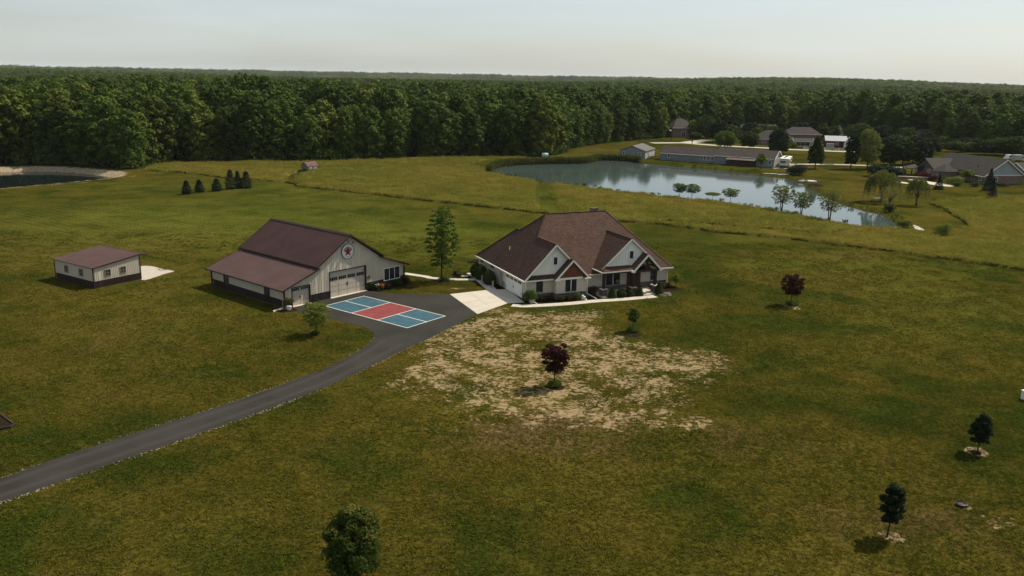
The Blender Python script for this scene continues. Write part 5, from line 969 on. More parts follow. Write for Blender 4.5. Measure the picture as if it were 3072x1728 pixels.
# long blue-grey house: workshop wing, two joined sections
a1 = math.radians(-22.4); lp = Vector((36.5, 292.5, 0))
wk = simple_house('workshop', 'blue grey workshop with a pale shingle roof at the end of the long house', lp, a1, 9.1, 14.0, 2.7, 4.3, 'blue_siding', 'shingle_grey', 'gable', (), .3)
for ch_ in list(wk.children): bpy.data.objects.remove(ch_)
MB().box(0, 0, 0, 9.1, 14, 2.7).build('wall', M['blue_siding'], wk)
MB().prism([(0, 0, 2.7), (9.1, 0, 2.7), (4.55, 0, 4.15)], (0, .12, 0)).build('gable_end', M['blue_siding'], wk); MB().prism([(0, 13.88, 2.7), (9.1, 13.88, 2.7), (4.55, 13.88, 4.15)], (0, .12, 0)).build('gable_end', M['blue_siding'], wk)
M['shingle_pale'] = brickmat('pale_grey_shingles', (.105, .098, .086), (.13, .122, .108), (.08, .075, .066), .5, .2, ms=.012, bmp=.2)
for x in (-.35, 9.45): MB().slab([(x, -.3, 2.58), (x, 14.3, 2.58), (4.55, 14.3, 4.3), (4.55, -.3, 4.3)], .14).build('roof', M['shingle_pale'], wk)
MB().box(9.1, .0, .0, 9.14, 14, 2.6).build('side_wall', M['tan_siding'], wk)
for (u0, u1) in ((1.2, 1.85), (6.9, 7.55)): window(wk, Vector((0, 0, 0)), X3, -Y3, u0, u1, 1.1, 2.05, 1, 2, M['white'], M['glass'], .1, .06)
for (u0, u1) in ((2.4, 3.1), (4.2, 5.0)): window(wk, Vector((9.14, 0, 0)), Y3, X3, u0, u1, 1.0, 2.05, 1, 2, M['white'], M['glass'], .1, .06)
a2 = math.radians(-30.9); lh = Vector((49.4, 286.6, 0))
s1 = E('long_house', lh, a2, 'long low blue grey house behind the pond with two joined roof sections', 'house')
for (u0, u1, y0, W_, ev_, rz_) in ((0, 19.3, .4, 8.2, 2.5, 4.55), (19.3, 38.6, -.3, 9.0, 2.85, 5.0)):
    MB().box(u0, y0, 0, u1, y0 + W_, ev_).build('wall', M['blue_siding'], s1); mid = y0 + W_ / 2; e0 = ev_ - .1
    for (ya, yb) in ((y0 - .4, mid), (y0 + W_ + .4, mid)): MB().slab([(u0 - (.3 if u0 == 0 else .0), ya, e0 - .05), (u1 + (.4 if u0 else .0), ya, e0 - .05), (u1 + (.4 if u0 else .0), yb, rz_), (u0 - (.3 if u0 == 0 else .0), yb, rz_)], .15).build('roof', M['shingle_grey'], s1)
    MB().box(u0, y0 - .5, e0 - .2, u1, y0 - .4, e0 - .06).build('gutter', M['white'], s1)
MB().prism([(38.48, -.3, 2.8), (38.48, 8.7, 2.8), (38.48, 4.2, 4.85)], (.12, 0, 0)).build('gable_end', M['tan_siding'], s1); MB().box(38.6, -.25, 0, 38.64, 8.65, 2.85).build('end_wall', M['tan_siding'], s1)
for y in (-.75, 9.15): MB().bar((39.02, y, 2.68), (39.02, 4.2, 4.95), .05, .22).build('rake_board', M['white'], s1)
for (u0, u1, y_) in ((2.9, 3.6, .4), (14.3, 15.0, .4), (15.4, 16.1, .4), (16.6, 17.3, .4), (18.0, 18.7, .4), (36.9, 37.7, -.3)): window(s1, Vector((0, y_, 0)), X3, -Y3, u0, u1, 1.0, 2.1, 1, 2, M['white'], M['glass'], .1, .06)
pc = E('garden_porch', lh + Vector((math.cos(a2) * 24, math.sin(a2) * 24, 0)) + Vector((math.sin(a2), -math.cos(a2), 0)) * 3.2, a2, 'dark brown open porch against the long blue grey house', 'porch')
MB().slab([(-.2, -.3, 2.0), (9.2, -.3, 2.0), (9.2, 2.9, 2.45), (-.2, 2.9, 2.45)], .12).build('roof', M['wood_old'], pc); MB().box(0, 0, 0, 9, .1, 1.5).build('railing', M['timber'], pc); MB().box(0, 2.5, 0, 9, 2.6, 2.2).build('back_wall', M['timber'], pc)
for x in (0, 3, 6, 8.85): MB().box(x, 0.1, 0, x + .15, .25, 1.98).build('post', M['timber'], pc)
st_ = E('wooden_stair', wk.location + Vector((math.cos(a1) * 9.4 - math.sin(a1) * 5, math.sin(a1) * 9.4 + math.cos(a1) * 5, 0)), a1, 'weathered wooden stair at the workshop side door', 'stair')
MB().box(0, -1.6, .55, 1.6, 1.2, .7).build('landing', M['wood_old'], st_)
for k in range(3): MB().box(.2, -2.0 - k * .3, .4 - k * .17, 1.4, -1.7 - k * .3, .46 - k * .17).build('tread', M['wood_old'], st_)
for (x, y) in ((0, -1.6), (1.5, -1.6), (1.5, 1.1)): MB().box(x, y, 0, x + .1, y + .1, 1.5).build('post', M['wood_old'], st_)
MB().box(1.52, -1.6, 1.4, 1.58, 1.2, 1.48).build('rail', M['wood_old'], st_)
def fence(name, label, pts, h=1.1, gap=2.5, m='black', rails=(.25, .65, 1.05), wd=.07):
    o = E(name, pts[0], 0, label, 'fence'); o0 = Vector(pts[0])
    for p, q in zip(pts[:-1], pts[1:]):
        n_ = max(1, round((q - p).length / gap))
        for k in range(n_ + 1): c = p.lerp(q, k / n_) - o0; MB().box(c.x - wd / 2, c.y - wd / 2, 0, c.x + wd / 2, c.y + wd / 2, h).build('post', M[m], o)
        for z in rails: MB().bar(p - o0 + Vector((0, 0, z)), q - o0 + Vector((0, 0, z)), .03, .05).build('rail', M[m], o)
    return o
fence('wire_fence', 'thin black fence in front of the long blue grey house', [cn(650, 512), cn(1000, 540), cn(1370, 565)], 1.0)
fence('rail_fence', 'low black rail fence across the lawn behind the pond', [cr(-120, 588), cr(160, 606), cr(480, 615), cr(760, 622)], 1.1, 3.2)
# travel trailer
rvr = math.radians(-26); rv_o = E('travel_trailer', Vector((83.9, 266.3, 0)), rvr, 'white and tan fifth wheel travel trailer parked beside the long house', 'trailer')
M['rv_tan'] = mat('tan_fibreglass', (.50, .46, .38), (.45, .41, .34), 1.5, .45)
W_, LR = 2.5, 10.2
MB().prism([(0, 0, .75), (0, 7.2, .75), (0, 7.6, 1.5), (0, LR, 1.5), (0, LR + .2, 2.4), (0, LR - .3, 3.05), (0, 0, 2.95)], (W_, 0, 0)).build('body', M['rv_tan'], rv_o)
MB().prism([(-.05, -.05, 2.96), (W_ + .05, -.05, 2.96), (W_ + .05, LR - .3, 3.06), (-.05, LR - .3, 3.06)], (0, 0, .06)).build('roof', M['white_plastic'], rv_o)
for (y, nm) in ((2.2, 'roof_vent'), (5.8, 'air_conditioner'), (8.4, 'roof_vent')): MB().box(.9, y, 3.05, 1.6, y + .8, 3.3 if nm != 'roof_vent' else 3.18).build(nm, M['black'] if y != 8.4 else M['white_plastic'], rv_o)
MB().box(W_, 1.3, .95, W_ + .45, 4.4, 2.75).build('slide_out', M['rv_tan'], rv_o); MB().box(W_, 1.2, 2.76, W_ + .5, 4.5, 2.82).build('slide_topper', M['white_plastic'], rv_o)
for (a, b, c, d) in ((2.0, 3.6, 1.5, 2.4),): MB().box(W_ + .45, a, c, W_ + .47, b, d).build('window', M['glass'], rv_o)
for (a, b, c, d) in ((.3, .95, 1.6, 2.4), (5.0, 6.4, 1.5, 2.35), (7.9, 9.2, 1.9, 2.5)): MB().box(W_, a, c, W_ + .02, b, d).build('window', M['glass'], rv_o)
MB().box(.45, -.02, 1.65, 2.05, 0, 2.2).build('rear_window', M['glass'], rv_o); MB().box(W_, 6.6, .85, W_ + .03, 7.25, 2.55).build('door', M['white_plastic'], rv_o); MB().tube([(W_ + .1, 4.8, 2.85), (W_ + .1, 9.2, 2.9)], .08, 8).build('awning', M['white_plastic'], rv_o)
MB().box(.0, .1, .55, W_, 7.0, .75).build('chassis', M['black'], rv_o)
for y in (3.0, 4.1):
    for x in (.15, W_ - .15): MB().tube([(x - .12, y, .38), (x + .12, y, .38)], .38, 14).build('wheel', M['black'], rv_o)
MB().box(.3, 8.2, 0, .45, 8.4, 1.5).build('landing_leg', M['black'], rv_o); MB().box(W_ - .45, 8.2, 0, W_ - .3, 8.4, 1.5).build('landing_leg', M['black'], rv_o)
shrub('round_hedge', 'large dark dome shaped hedge beside the pond dock', cn(2135, 668), 6.4, 3.1, 'dark', 3600, .16, 201, k=12)
# brick house on the right with blue-grey gable
M['pale_siding'] = mat('pale_grey_green_siding', (.30, .325, .315), (.26, .285, .275), .8, .7); ba = math.radians(9.0); bo = Vector((130.2, 231.4, 0)); bh = E('stone_house', bo, ba, 'large brown brick house with charcoal roof and blue grey gable at right', 'house')
BWd, BLn, BEv, BRz = 11.8, 25.0, 2.4, 6.7
MB().box(0, 0, 0, BWd, BLn, BEv).build('wall', M['redbrick'], bh); MB().prism([(0, .02, BEv), (BWd, .02, BEv), (BWd / 2, .02, BRz - .15)], (0, .12, 0)).build('gable_siding', M['pale_siding'], bh)
MB().slab([(-.6, -.4, BEv - .3), (-.6, BLn + .4, BEv - .3), (BWd / 2, BLn - 1.0, BRz), (BWd / 2, -.4, BRz)], .16).build('roof_left', M['shingle_dark'], bh); MB().slab([(BWd + .6, -.4, BEv - .3), (BWd + .6, BLn + .4, BEv - .3), (BWd / 2, BLn - 1.0, BRz), (BWd / 2, -.4, BRz)], .16).build('roof_right', M['shingle_dark'], bh)
for sgn in (-1, 1): MB().bar((BWd / 2, -.43, BRz - .08), (BWd / 2 + sgn * (BWd / 2 + .6), -.43, BEv - .38), .05, .22).build('rake_board', M['white'], bh)
MB().box(-.7, -.4, BEv - .48, -.6, 9.0, BEv - .3).build('gutter', M['white'], bh); MB().box(-.05, -.03, BEv - .1, BWd + .05, .02, BEv + .08).build('frieze', M['white'], bh)
# cross wing with its own gable, low porch, and a many-sided bay
MB().box(-4.5, 15.5, 0, 1, 24.5, 2.5).build('cross_wing', M['redbrick'], bh); MB().prism([(-4.48, 15.5, 2.5), (-4.48, 24.5, 2.5), (-4.48, 20.0, 5.2)], (.12, 0, 0)).build('cross_gable', M['wood_old'], bh)
for (ya, yb) in ((15.0, 20.0), (25.0, 20.0)): MB().slab([(-5.0, ya, 2.3), (4.5, ya, 2.3), (4.5, yb, 5.3), (-5.0, yb, 5.3)], .15).build('cross_roof', M['shingle_dark'], bh)
MB().slab([(-8.5, 20.5, 2.1), (-8.5, 25.5, 2.1), (-4.5, 25.2, 3.0), (-4.5, 20.2, 3.0)], .14).build('porch_roof', M['shingle_dark'], bh)
for y in (20.8, 25.2): MB().box(-8.3, y - .12, 0, -8.05, y + .12, 2.1).build('porch_post', M['timber'], bh)
by = [(-4.2, 11.2), (-5.6, 12.4), (-5.6, 14.6), (-4.2, 15.8), (-.2, 15.8), (-.2, 11.2)]
MB().prism([(x, y, 0) for x, y in by], (0, 0, 2.3)).build('bay', M['redbrick'], bh); ap = (-2.6, 13.5, 4.3); by2 = [(-4.5, 10.8), (-6.1, 12.2), (-6.1, 14.8), (-4.5, 16.2), (0, 16.2), (0, 10.8)]; mb = MB()
mb.add([(x, y, 2.2) for x, y in by2] + [ap], [(k, (k + 1) % 6, 6) for k in range(6)]); mb.build('bay_roof', M['shingle_dark'], bh)
MB().box(-.03, 7.9, 2.0, -.0, 11.2, 2.9).build('upper_wall', M['wood_old'], bh)
for (u0, u1, z0, z1, nx) in ((1.3, 2.4, .8, 1.9, 2), (4.4, 5.3, .8, 1.9, 1), (7.6, 9.8, .8, 1.95, 3)): window(bh, Vector((0, 0, 0)), Y3, -X3, u0, u1, z0, z1, nx, 2, M['white'], M['glass'], .09, .06)
window(bh, Vector((-5.6, 0, 0)), Y3, -X3, 12.6, 14.4, .8, 2.0, 3, 2, M['white'], M['glass'], .08, .06); window(bh, Vector((0, 0, 0)), X3, -Y3, 2.6, 3.9, .75, 1.85, 2, 2, M['white'], M['glass'], .09, .06); window(bh, Vector((-4.5, 0, 0)), Y3, -X3, 17.5, 18.6, .9, 2.0, 2, 2, M['white'], M['glass'], .09, .06)
for (x, y, z, m) in ((2.5, 18.0, 4.3, 'galv'), (1.8, 9.0, 3.7, 'galv'), (2.2, 6.2, 4.0, 'black')): MB().tube([(x, y, z), (x, y, z + .75)], .09, 8).build('vent_pipe', M[m], bh)
for nm, pts, lb in (('patio', [cr(1180,700), cr(1360,735), cr(1600,770), cr(1690,790), cr(1600,795), cr(1400,770), cr(1330,740), cr(1180,722)], 'pale paved patio beside the right hand brick house'), ('patio', [cr(1040,742), cr(1110,745), cr(1175,757), cr(1160,765), cr(1060,752)], 'small pale paved strip near the willows')): bed(nm, pts, M['concrete'], lb, .03)
pw = E('garden_wall', cr(1060, 712), math.radians(-12), 'low dark garden wall with pale cap near the willows', 'wall'); MB().box(0, 0, 0, 9, .5, .7).build('wall', M['redbrick'], pw); MB().box(-.1, -.1, .7, 9.1, .6, .8).build('cap', M['concrete'], pw)
um = E('patio_umbrella', cr(1260, 668), 0, 'closed white patio umbrella beside the brick house porch', 'umbrella'); MB().tube([(0, 0, 0), (0, 0, 2.6)], .04, 6).build('pole', M['wood_old'], um); MB().lathe((0, 0, .9), [(.32, 0), (.25, .7), (.08, 1.6), (.02, 1.75)], 8).build('canopy', M['white_plastic'], um)
shrub('crimson_shrub', 'wide crimson leaved shrub against the brick house bay', cr(1345, 715), 4.2, 2.2, 'crimson', 1300, .16, 210); shrub('crimson_shrub', 'smaller crimson shrub right of the wide crimson one', cr(1440, 735), 2.6, 1.7, 'crimson', 900, .15, 211)
shrub('dome_hedge', 'flat domed yellow green hedge beside the patio', cr(1665, 772), 5.4, 2.3, 'lime', 2200, .13, 212, k=11); o = tree('small_neighbour_tree', 'small round yellow green tree before the brick house wall', cr(1805, 745), tall(cr(1805, 745), 0, 340 + .2761 * 605), 4.4, 'round', 'lime', 1700, .16, .35, blobs_n=16, seed=213, flat=.6)
conifer('conifer_tree', 'dark squat conifer standing before the patio', cr(1505, 826), tall(cr(1505, 826), 0, 340 + .2761 * 665), 2.9, 'needle', 1800, .15, 214, prof='cone'); conifer('conifer_tree', 'tall blue green spruce in front of the blue grey gable', cr(2050, 836), tall(cr(2050, 836), 0, 340 + .2761 * 600), 3.9, 'bluegreen', 2600, .17, 215, prof='cone')
conifer('pine_tree', 'thin bare stemmed pine just in front of the tall spruce', cr(2078, 942), tall(cr(2078, 942), 0, 340 + .2761 * 700), 2.7, 'bluegreen', 1500, .15, 216, bole=.22, prof='cone')
for i, (x, y, wd, hh, lf, lb) in enumerate(((1700,790,2.4,1.1,'deep','dark foundation shrub left of the brick house door'), (1900,795,3.0,1.3,'deep','dark foundation shrub below the long brick wall'), (2200,790,5.0,.9,'dark','long low dark shrub line under the blue grey gable'))): shrub('foundation_shrub', lb, cr(x, y), wd, hh, lf, 800, .13, 217 + i)
# houses farther back
simple_house('far_house', 'tall brown two storey house with hip roof at the wood edge', (75, 401.5), .28, 12.5, 12, 4.9, 8.6, 'redbrick', 'shingle_grey', 'hip', (('f', 4.5, 6.5, .3, 2.6, 2, 2), ('f', 4.7, 6.3, 3.3, 4.4, 2, 1)), .5, 4.5)
q_ = cn(1690, 338); simple_house('far_house', 'brick house with brown hip roof behind the round roadside trees', (q_.x, q_.y), -.15, 16, 10, 2.8, 6.0, 'redbrick', 'shingle_dark', 'hip', (('f', 3, 4.2, .8, 2, 2, 2), ('f', 9, 10.2, .8, 2, 2, 2)), .5, 4.5)
q_ = cn(2010, 330); simple_house('far_house', 'wide brown roofed house with dark upper storey behind the street', (q_.x, q_.y), -.12, 15, 10, 4.6, 7.2, 'redbrick', 'shingle_grey', 'hip', (('f', 2, 3.2, 2.9, 4, 2, 2),), .5, 3.5)
q_ = cn(2105, 357); simple_house('far_garage', 'low pale garage in front of the wide brown roofed house', (q_.x, q_.y), -.12, 8, 6, 2.3, 3.3, 'tan_siding', 'shingle_grey', 'gable', (('f', 1, 6.5, .3, 1.9, 3, 1),), .3, cat='garage')
q_ = cn(1520, 262); simple_house('far_house', 'grey roofed house half hidden among the dark trees', (q_.x, q_.y), -.1, 17, 10, 3.0, 6.3, 'tan_siding', 'shingle_grey', 'gable', (), .4)
q_ = cr(1225, 330); simple_house('far_house', 'tan roofed house behind the dark tree clump at right', (q_.x, q_.y), -.1, 16, 11, 3.2, 6.6, 'tan_siding', 'shingle_grey', 'hip', (), .4, 4.5)
q_ = cr(470, 262); simple_house('far_house', 'grey roof showing behind trees above the red barn', (q_.x, q_.y), .1, 12, 9, 3.0, 5.8, 'tan_siding', 'shingle_grey', 'gable', (), .4)
M['barn_red'] = mat('barn_red', (.10, .018, .018), (.075, .014, .014), 1.5, .7)
q_ = cr(275, 372); rb = simple_house('red_barn', 'small dark red barn with pale metal roof beside the street', (q_.x, q_.y), -.25, 10.5, 8, 3.1, 4.8, 'barn_red', 'galv', 'gable', (('f', 4, 5, 1.2, 2.2, 2, 2),), .3, cat='barn'); MB().box(7.2, -.05, 0, 9.8, 0, 2.6).build('door', M['white'], rb); MB().box(.2, -2.2, 0, 3.2, 0, 1.9).build('lean_to', M['tan_siding'], rb)
fence('white_fence', 'white board fence in front of the red barn', [cr(40, 396), cr(180, 402), cr(350, 408), cr(490, 412)], 1.3, 2.4, 'white', (.2, .45, .7, .95, 1.2), .14)
o = E('white_shed', cr(668, 262), 0, 'tiny white utility hut in front of the dark wood', 'hut'); MB().box(-1.6, -1.3, 0, 1.6, 1.3, 3.8).build('wall', M['white_plastic'], o); MB().slab([(-1.8, -1.5, 3.8), (1.8, -1.5, 3.8), (1.8, 1.5, 4.2), (-1.8, 1.5, 4.2)], .12).build('roof', M['galv'], o)
# street and lanes
def strip(name, pts, wd, m, label, z=.02):
    L = smooth_line(pts, 2.0); V = []; F = []
    for i, p in enumerate(L):
        t_ = (L[min(i + 1, len(L) - 1)] - L[max(i - 1, 0)]).normalized(); a = Vector((-t_.y, t_.x, 0)) * wd / 2; V += [(p.x - a.x, p.y - a.y, z), (p.x + a.x, p.y + a.y, z)]
        if i: F.append((2 * i - 2, 2 * i, 2 * i + 1, 2 * i - 1))
    o = MB().add(V, F).build(name, m); 
    if o.data.polygons[0].normal.z < 0: o.data.flip_normals()
    return tag(o, label, kind='structure')
strip('street', [cn(560,322), cn(720,321), cn(900,321), cn(1050,332), cn(1230,346), cn(1500,362), cn(1760,374), cn(2060,392), cr(0,396), cr(480,416), cr(720,424), cr(1000,430)], 5.5, M['concrete_old'], 'pale street in front of the far houses'); strip('far_drive', [cn(930,322), cn(1050,306), cn(1185,293)], 7, M['concrete_old'], 'pale drive of the two storey house', .026)
strip('lane', [cn(2090,560), cn(2200,553), cn(2536,556), cr(250,551), cr(480,558), cr(850,572), cr(1100,587), cr(1240,592)], 3.0, M['concrete_old'], 'gravel lane leading to the travel trailer'); bed('trailer_pad', [cn(1880,598), cn(1990,600), cn(2060,602), cn(2130,560), cn(2080,548), cn(1990,560)], M['concrete_old'], 'paved pad beside the long house', .024)
def pole(name, label, base, top, lamp=False, arm=True):
    h = tall(base, 0, top); o = E(name, base, 0, label, 'utility pole'); MB().tube([(0, 0, 0), (0, 0, h)], [.2, .13], 8).build('mast', M['wood_old'], o)
    if arm: MB().box(-1.2, -.07, h - .7, 1.2, .07, h - .52).build('crossarm', M['wood_old'], o)
    if lamp: MB().lathe((-.7, -.1, h * .62), [(.15, 0), (.5, .1), (.42, .5), (.1, .62)], 12).build('dish', M['white_plastic'], o)
    return o
pole('utility_pole', 'utility pole with white dish by the two storey house', cn(775, 305), 340 + .276 * 125, True); pole('utility_pole', 'utility pole behind the roadside saplings', cn(1915, 395), 340 + .276 * 172); pole('utility_pole', 'leaning utility pole with crossarm in front of the wood at right', cr(1590, 345), 340 + .2761 * 155)
o = E('mailbox_post', cn(1000, 336), 0, 'brown mailbox post at the street corner', 'mailbox'); MB().box(-.12, -.12, 0, .12, .12, 1.2).build('post', M['wood_old'], o); MB().box(-.3, -.35, 1.2, .3, .35, 1.8).build('box', M['timber_red'], o)
def car(name, label, base, rz, m, L=4.5, W=1.85, H=1.5, group=None):
    o = E(name, base, rz, label, 'car', group); MB().prism([(-L/2,-W/2,.3),(L/2,-W/2,.3),(L/2,-W/2,.72),(L*.28,-W/2,.88),(-L*.46,-W/2,.92),(-L/2,-W/2,.75)], (0, W, 0)).build('body', m, o)
    MB().prism([(-L*.44,-W/2+.1,.9),(L*.25,-W/2+.1,.86),(L*.08,-W/2+.18,H),(-L*.36,-W/2+.18,H)], (0, W - .2, 0)).build('cabin', m, o)
    for y in (-W/2 + .085, W/2 - .1): MB().prism([(-L*.38,y,.95),(L*.19,y,.93),(L*.06,y,H-.1),(-L*.33,y,H-.1)], (0, .015, 0)).build('window', M['glass'], o)
    for x in (-L*.31, L*.31):
        for y in (-W/2 + .1, W/2 - .1): MB().tube([(x, y - .11, .33), (x, y + .11, .33)], .33, 12).build('wheel', M['black'], o)
    return o
car('parked_car', 'white hatchback parked by the dark trees above the brick house', cr(1545, 376), .1, M['white_plastic'], 5.6, 2.1, 2.1); car('parked_car', 'white car beyond the brick house gable, near the box trailer', cb(2540, 545), .4, M['white_plastic'], 5.0, 2.0, 1.9); car('parked_car', 'white car left of the box trailer beyond the gable', cb(2310, 520), .3, M['white_plastic'], 4.8, 2.0, 1.8)
o = E('box_trailer', cb(2430, 560), .2, 'pale box trailer standing beyond the blue grey gable', 'trailer'); MB().box(-1.7, -1.0, .6, 1.7, 1.0, 2.4).build('box', M['tan_siding'], o); MB().box(-1.8, -1.05, 2.4, 1.8, 1.05, 2.48).build('roof', M['tan_siding'], o)
for x in (-1, .2): MB().tube([(x, -1.05, .4), (x, -.8, .4)], .4, 12).build('wheel', M['black'], o)
q_ = Vector((150, 246, 0)); simple_house('neighbour_garage', 'blue grey garage with charcoal roof behind the right gable', q_, .12, 8, 8, 2.4, 4.4, 'blue_siding', 'shingle_dark', 'gable', (), .3, cat='garage')
# dock, boats, pond-side bits
dk = E('dock', cn(1745, 668, -.3), math.radians(-14), 'pale wooden dock on the far side of the pond', 'dock')
for k in range(10): MB().box(k * .48, -.7, .42, k * .48 + .44, .7, .5).build('plank', M['tan_siding'], dk)
for k in range(7): MB().box(4.8 + k * .48, -2.0 + k * .25, .42, 5.24 + k * .48, -.4 + k * .25, .5).build('plank', M['tan_siding'], dk)
for (x, y) in ((.4, -.65), (2.4, -.65), (4.6, -.65), (6.2, -1.4), (.4, .6)): MB().tube([(x, y, -.8), (x, y, .6)], .07, 6).build('pile', M['wood_old'], dk)
for i, (x, y, a, m, lb) in enumerate(((2255, 742, -.1, 'white_plastic', 'white upturned boat on the right pond bank'), (2300, 756, -.15, 'wood_old', 'brown upturned boat beside the white one on the bank'))):
    bt = E('rowing_boat', cn(x, y), a, lb, 'boat'); n_ = 9; V = []; 
    for k in range(n_):
        f = k / (n_ - 1) * 2 - 1; wdt = .55 * (1 - abs(f) ** 3) + .03
        for j in range(7): an = math.pi * j / 6; V.append((f * 2.4, math.cos(an) * wdt, math.sin(an) * .38 * (1 - .3 * f * f) + .02))
    MB().add(V, [(k * 7 + j, k * 7 + j + 1, (k + 1) * 7 + j + 1, (k + 1) * 7 + j) for k in range(n_ - 1) for j in range(6)]).build('hull', M[m], bt, True); MB().box(-2.3, -.03, .36, 2.3, .03, .43).build('keel', M[m], bt)
tb = E('garden_table', cr(832, 952), .1, 'pale low bench table under the largest willow', 'table'); MB().box(-1.1, -.6, .62, 1.1, .6, .7).build('top', M['concrete'], tb)
for (x, y) in ((-.9, -.45), (.9, -.45), (-.9, .45), (.9, .45)): MB().box(x - .06, y - .06, 0, x + .06, y + .06, .62).build('leg', M['wood_old'], tb)
bed('outlet_gravel', [cr(1230,1215), cr(1290,1235), cr(1365,1280), cr(1330,1290), cr(1250,1255)], M['gravel'], 'pale gravel spillway at the pond outlet', .05); bed('bank_soil', [cr(110,765), cr(180,768), cr(260,788), cr(220,796), cr(150,790)], M['mulch'], 'worn soil by the upturned boats', .02)
tk = E('water_tank', cm(1893, 752), 0, 'mint green plastic water tank at the wood edge', 'tank'); M['mint'] = mat('mint_plastic', (.36, .55, .46), (.32, .50, .42), 1, .5); mb = MB(); mb.tube([(-1.1, 0, .75), (-1.0, 0, .75), (1.0, 0, .75), (1.1, 0, .75)], [.45, .72, .72, .45], 16); mb.build('vessel', M['mint'], tk, True); MB().box(-.9, -.5, 0, .9, .5, .25).build('cradle', M['white_plastic'], tk); MB().lathe((0, 0, 1.45), [(.2, 0), (.2, .15)], 10).build('cap', M['mint'], tk)
for i, (x, y, lb) in enumerate(((1105, 756, 'leftmost'), (1205, 759, 'second'), (1255, 758, 'third'), (1365, 767, 'rightmost'))):
    hv = E('beehive', cm(x, y), .1 * i, lb + ' of the small white hive boxes before the dark wood', 'beehive', 'hive boxes along the meadow edge'); MB().box(-.35, -.3, .2, .35, .3, .75).build('box', M['white_plastic'], hv); MB().box(-.4, -.35, .75, .4, .35, .83).build('lid', M['galv'], hv); MB().box(-.3, -.25, 0, .3, .25, .2).build('stand', M['wood_old'], hv)
# little gambrel-roof garden shed in the meadow
ga = math.atan2(2.7, 1.7); gb = E('gambrel_shed', Vector((-56.9, 230.4, 0)), ga, 'little grey garden shed with red brown gambrel roof in the meadow', 'shed'); M['gambrel'] = mat('red_brown_roofing', (.13, .06, .055), (.10, .045, .042), 1.5, .7); M['grey_board'] = mat('grey_boards', (.16, .15, .13), (.12, .11, .095), 3, .8)
GL, GWd = 3.9, 2.3; gp = [(0, 0), (0, 1.45), (.35, 2.15), (GWd / 2, 2.6), (GWd - .35, 2.15), (GWd, 1.45), (GWd, 0)]
MB().prism([(0, x, z) for x, z in gp], (GL, 0, 0)).build('wall', M['grey_board'], gb)
for (p, q) in zip(gp[1:5], gp[2:6]): MB().slab([(-.15, p[0] - (.1 if p[0] == 0 else 0), p[1] + .06), (GL + .15, p[0] - (.1 if p[0] == 0 else 0), p[1] + .06), (GL + .15, q[0] + (.1 if q[0] == GWd else 0), q[1] + .06), (-.15, q[0] + (.1 if q[0] == GWd else 0), q[1] + .06)], .06).build('roof', M['gambrel'], gb)
for u in (.9, 2.6): window(gb, Vector((0, 0, 0)), X3, -Y3, u, u + .5, .55, 1.15, 1, 2, M['white'], M['glass'], .1, .05)
MB().box(-.03, .6, .05, 0, 1.7, 1.7).build('door', M['grey_board'], gb); shrub('shed_shrub', 'dark bush at the corner of the little gambrel shed', Vector((-57.3, 229.6, 0)), 1.9, 1.2, 'deep', 600, .12, 230)
# ---- neighbourhood trees
spec = ((cr(160,602), 245, 5.6, 'egg', 'deep', 'large egg shaped tree on the lawn behind the pond', .2761), (cr(547,602), 228, 5.3, 'col', 'dark', 'dark columnar tree next to the pale leafy one', .2761), (cr(725,606), 165, 8.6, 'tall', 'willow', 'pale airy tree, tallest on the neighbour lawn', .2761))
for i, (b_, ty, wd, kd, lf, lb, sc_f) in enumerate(spec): tree('lawn_tree', lb, b_, tall(b_, 0, 340 + ty * sc_f), wd, kd, lf, 5200, .24, .12, blobs_n=60, br=.24, seed=240 + i)
tree('pond_side_tree', 'small green tree above the pond dock', cn(1745, 612), tall(cn(1745, 612), 0, 340 + .276 * 430), 3.6, 'round', 'lime', 1500, .17, .3, blobs_n=16, seed=250); shrub('porch_bush', 'yellow green bush leaning on the dark brown porch', cn(1490, 562), 4.4, 2.9, 'lime', 1500, .16, 251)
nb = ((1355,388,180,8.0,'round','green','big round tree beside the street, left of a pair'), (1618,392,188,7.0,'round','deep','big round tree beside the street, right of a pair'), (1290,318,68,6.4,'oval','dark','dark oval tree behind the left round street tree'), (1150,270,12,9.5,'round','deep','broad dark tree right of the two storey house'), (1005,265,72,4.4,'oval','lime','yellow green tree against the two storey house'), (1035,280,205,4.6,'round','green','low spreading tree before the two storey house'),
      (1460,300,85,5.0,'oval','dark','narrow dark tree between the street trees'), (1560,250,125,6.5,'round','green','green tree before the grey roofed house'), (1930,440,160,6.6,'round','dark','dark round tree at the bend of the street'), (1985,442,235,4.4,'oval','green','bright sapling above the trailer gable'), (1890,440,290,3.6,'round','green','low sapling left of the bright one'), (2085,380,320,3.4,'round','green','round roadside bush before the pale garage'),
      (2075,330,260,5.0,'round','deep','dark shrub tree beside the pale garage'), (2330,318,98,5.2,'egg','dark','dark egg shaped tree behind the wide brown roof'), (2430,322,135,6.0,'round','deep','medium tree left of the red barn'), (2520,318,130,5.8,'round','deep','medium tree behind the red barn'), (2120,215,72,7.0,'round','green','bright crowned tree at the foot of the wood'))
for i, (x, y, ty, wd, kd, lf, lb) in enumerate(nb): b_ = cn(x, y); tree('neighbour_tree', lb, b_, tall(b_, 0, 340 + ty * .276), wd * 1.25, kd, lf, 4200, .28, .10, blobs_n=46, br=.26, seed=260 + i, limbs=3)
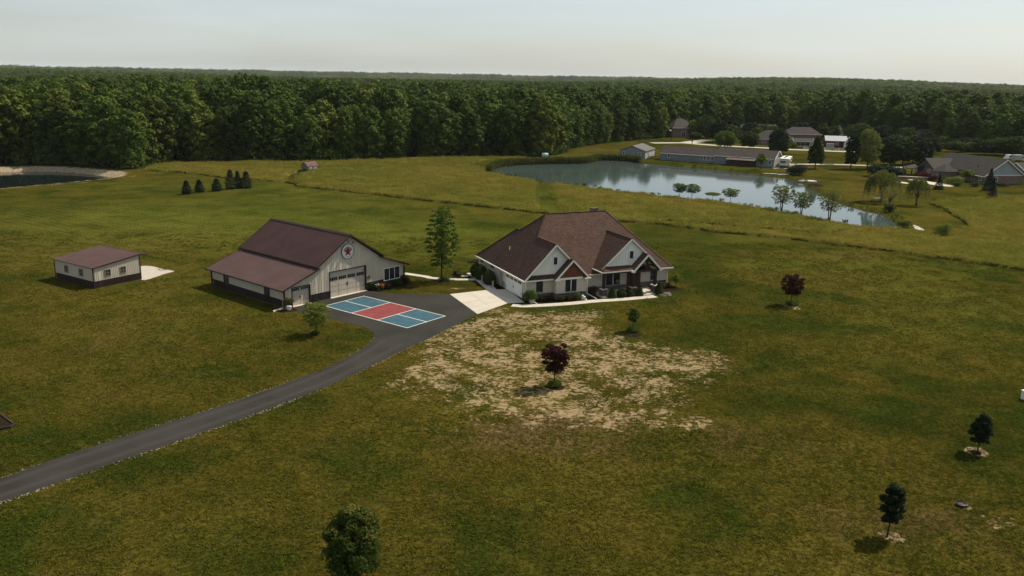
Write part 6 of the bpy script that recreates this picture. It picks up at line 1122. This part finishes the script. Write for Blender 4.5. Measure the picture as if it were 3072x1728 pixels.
nr = ((980,560,235,8.6,'round','dark','dark tree, leftmost of the clump by the lane'), (1110,560,255,8.4,'round','deep','broad tree, second in the clump by the lane'), (1225,560,240,8.2,'round','dark','broad tree, third in the clump by the lane'), (1320,540,265,6.8,'oval','dark','dark tree at the corner of the brick house roof'), (1440,440,258,6.6,'egg','dark','dark tree above the brick house ridge end'), (1680,420,300,8.4,'round','deep','rounded tree left of three behind the brick ridge'),
      (1850,420,315,7.4,'round','deep','rounded tree, middle of three behind the brick ridge'), (2005,450,302,8.0,'round','dark','dark rounded tree, right of three behind the brick ridge'), (640,330,100,10.5,'round','deep','bushy tree at the wood foot above the pale airy tree'), (880,360,120,8.0,'round','dark','dark tree at the wood foot by the lane clump'), (950,560,400,6.0,'round','deep','low dark tree under the lane clump'), (900,690,560,8.5,'round','dark','dark low tree behind the largest willow'), (1030,690,590,5.5,'round','deep','green low tree behind the sparse willow'))
for i, (x, y, ty, wd, kd, lf, lb) in enumerate(nr): b_ = cr(x, y); tree('neighbour_tree', lb, b_, tall(b_, 0, 340 + ty * .2761), wd * 1.15, kd, lf, 4200, .28, .08, blobs_n=46, br=.26, seed=290 + i, limbs=3)
# more garden and street trees closing in round the far houses
more = [('n',1420,312,120,7,'deep'), ('n',1700,312,150,6,'green'), ('n',1770,300,120,7,'deep'), ('n',1870,318,130,6.5,'green'), ('n',1640,270,95,8,'dark'), ('n',2230,312,150,6,'green'), ('n',2180,250,90,8,'dark'), ('n',2400,290,110,7,'deep'), ('n',1220,300,80,7,'deep'), ('n',1100,262,60,7,'deep'),
        ('r',560,300,120,8,'deep'), ('r',730,320,140,9,'deep'), ('r',820,345,150,8,'deep'), ('r',1150,345,150,9,'deep'), ('r',1380,370,190,8,'dark'), ('r',1180,420,245,7,'deep'), ('r',1290,420,250,7,'deep'), ('r',1020,440,230,8,'deep'), ('r',1090,470,260,8,'dark'), ('r',1560,372,250,6,'green'), ('r',1760,400,260,8,'dark'), ('r',1930,410,255,8,'deep'), ('r',2110,450,270,9,'deep'), ('r',2220,460,250,9,'deep'), ('r',2330,470,240,9,'deep'), ('r',940,470,260,8,'dark')]
place = {'n': 'in the trees round the far houses behind the long house', 'r': 'in the dark tree belt above the brown brick house'}
for i, (k_, x, y, ty, wd, lf) in enumerate(more):
    b_ = cn(x, y) if k_ == 'n' else cr(x, y); sc_f = .276 if k_ == 'n' else .2761
    tree('neighbour_tree', ('dark' if lf == 'dark' else 'green') + ' leafy tree ' + place[k_], b_, tall(b_, 0, 340 + ty * sc_f), wd * 1.2, ('round', 'oval', 'broad')[i % 3], lf, 3200, .30, .06, blobs_n=40, br=.28, seed=340 + i, limbs=3, group='trees round the far houses' if k_ == 'n' else 'tree belt above the brick house')
# ---- foreground oddments
sl_ = E('septic_lid', ce(992, 918), 0, 'dark round tank lid in bare soil on the lower right lawn', 'tank lid'); MB().lathe((0, 0, 0), [(.34, 0), (.34, .16), (.27, .18), (.26, .12), (.05, .12)], 20).build('riser', M['black'], sl_); MB().lathe((0, 0, .12), [(.25, 0), (.2, .03), (.02, .04)], 16).build('lid', M['timber'], sl_)
bed('lid_soil', [ce(930,885), ce(975,878), ce(1040,905), ce(1095,945), ce(1060,962), ce(990,935)], M['soil'], 'bare soil round the tank lid', .006)
ub = E('utility_box', g(3078, 1199), .2, 'white utility box cut off by the right edge', 'utility box'); MB().box(-.3, -.3, 0, .3, .3, .75).build('cabinet', M['white_plastic'], ub); MB().box(-.34, -.34, .75, .34, .34, .82).build('lid', M['white_plastic'], ub)
gbed = E('garden_bed', g(-5, 1270), 0, 'timber edged mulch bed at the left edge of the lawn', 'garden bed'); pts_ = [g(-150, 1160), g(0, 1246), g(44, 1279), g(30, 1286), g(0, 1291), g(-150, 1310)]; o0 = g(-5, 1270)
MB().prism([p - o0 for p in pts_], (0, 0, .12)).build('mulch', M['mulch'], gbed)
for p, q in zip(pts_[:-1], pts_[1:]): MB().bar(p - o0 + Vector((0, 0, .1)), q - o0 + Vector((0, 0, .1)), .12, .22).build('edging', M['timber'], gbed)
po = E('short_post', HP(-1.55, 6.75), HR, 'short pale wooden post at the corner of the garage paving', 'post'); MB().box(-.07, -.07, 0, .07, .07, .95).build('shaft', M['tan_siding'], po); MB().box(-.1, -.1, .95, .1, .1, 1.0).build('cap', M['tan_siding'], po)
for i, (s_, t_, h_, lb) in enumerate(((6.75, -1.95, .62, 'tall white ornament'), (6.95, -2.05, .45, 'round white ornament'), (6.95, -2.45, .2, 'low white ornament'))):
    orn = E('garden_ornament', HP(s_, t_), 0, lb + ' in the front flower bed before the bay', 'ornament', 'white ornaments in the front bed'); MB().lathe((0, 0, 0), [(.14, 0), (.16, h_ * .15), (.08, h_ * .4), (.13, h_ * .6), (.17, h_ * .75), (.12, h_ * .92), (.02, h_)], 12).build('figure', M['white_plastic'], orn, True)
# ================================================================ reeds, pond rocks, the wood, far skyline, haze
rng = np.random.default_rng(77)
RD = smooth_line([cm(1466,858), cm(1490,838), cm(1560,818), cm(1700,803), cm(1900,796), cm(2200,791), cn(0,502), cn(300,510), cn(430,528)], .5); C = []; T = []; S_ = []
for p in RD:
    k = 34; off = rng.random(k) * 2.6; ang = rng.random(k) * 6.28; h = 1.5 + .9 * rng.random(k)
    C.append(np.stack([p.x + rng.normal(size=k) * .4, p.y + off * .8 - .7, -.35 + h * .5], 1)); T.append(np.stack([np.cos(ang) * .1, np.sin(ang) * .1, np.ones(k)], 1)); S_.append(h * .62)
C = np.concatenate(C); T = np.concatenate(T); S_ = np.concatenate(S_); V, Q = leaf_quads(C, rng.normal(size=(len(C), 3)) * np.array([1, 1, .1]), S_, rng, .10, T)
tag(link('cattail_reeds', npmesh('cattail_reeds', V, Q, L_['reed'])), 'dense band of cattail reeds along the far pond shore', 'reeds', kind='stuff')
# tussocks along the near pond bank and meadow edges
C = []; T = []; S_ = []
def tuft(x, y, n, r, h):
    b = rng.random(n) * 6.28; e = rng.random(n) ** .5; C.append(np.stack([x + np.cos(b) * r * e, y + np.sin(b) * r * e, h * (.3 + .3 * rng.random(n))], 1)); T.append(np.stack([np.cos(b) * .5, np.sin(b) * .5, np.ones(n)], 1)); S_.append(h * .5 * (.7 + .5 * rng.random(n)))
n_p = len(POND)
for i in range(0, n_p):
    p = POND[i]
    for q in range(2): 
        if rng.random() < .6: tuft(p[0] + rng.normal() * .5, p[1] + rng.normal() * .5, 14, .5, .35 + .75 * rng.random() ** 2)
for i in range(len(MEADOW) - 42):
    a, b = MEADOW[i], MEADOW[i + 1]; L = math.hypot(b[0] - a[0], b[1] - a[1])
    for q in range(int(L / .8)): f = rng.random(); tuft(a[0] + (b[0] - a[0]) * f + rng.normal() * .2, a[1] + (b[1] - a[1]) * f + .4 + abs(rng.normal()) * .5, 9, .4, .4 + .35 * rng.random())
C_ = np.concatenate(C); T_ = np.concatenate(T); S2 = np.concatenate(S_); V, Q = leaf_quads(C_, rng.normal(size=(len(C_), 3)) * np.array([1, 1, .2]), S2, rng, .2, T_)
M['tuft'] = leafmat('field_tufts', (.10, .105, .024), (.065, .075, .018), .3, .1, .3); tag(link('grass_tufts', npmesh('grass_tufts', V, Q, M['tuft'])), 'tussocks of rank grass along the pond bank and field edge', 'grass', kind='stuff')
# standing field grass over the whole meadow
KG = bpy.data.collections.new('field_kinds'); M['field_blades'] = bpy.data.materials.new('field_blades'); M['field_blades'].use_nodes = True; t = M['field_blades'].node_tree; bs = t.nodes['Principled BSDF']
P = coords(t, 'World'); n1 = noise(t, P, .03, 4); n2 = noise(t, P, .2, 5, .6); n3 = noise(t, P, 1.3, 5, .7); n4 = noise(t, P, 5, 4, .7); f = mth(t, 'ADD', mth(t, 'MULTIPLY', n1, .5), mth(t, 'MULTIPLY', n2, .5))
fc = nd(t, 'ShaderNodeVectorMath', operation='SCALE'); fc.inputs['Scale'].default_value = 2.8; t.links.new(field_colour(t, f, n2, n3, n4), fc.inputs[0]); t.links.new(fc.outputs[0], bs.inputs['Base Color']); bs.inputs['Roughness'].default_value = 1.0; bs.inputs['Specular IOR Level'].default_value = 0.0
tr = nd(t, 'ShaderNodeBsdfTranslucent'); t.links.new(fc.outputs[0], tr.inputs['Color']); mx = nd(t, 'ShaderNodeMixShader', Fac=.3); t.links.new(bs.outputs[0], mx.inputs[1]); t.links.new(tr.outputs[0], mx.inputs[2]); t.links.new(mx.outputs[0], t.nodes['Material Output'].inputs['Surface'])
for i in range(4):
    r_ = np.random.default_rng(700 + i); n_ = 95; b = r_.random((n_, 2)) * 2.4 - 1.2; hh_ = .45 + .5 * r_.random(n_) ** 1.5; dr_ = r_.normal(size=(n_, 2)) * .9
    V, Q = leaf_quads(np.concatenate([b, (hh_ * .5)[:, None]], 1), r_.normal(size=(n_, 3)) * np.array([1, 1, .15]), hh_ * .55, r_, .13, np.concatenate([dr_, np.ones((n_, 1))], 1)); KG.objects.link(bpy.data.objects.new('field_kind_%d' % i, npmesh('field_kind', V, Q, M['field_blades'])))
FG = (AX[sdm > .5], AY[sdm > .5]); pick = rng.random(len(FG[0])) < .22; FGP = np.stack([FG[0][pick], FG[1][pick], np.full(pick.sum(), .1)], 1)
# loose stones lining the small pond
rk_ = MB(); rr_ = random.Random(4); n_l = len(LPOND)
for i in range(n_l):
    a, b = LPOND[i], LPOND[(i + 1) % n_l]; cx, cy_ = (a[0] + b[0]) / 2, (a[1] + b[1]) / 2
    if cx < -175: continue
    dx, dy = b[0] - a[0], b[1] - a[1]; L = math.hypot(dx, dy); A_l = 1
    nxn, nyn = -dy / L, dx / L
    if not inside(LPOND, np.array([cx + nxn]), np.array([cy_ + nyn]))[0]: nxn, nyn = -nxn, -nyn
    for k in range(int(L * 7)):
        d = rr_.random() * 3.0; f = rr_.random(); x, y = a[0] + dx * f + nxn * d, a[1] + dy * f + nyn * d; z = -min(d / 3.2, 1) * 1.4; s = .09 + .11 * rr_.random(); an = rr_.random() * 6
        P_ = [(x + math.cos(an + q * 1.57) * s * rr_.uniform(.8, 1.2), y + math.sin(an + q * 1.57) * s * rr_.uniform(.8, 1.2), z - .05) for q in range(4)] + [(x + rr_.uniform(-.05, .05), y + rr_.uniform(-.05, .05), z + s * .8)]; rk_.add(P_, [(0, 1, 4), (1, 2, 4), (2, 3, 4), (3, 0, 4)])
M['bank'] = mat('bank_stone', (.40, .325, .22), (.32, .255, .17), 1.5, .95); tag(rk_.build('bank_stones', M['bank']), 'pale loose stones lining the bank of the small dark pond', 'stones', kind='stuff')
# ---------------- the wood
def wood_kind(seed, mt, h=20, rad=4.3, n=2300, leaf=.55, bole=.10, k=30, prof='tall', br=.40):
    r_ = np.random.default_rng(seed); tm = trunk_mesh(r_, h, .28, h * .8, M['bark_dark'], 4, rad * .6); cm_ = crown_mesh(r_, prof, h * bole, h - rad * .25, rad, n, leaf, mt, k, br, .8, (0, 0), .35, .38); return tm, cm_
kinds = [wood_kind(400 + i, L_['wood_b'] if i == 3 else L_['wood_a'], 20, (5.6, 6.8, 5.0, 6.2, 5.6, 7.0)[i], 5200, .42, (.02, .06, .01, .03, .08, .02)[i], 56, ('oval', 'round', 'broad', 'round', 'broad', 'oval')[i], (.29, .27, .31, .26, .28, .27)[i]) for i in range(6)]
edge = [(p.x, p.y) for p in WOOD_EDGE]
cand = rng.random((26000, 2)) * np.array([560, 400]) + np.array([-220, 215]); ok = inside(WOODS, cand[:, 0], cand[:, 1]); cand = cand[ok]; de = pdist(edge, cand[:, 0], cand[:, 1], False)
vis = np.abs(cand[:, 0]) < cand[:, 1] * .66 + 6; cand, de = cand[vis], de[vis]; order = np.argsort(de + cand[:, 1] * .09 + rng.random(len(de)) * 6); chosen = []
keep_off = [(75, 401, 16)]
cell = {}
for i in order:
    x, y = cand[i]; 
    if de[i] < 1.6: continue
    mind = 6.2 if de[i] < 14 else 7.4; ci, cj = int(x // 8), int(y // 8)
    if any((x - a) ** 2 + (y - b) ** 2 < mind * mind for di in (-1, 0, 1) for dj in (-1, 0, 1) for a, b in cell.get((ci + di, cj + dj), ())): continue
    cell.setdefault((ci, cj), []).append((x, y)); chosen.append((x, y, de[i]))
    if len(chosen) >= 297: break
grp = {0: ('leafy tree crowded in the wood behind the stone lined pond', 'wood behind the lined pond'), 1: ('tall leafy tree in the dense wood behind the meadow', 'wood behind the meadow'), 2: ('tree in the wood edge behind the far houses', 'wood behind the houses')}
for j, (x, y, d_) in enumerate(chosen):
    tm, cm_ = kinds[j % 6] if rng.random() < .7 else kinds[int(rng.integers(6))]; s = (.72 + .34 * rng.random() + .26 * float(vnoise(np.array([x]), np.array([y]), 22, 31)[0])) * (1.03 if d_ > 6 else .93); s *= 1.0 if x < 40 else .92; zt = float(hills(np.array([x]), np.array([y]))[0]); gk = 0 if x < -88 else 1 if x < 30 else 2
    o = E('wood_tree', (x, y, zt), rng.random() * 6.28, grp[gk][0], 'tree', grp[gk][1]); o.scale = (s * (.85 + .3 * rng.random()), s * (.85 + .3 * rng.random()), s * (.92 + .16 * rng.random())); link('trunk', tm, None, o); link('crown', cm_, None, o)
# low growth at the foot of the wood
C = []; 
V_, Q_ = [], []; nv = 0
for i in range(len(WOOD_EDGE) - 1):
    a, b = WOOD_EDGE[i], WOOD_EDGE[i + 1]; L = (b - a).length
    if a.y > 455 or a.x < -150: continue
    for q in range(int(L / 2.2)):
        f = rng.random(); p = a.lerp(b, f); s = .9 + 2.2 * rng.random(); nrm = Vector((-(b - a).y, (b - a).x, 0)).normalized(); p = p + nrm * (rng.random() * 3 - .3)
        v, qd = blobs_leaves([((p.x, p.y, s * .5), (s, s, s * .8)), ((p.x + s * .6, p.y + .3, s * .35), (s * .7, s * .7, s * .6))], 110, .26, rng); v[:, 2] = np.maximum(v[:, 2], 0); V_.append(v); Q_.append(qd + nv); nv += len(v)
tag(link('undergrowth', npmesh('undergrowth', np.concatenate(V_), np.concatenate(Q_), L_['wood_a'])), 'dark bushy undergrowth along the foot of the wood', 'undergrowth', kind='stuff')
KC = bpy.data.collections.new('wood_kinds'); KF = bpy.data.collections.new('canopy_kinds')
def join_mesh(nm, a, b):
    me = bpy.data.meshes.new(nm); va = np.empty(len(a.vertices) * 3, np.float32); a.vertices.foreach_get('co', va); vb = np.empty(len(b.vertices) * 3, np.float32); b.vertices.foreach_get('co', vb)
    fa = [tuple(p.vertices) for p in a.polygons]; fb = [tuple(i + len(a.vertices) for i in p.vertices) for p in b.polygons]; me.from_pydata(np.concatenate([va, vb]).reshape(-1, 3), [], fa + fb); me.materials.append(a.materials[0]); me.materials.append(b.materials[0])
    me.polygons.foreach_set('material_index', np.array([0] * len(fa) + [1] * len(fb), np.int32)); return me
for i, (tm, cm_) in enumerate(kinds): KC.objects.link(bpy.data.objects.new('wood_kind_%d' % i, join_mesh('wood_kind', tm, cm_)))
for i in range(4):                                      # patches of far canopy, forty metres across
    r_ = np.random.default_rng(500 + i); bl = []
    for k in range(30): x, y = r_.random(2) * 46 - 23; R0 = 4.2 + 3.6 * r_.random(); zt = 13.5 + 8.0 * r_.random(); bl += [((x + r_.normal() * 1.2, y + r_.normal() * 1.2, zt - R0), (R0, R0, R0 * .95)), ((x + r_.normal() * 2, y + r_.normal() * 2, zt - R0 * 1.9), (R0 * 1.1, R0 * 1.1, R0))]
    V, Q = blobs_leaves(bl, 6500, .95, r_, .35, .3); KF.objects.link(bpy.data.objects.new('canopy_kind_%d' % i, npmesh('canopy', V, Q, L_['wood_a'] if i % 2 else L_['wood_b'])))
def scatter(name, P, sc_, coll, label, seed):
    me = bpy.data.meshes.new(name); me.vertices.add(len(P)); me.vertices.foreach_set('co', np.ascontiguousarray(P, dtype=np.float32).ravel()); r_ = np.random.default_rng(seed)
    for nm, A in (('size', sc_), ('turn', r_.random(len(P)) * 6.283)): a = me.attributes.new(nm, 'FLOAT', 'POINT'); a.data.foreach_set('value', np.ascontiguousarray(A, dtype=np.float32))
    me.update(); o = link(name, me); ng = bpy.data.node_groups.new(name, 'GeometryNodeTree'); ng.interface.new_socket('Geometry', in_out='INPUT', socket_type='NodeSocketGeometry'); ng.interface.new_socket('Geometry', in_out='OUTPUT', socket_type='NodeSocketGeometry')
    gi = ng.nodes.new('NodeGroupInput'); go = ng.nodes.new('NodeGroupOutput'); ip = ng.nodes.new('GeometryNodeInstanceOnPoints'); ci = ng.nodes.new('GeometryNodeCollectionInfo'); ci.inputs['Collection'].default_value = coll; ci.inputs['Separate Children'].default_value = True; ci.inputs['Reset Children'].default_value = True
    na = ng.nodes.new('GeometryNodeInputNamedAttribute'); na.data_type = 'FLOAT'; na.inputs['Name'].default_value = 'size'; nt_ = ng.nodes.new('GeometryNodeInputNamedAttribute'); nt_.data_type = 'FLOAT'; nt_.inputs['Name'].default_value = 'turn'; cx = ng.nodes.new('ShaderNodeCombineXYZ')
    ng.links.new(gi.outputs[0], ip.inputs['Points']); ng.links.new(ci.outputs[0], ip.inputs['Instance']); ip.inputs['Pick Instance'].default_value = True; ng.links.new(nt_.outputs['Attribute'], cx.inputs['Z']); ng.links.new(cx.outputs[0], ip.inputs['Rotation']); ng.links.new(na.outputs['Attribute'], ip.inputs['Scale']); ng.links.new(ip.outputs[0], go.inputs[0])
    md = o.modifiers.new('scatter', 'NODES'); md.node_group = ng; tag(o, label, 'forest', kind='stuff'); return o
def field(step, r0, r1, jit):
    n_ = int(2 * r1 / step); X, Y = np.meshgrid(np.arange(-n_ // 2, n_ // 2 + 1) * step, np.arange(0, r1, step)); X = X + (rng.random(X.shape) - .5) * jit * step; Y = Y + (rng.random(X.shape) - .5) * jit * step
    D = np.hypot(X, Y); k = (D > r0) & (D < r1) & (np.abs(X) < Y * .74 + 40) & inside(WOODS, X, Y); return X[k], Y[k]
x, y = field(8.2, 0, 1700, .9); dd = pdist(edge, x, y, False); ch_ = np.array([(a, b) for a, b, _ in chosen]); far = np.ones(len(x), bool)
for s in range(0, len(x), 2000): far[s:s + 2000] = (np.hypot(x[s:s + 2000, None] - ch_[None, :, 0], y[s:s + 2000, None] - ch_[None, :, 1]).min(1) > 6.0)
k = far & (dd > 5); x, y = x[k], y[k]; scatter('forest', np.stack([x, y, hills(x, y) - .3], 1), (.62 + .40 * rng.random(len(x)) + .32 * vnoise(x, y, 38, 33)), KC, 'unbroken deciduous wood stretching back from the meadow', 1)
x, y = field(30, 1650, 4200, .7); scatter('far_forest', np.stack([x, y, hills(x, y) - 1.0], 1), (.85 + .3 * rng.random(len(x))), KF, 'distant wooded country reaching to the horizon', 2)
x, y = field(105, 4100, 15000, .8); k = vnoise(x, y, 700, 8) > .18; x, y = x[k], y[k]; scatter('horizon_forest', np.stack([x, y, hills(x, y) - 14], 1), (2.2 + .7 * rng.random(len(x))), KF, 'faint line of woods along the horizon', 3)
scatter('field_grass', FGP, .7 + .6 * rng.random(len(FGP)) ** 2, KG, 'standing blades of tall field grass between lawn and wood', 5)['category'] = 'grass'
# mown turf close to the camera: short tufts
KL = bpy.data.collections.new('turf_kinds'); tm_ = bpy.data.materials.new('turf_blades'); tm_.use_nodes = True; t = tm_.node_tree; bs = t.nodes['Principled BSDF']; P = coords(t, 'World')
na_ = noise(t, P, .028, 4); nb_ = noise(t, P, .13, 5, .6, .4); nc_ = noise(t, P, .5, 6, .66); f = mth(t, 'ADD', mth(t, 'MULTIPLY', na_, .4), mth(t, 'MULTIPLY', nb_, .6))
c = mixc(t, ramp(t, f, .40, .60), (.060, .080, .0085), (.128, .106, .0150)); c = mixc(t, ramp(t, nc_, .52, .68, 0, .5), c, (.150, .128, .024)); c = mixc(t, ramp(t, noise(t, P, 5, 3, .7), .55, .7, 0, .6), c, (.175, .145, .045))
t.links.new(c, bs.inputs['Base Color']); bs.inputs['Roughness'].default_value = 1.0; bs.inputs['Specular IOR Level'].default_value = 0.0; tr = nd(t, 'ShaderNodeBsdfTranslucent'); t.links.new(c, tr.inputs['Color']); mx = nd(t, 'ShaderNodeMixShader', Fac=.3); t.links.new(bs.outputs[0], mx.inputs[1]); t.links.new(tr.outputs[0], mx.inputs[2]); t.links.new(mx.outputs[0], t.nodes['Material Output'].inputs['Surface'])
for i in range(5):
    r_ = np.random.default_rng(800 + i); k = 26; ctr = r_.random((k, 2)) * 1.7 - .85; sz = .05 + .11 * r_.random(k) ** 1.5; n_ = 8; b = np.repeat(ctr, n_, 0) + r_.normal(size=(k * n_, 2)) * np.repeat(sz, n_)[:, None] * .7; hh_ = np.repeat(.035 + sz * .45, n_) * (.7 + .6 * r_.random(k * n_)); dr_ = r_.normal(size=(k * n_, 2)) * 1.1
    V, Q = leaf_quads(np.concatenate([b, (hh_ * .45)[:, None]], 1), r_.normal(size=(k * n_, 3)) + np.array([0, 0, .5]), hh_ * .8, r_, .3, np.concatenate([dr_, np.ones((k * n_, 1))], 1)); V[:, 2] = np.maximum(V[:, 2], .002); KL.objects.link(bpy.data.objects.new('turf_kind_%d' % i, npmesh('turf_kind', V, Q, tm_)))
X, Y = np.meshgrid(np.arange(-90, 90, 1.15), np.arange(30, 138, 1.15)); X = X + (rng.random(X.shape) - .5) * .9; Y = Y + (rng.random(X.shape) - .5) * .9; k = (np.abs(X) < Y * .67 + 3) & (rng.random(X.shape) < np.clip(1.25 - Y / 150, .25, 1)); X, Y = X[k], Y[k]
def rect(o, rz, x0, y0, x1, y1): m_ = Matrix.Translation(o) @ Matrix.Rotation(rz, 4, 'Z'); return [tuple((m_ @ Vector(p))[:2]) for p in ((x0, y0, 0), (x1, y0, 0), (x1, y1, 0), (x0, y1, 0))]
nope = [[(p.x, p.y) for p in A_] + [(p.x, p.y) for p in B_[::-1]], [(p.x, p.y) for p in pad], rect(Vector((-26.142, 92.443, 0)), BR, -.2, -.3, BW + .2, BL + .2), rect(HO, HR, -2.9, -4.3, 21.5, 15.5), rect(sB, rzs, -.2, -.2, SWd + 4.5, SLn + .2), [tuple(p[:2]) for p in (cA, cB, gA, c3(975, 900), cC, cD)], [tuple(p[:2]) for p in (c2(2090, 630), c3(560, 680), c3(560, 712), c2(2090, 665))]]
k = np.ones(len(X), bool)
for pl in nope: k &= sdist(pl, X, Y) < -.95
sv = np.zeros(len(X))
for (x_, y_, rx_, ry_) in ((1500,985,9,8), (1430,1060,11,7), (1660,1000,10,8), (1620,1080,10,8), (1630,1165,5,3), (1850,1075,12,6), (1560,1215,10,3.5), (1800,1245,9,3)): q_ = g(x_, y_); sv = np.maximum(sv, np.exp(-((X - q_.x) / rx_) ** 2 - ((Y - q_.y) / ry_) ** 2))
k &= rng.random(len(X)) > sv * 1.05; X, Y = X[k], Y[k]; scatter('turf_tufts', np.stack([X, Y, np.zeros(len(X))], 1), .75 + .6 * rng.random(len(X)), KL, 'short uneven tufts of the mown lawn', 6)['category'] = 'grass'
# ---------------- skyline
def far_at(px, dist): d = ((px - 1536) / FPX) * _xr + (-(205.2 + .01817 * px - 864) / FPX) * _ur + _fw; d.z = 0; d.normalize(); return d * dist
def above(px, py, dist): return CAMH + dist * ((205.2 + .01817 * px) - py) / FPX * .97
wt = E('water_tower', far_at(2192, 4300), 0, 'broad legged water tower on the horizon', 'water tower'); zt = above(2192, 240.5, 4300)
MB().lathe((0, 0, zt - 9), [(2, 0), (8, 2), (9, 5), (7.5, 8), (1.5, 9.4)], 20).build('tank', M['plastic_grey'], wt, True)
for q in range(6): MB().tube([(math.cos(q * 1.047) * 7, math.sin(q * 1.047) * 7, -5), (math.cos(q * 1.047) * 6.4, math.sin(q * 1.047) * 6.4, zt - 6)], .6, 6).build('leg', M['plastic_grey'], wt)
MB().tube([(0, 0, -5), (0, 0, zt - 8)], 1.2, 8).build('riser_pipe', M['plastic_grey'], wt)
wt = E('water_tower', far_at(2573, 3300), 0, 'slim single stemmed water tower above the right ridge', 'water tower'); zt = above(2573, 238.5, 3300); MB().lathe((0, 0, zt - 7), [(1.1, 0), (2.8, 2.5), (2.9, 5), (1.2, 7)], 16).build('tank', M['plastic_grey'], wt, True); MB().tube([(0, 0, -5), (0, 0, zt - 6)], 1.1, 8).build('stem', M['plastic_grey'], wt)
for px, py, ds, lb in ((1495, 216, 6000, 'leftmost thin radio mast on the horizon'), (1581, 224, 5200, 'short stubby mast on the horizon'), (1695, 214, 6000, 'tallest thin radio mast on the horizon'), (1766, 227, 6000, 'rightmost thin radio mast on the horizon')):
    mo = E('radio_mast', far_at(px, ds), 0, lb, 'mast'); zt = above(px, py, ds); MB().tube([(0, 0, -20), (0, 0, zt)], [1.0, .7], 4).build('lattice', M['plastic_grey'], mo)
    if px == 1581: MB().box(-2.2, -2.2, zt - 14, 2.2, 2.2, zt - 4).build('antenna_drum', M['plastic_grey'], mo)
for px, py, wd, lb in ((2241, 243, 55, 'lowest tower block of the hazy city skyline'), (2246, 238, 32, 'slim left tower of the hazy city skyline'), (2260, 240, 45, 'stepped middle tower of the hazy city skyline'), (2266, 234, 34, 'tallest tower of the hazy city skyline'), (2314, 243, 40, 'lone right tower of the hazy city skyline')):
    ds = 16500; t_ = E('city_tower', far_at(px, ds), .2, lb, 'tower block', 'far city skyline'); zt = above(px, py, ds); MB().box(-wd / 2, -wd / 2, -20, wd / 2, wd / 2, zt * .8).build('lower_block', M['plastic_grey'], t_); MB().box(-wd / 3, -wd / 3, zt * .8, wd / 3, wd / 3, zt).build('upper_block', M['plastic_grey'], t_)
# ---------------- haze
hz = MB().box(-33500, -420, -25, 33500, 33500, 150).build('haze', None)
hm = bpy.data.materials.new('haze'); hm.use_nodes = True; hn = hm.node_tree; hn.nodes.clear(); ho = hn.nodes.new('ShaderNodeOutputMaterial'); hv = hn.nodes.new('ShaderNodeVolumePrincipled')
hv.inputs['Color'].default_value = (.93, .96, 1.0, 1); hv.inputs['Density'].default_value = 2.8e-5; hv.inputs['Anisotropy'].default_value = 0.0; hn.links.new(hv.outputs[0], ho.inputs['Volume']); hz.data.materials.append(hm)
tag(hz, 'thin summer haze over the whole countryside', 'haze', kind='stuff')
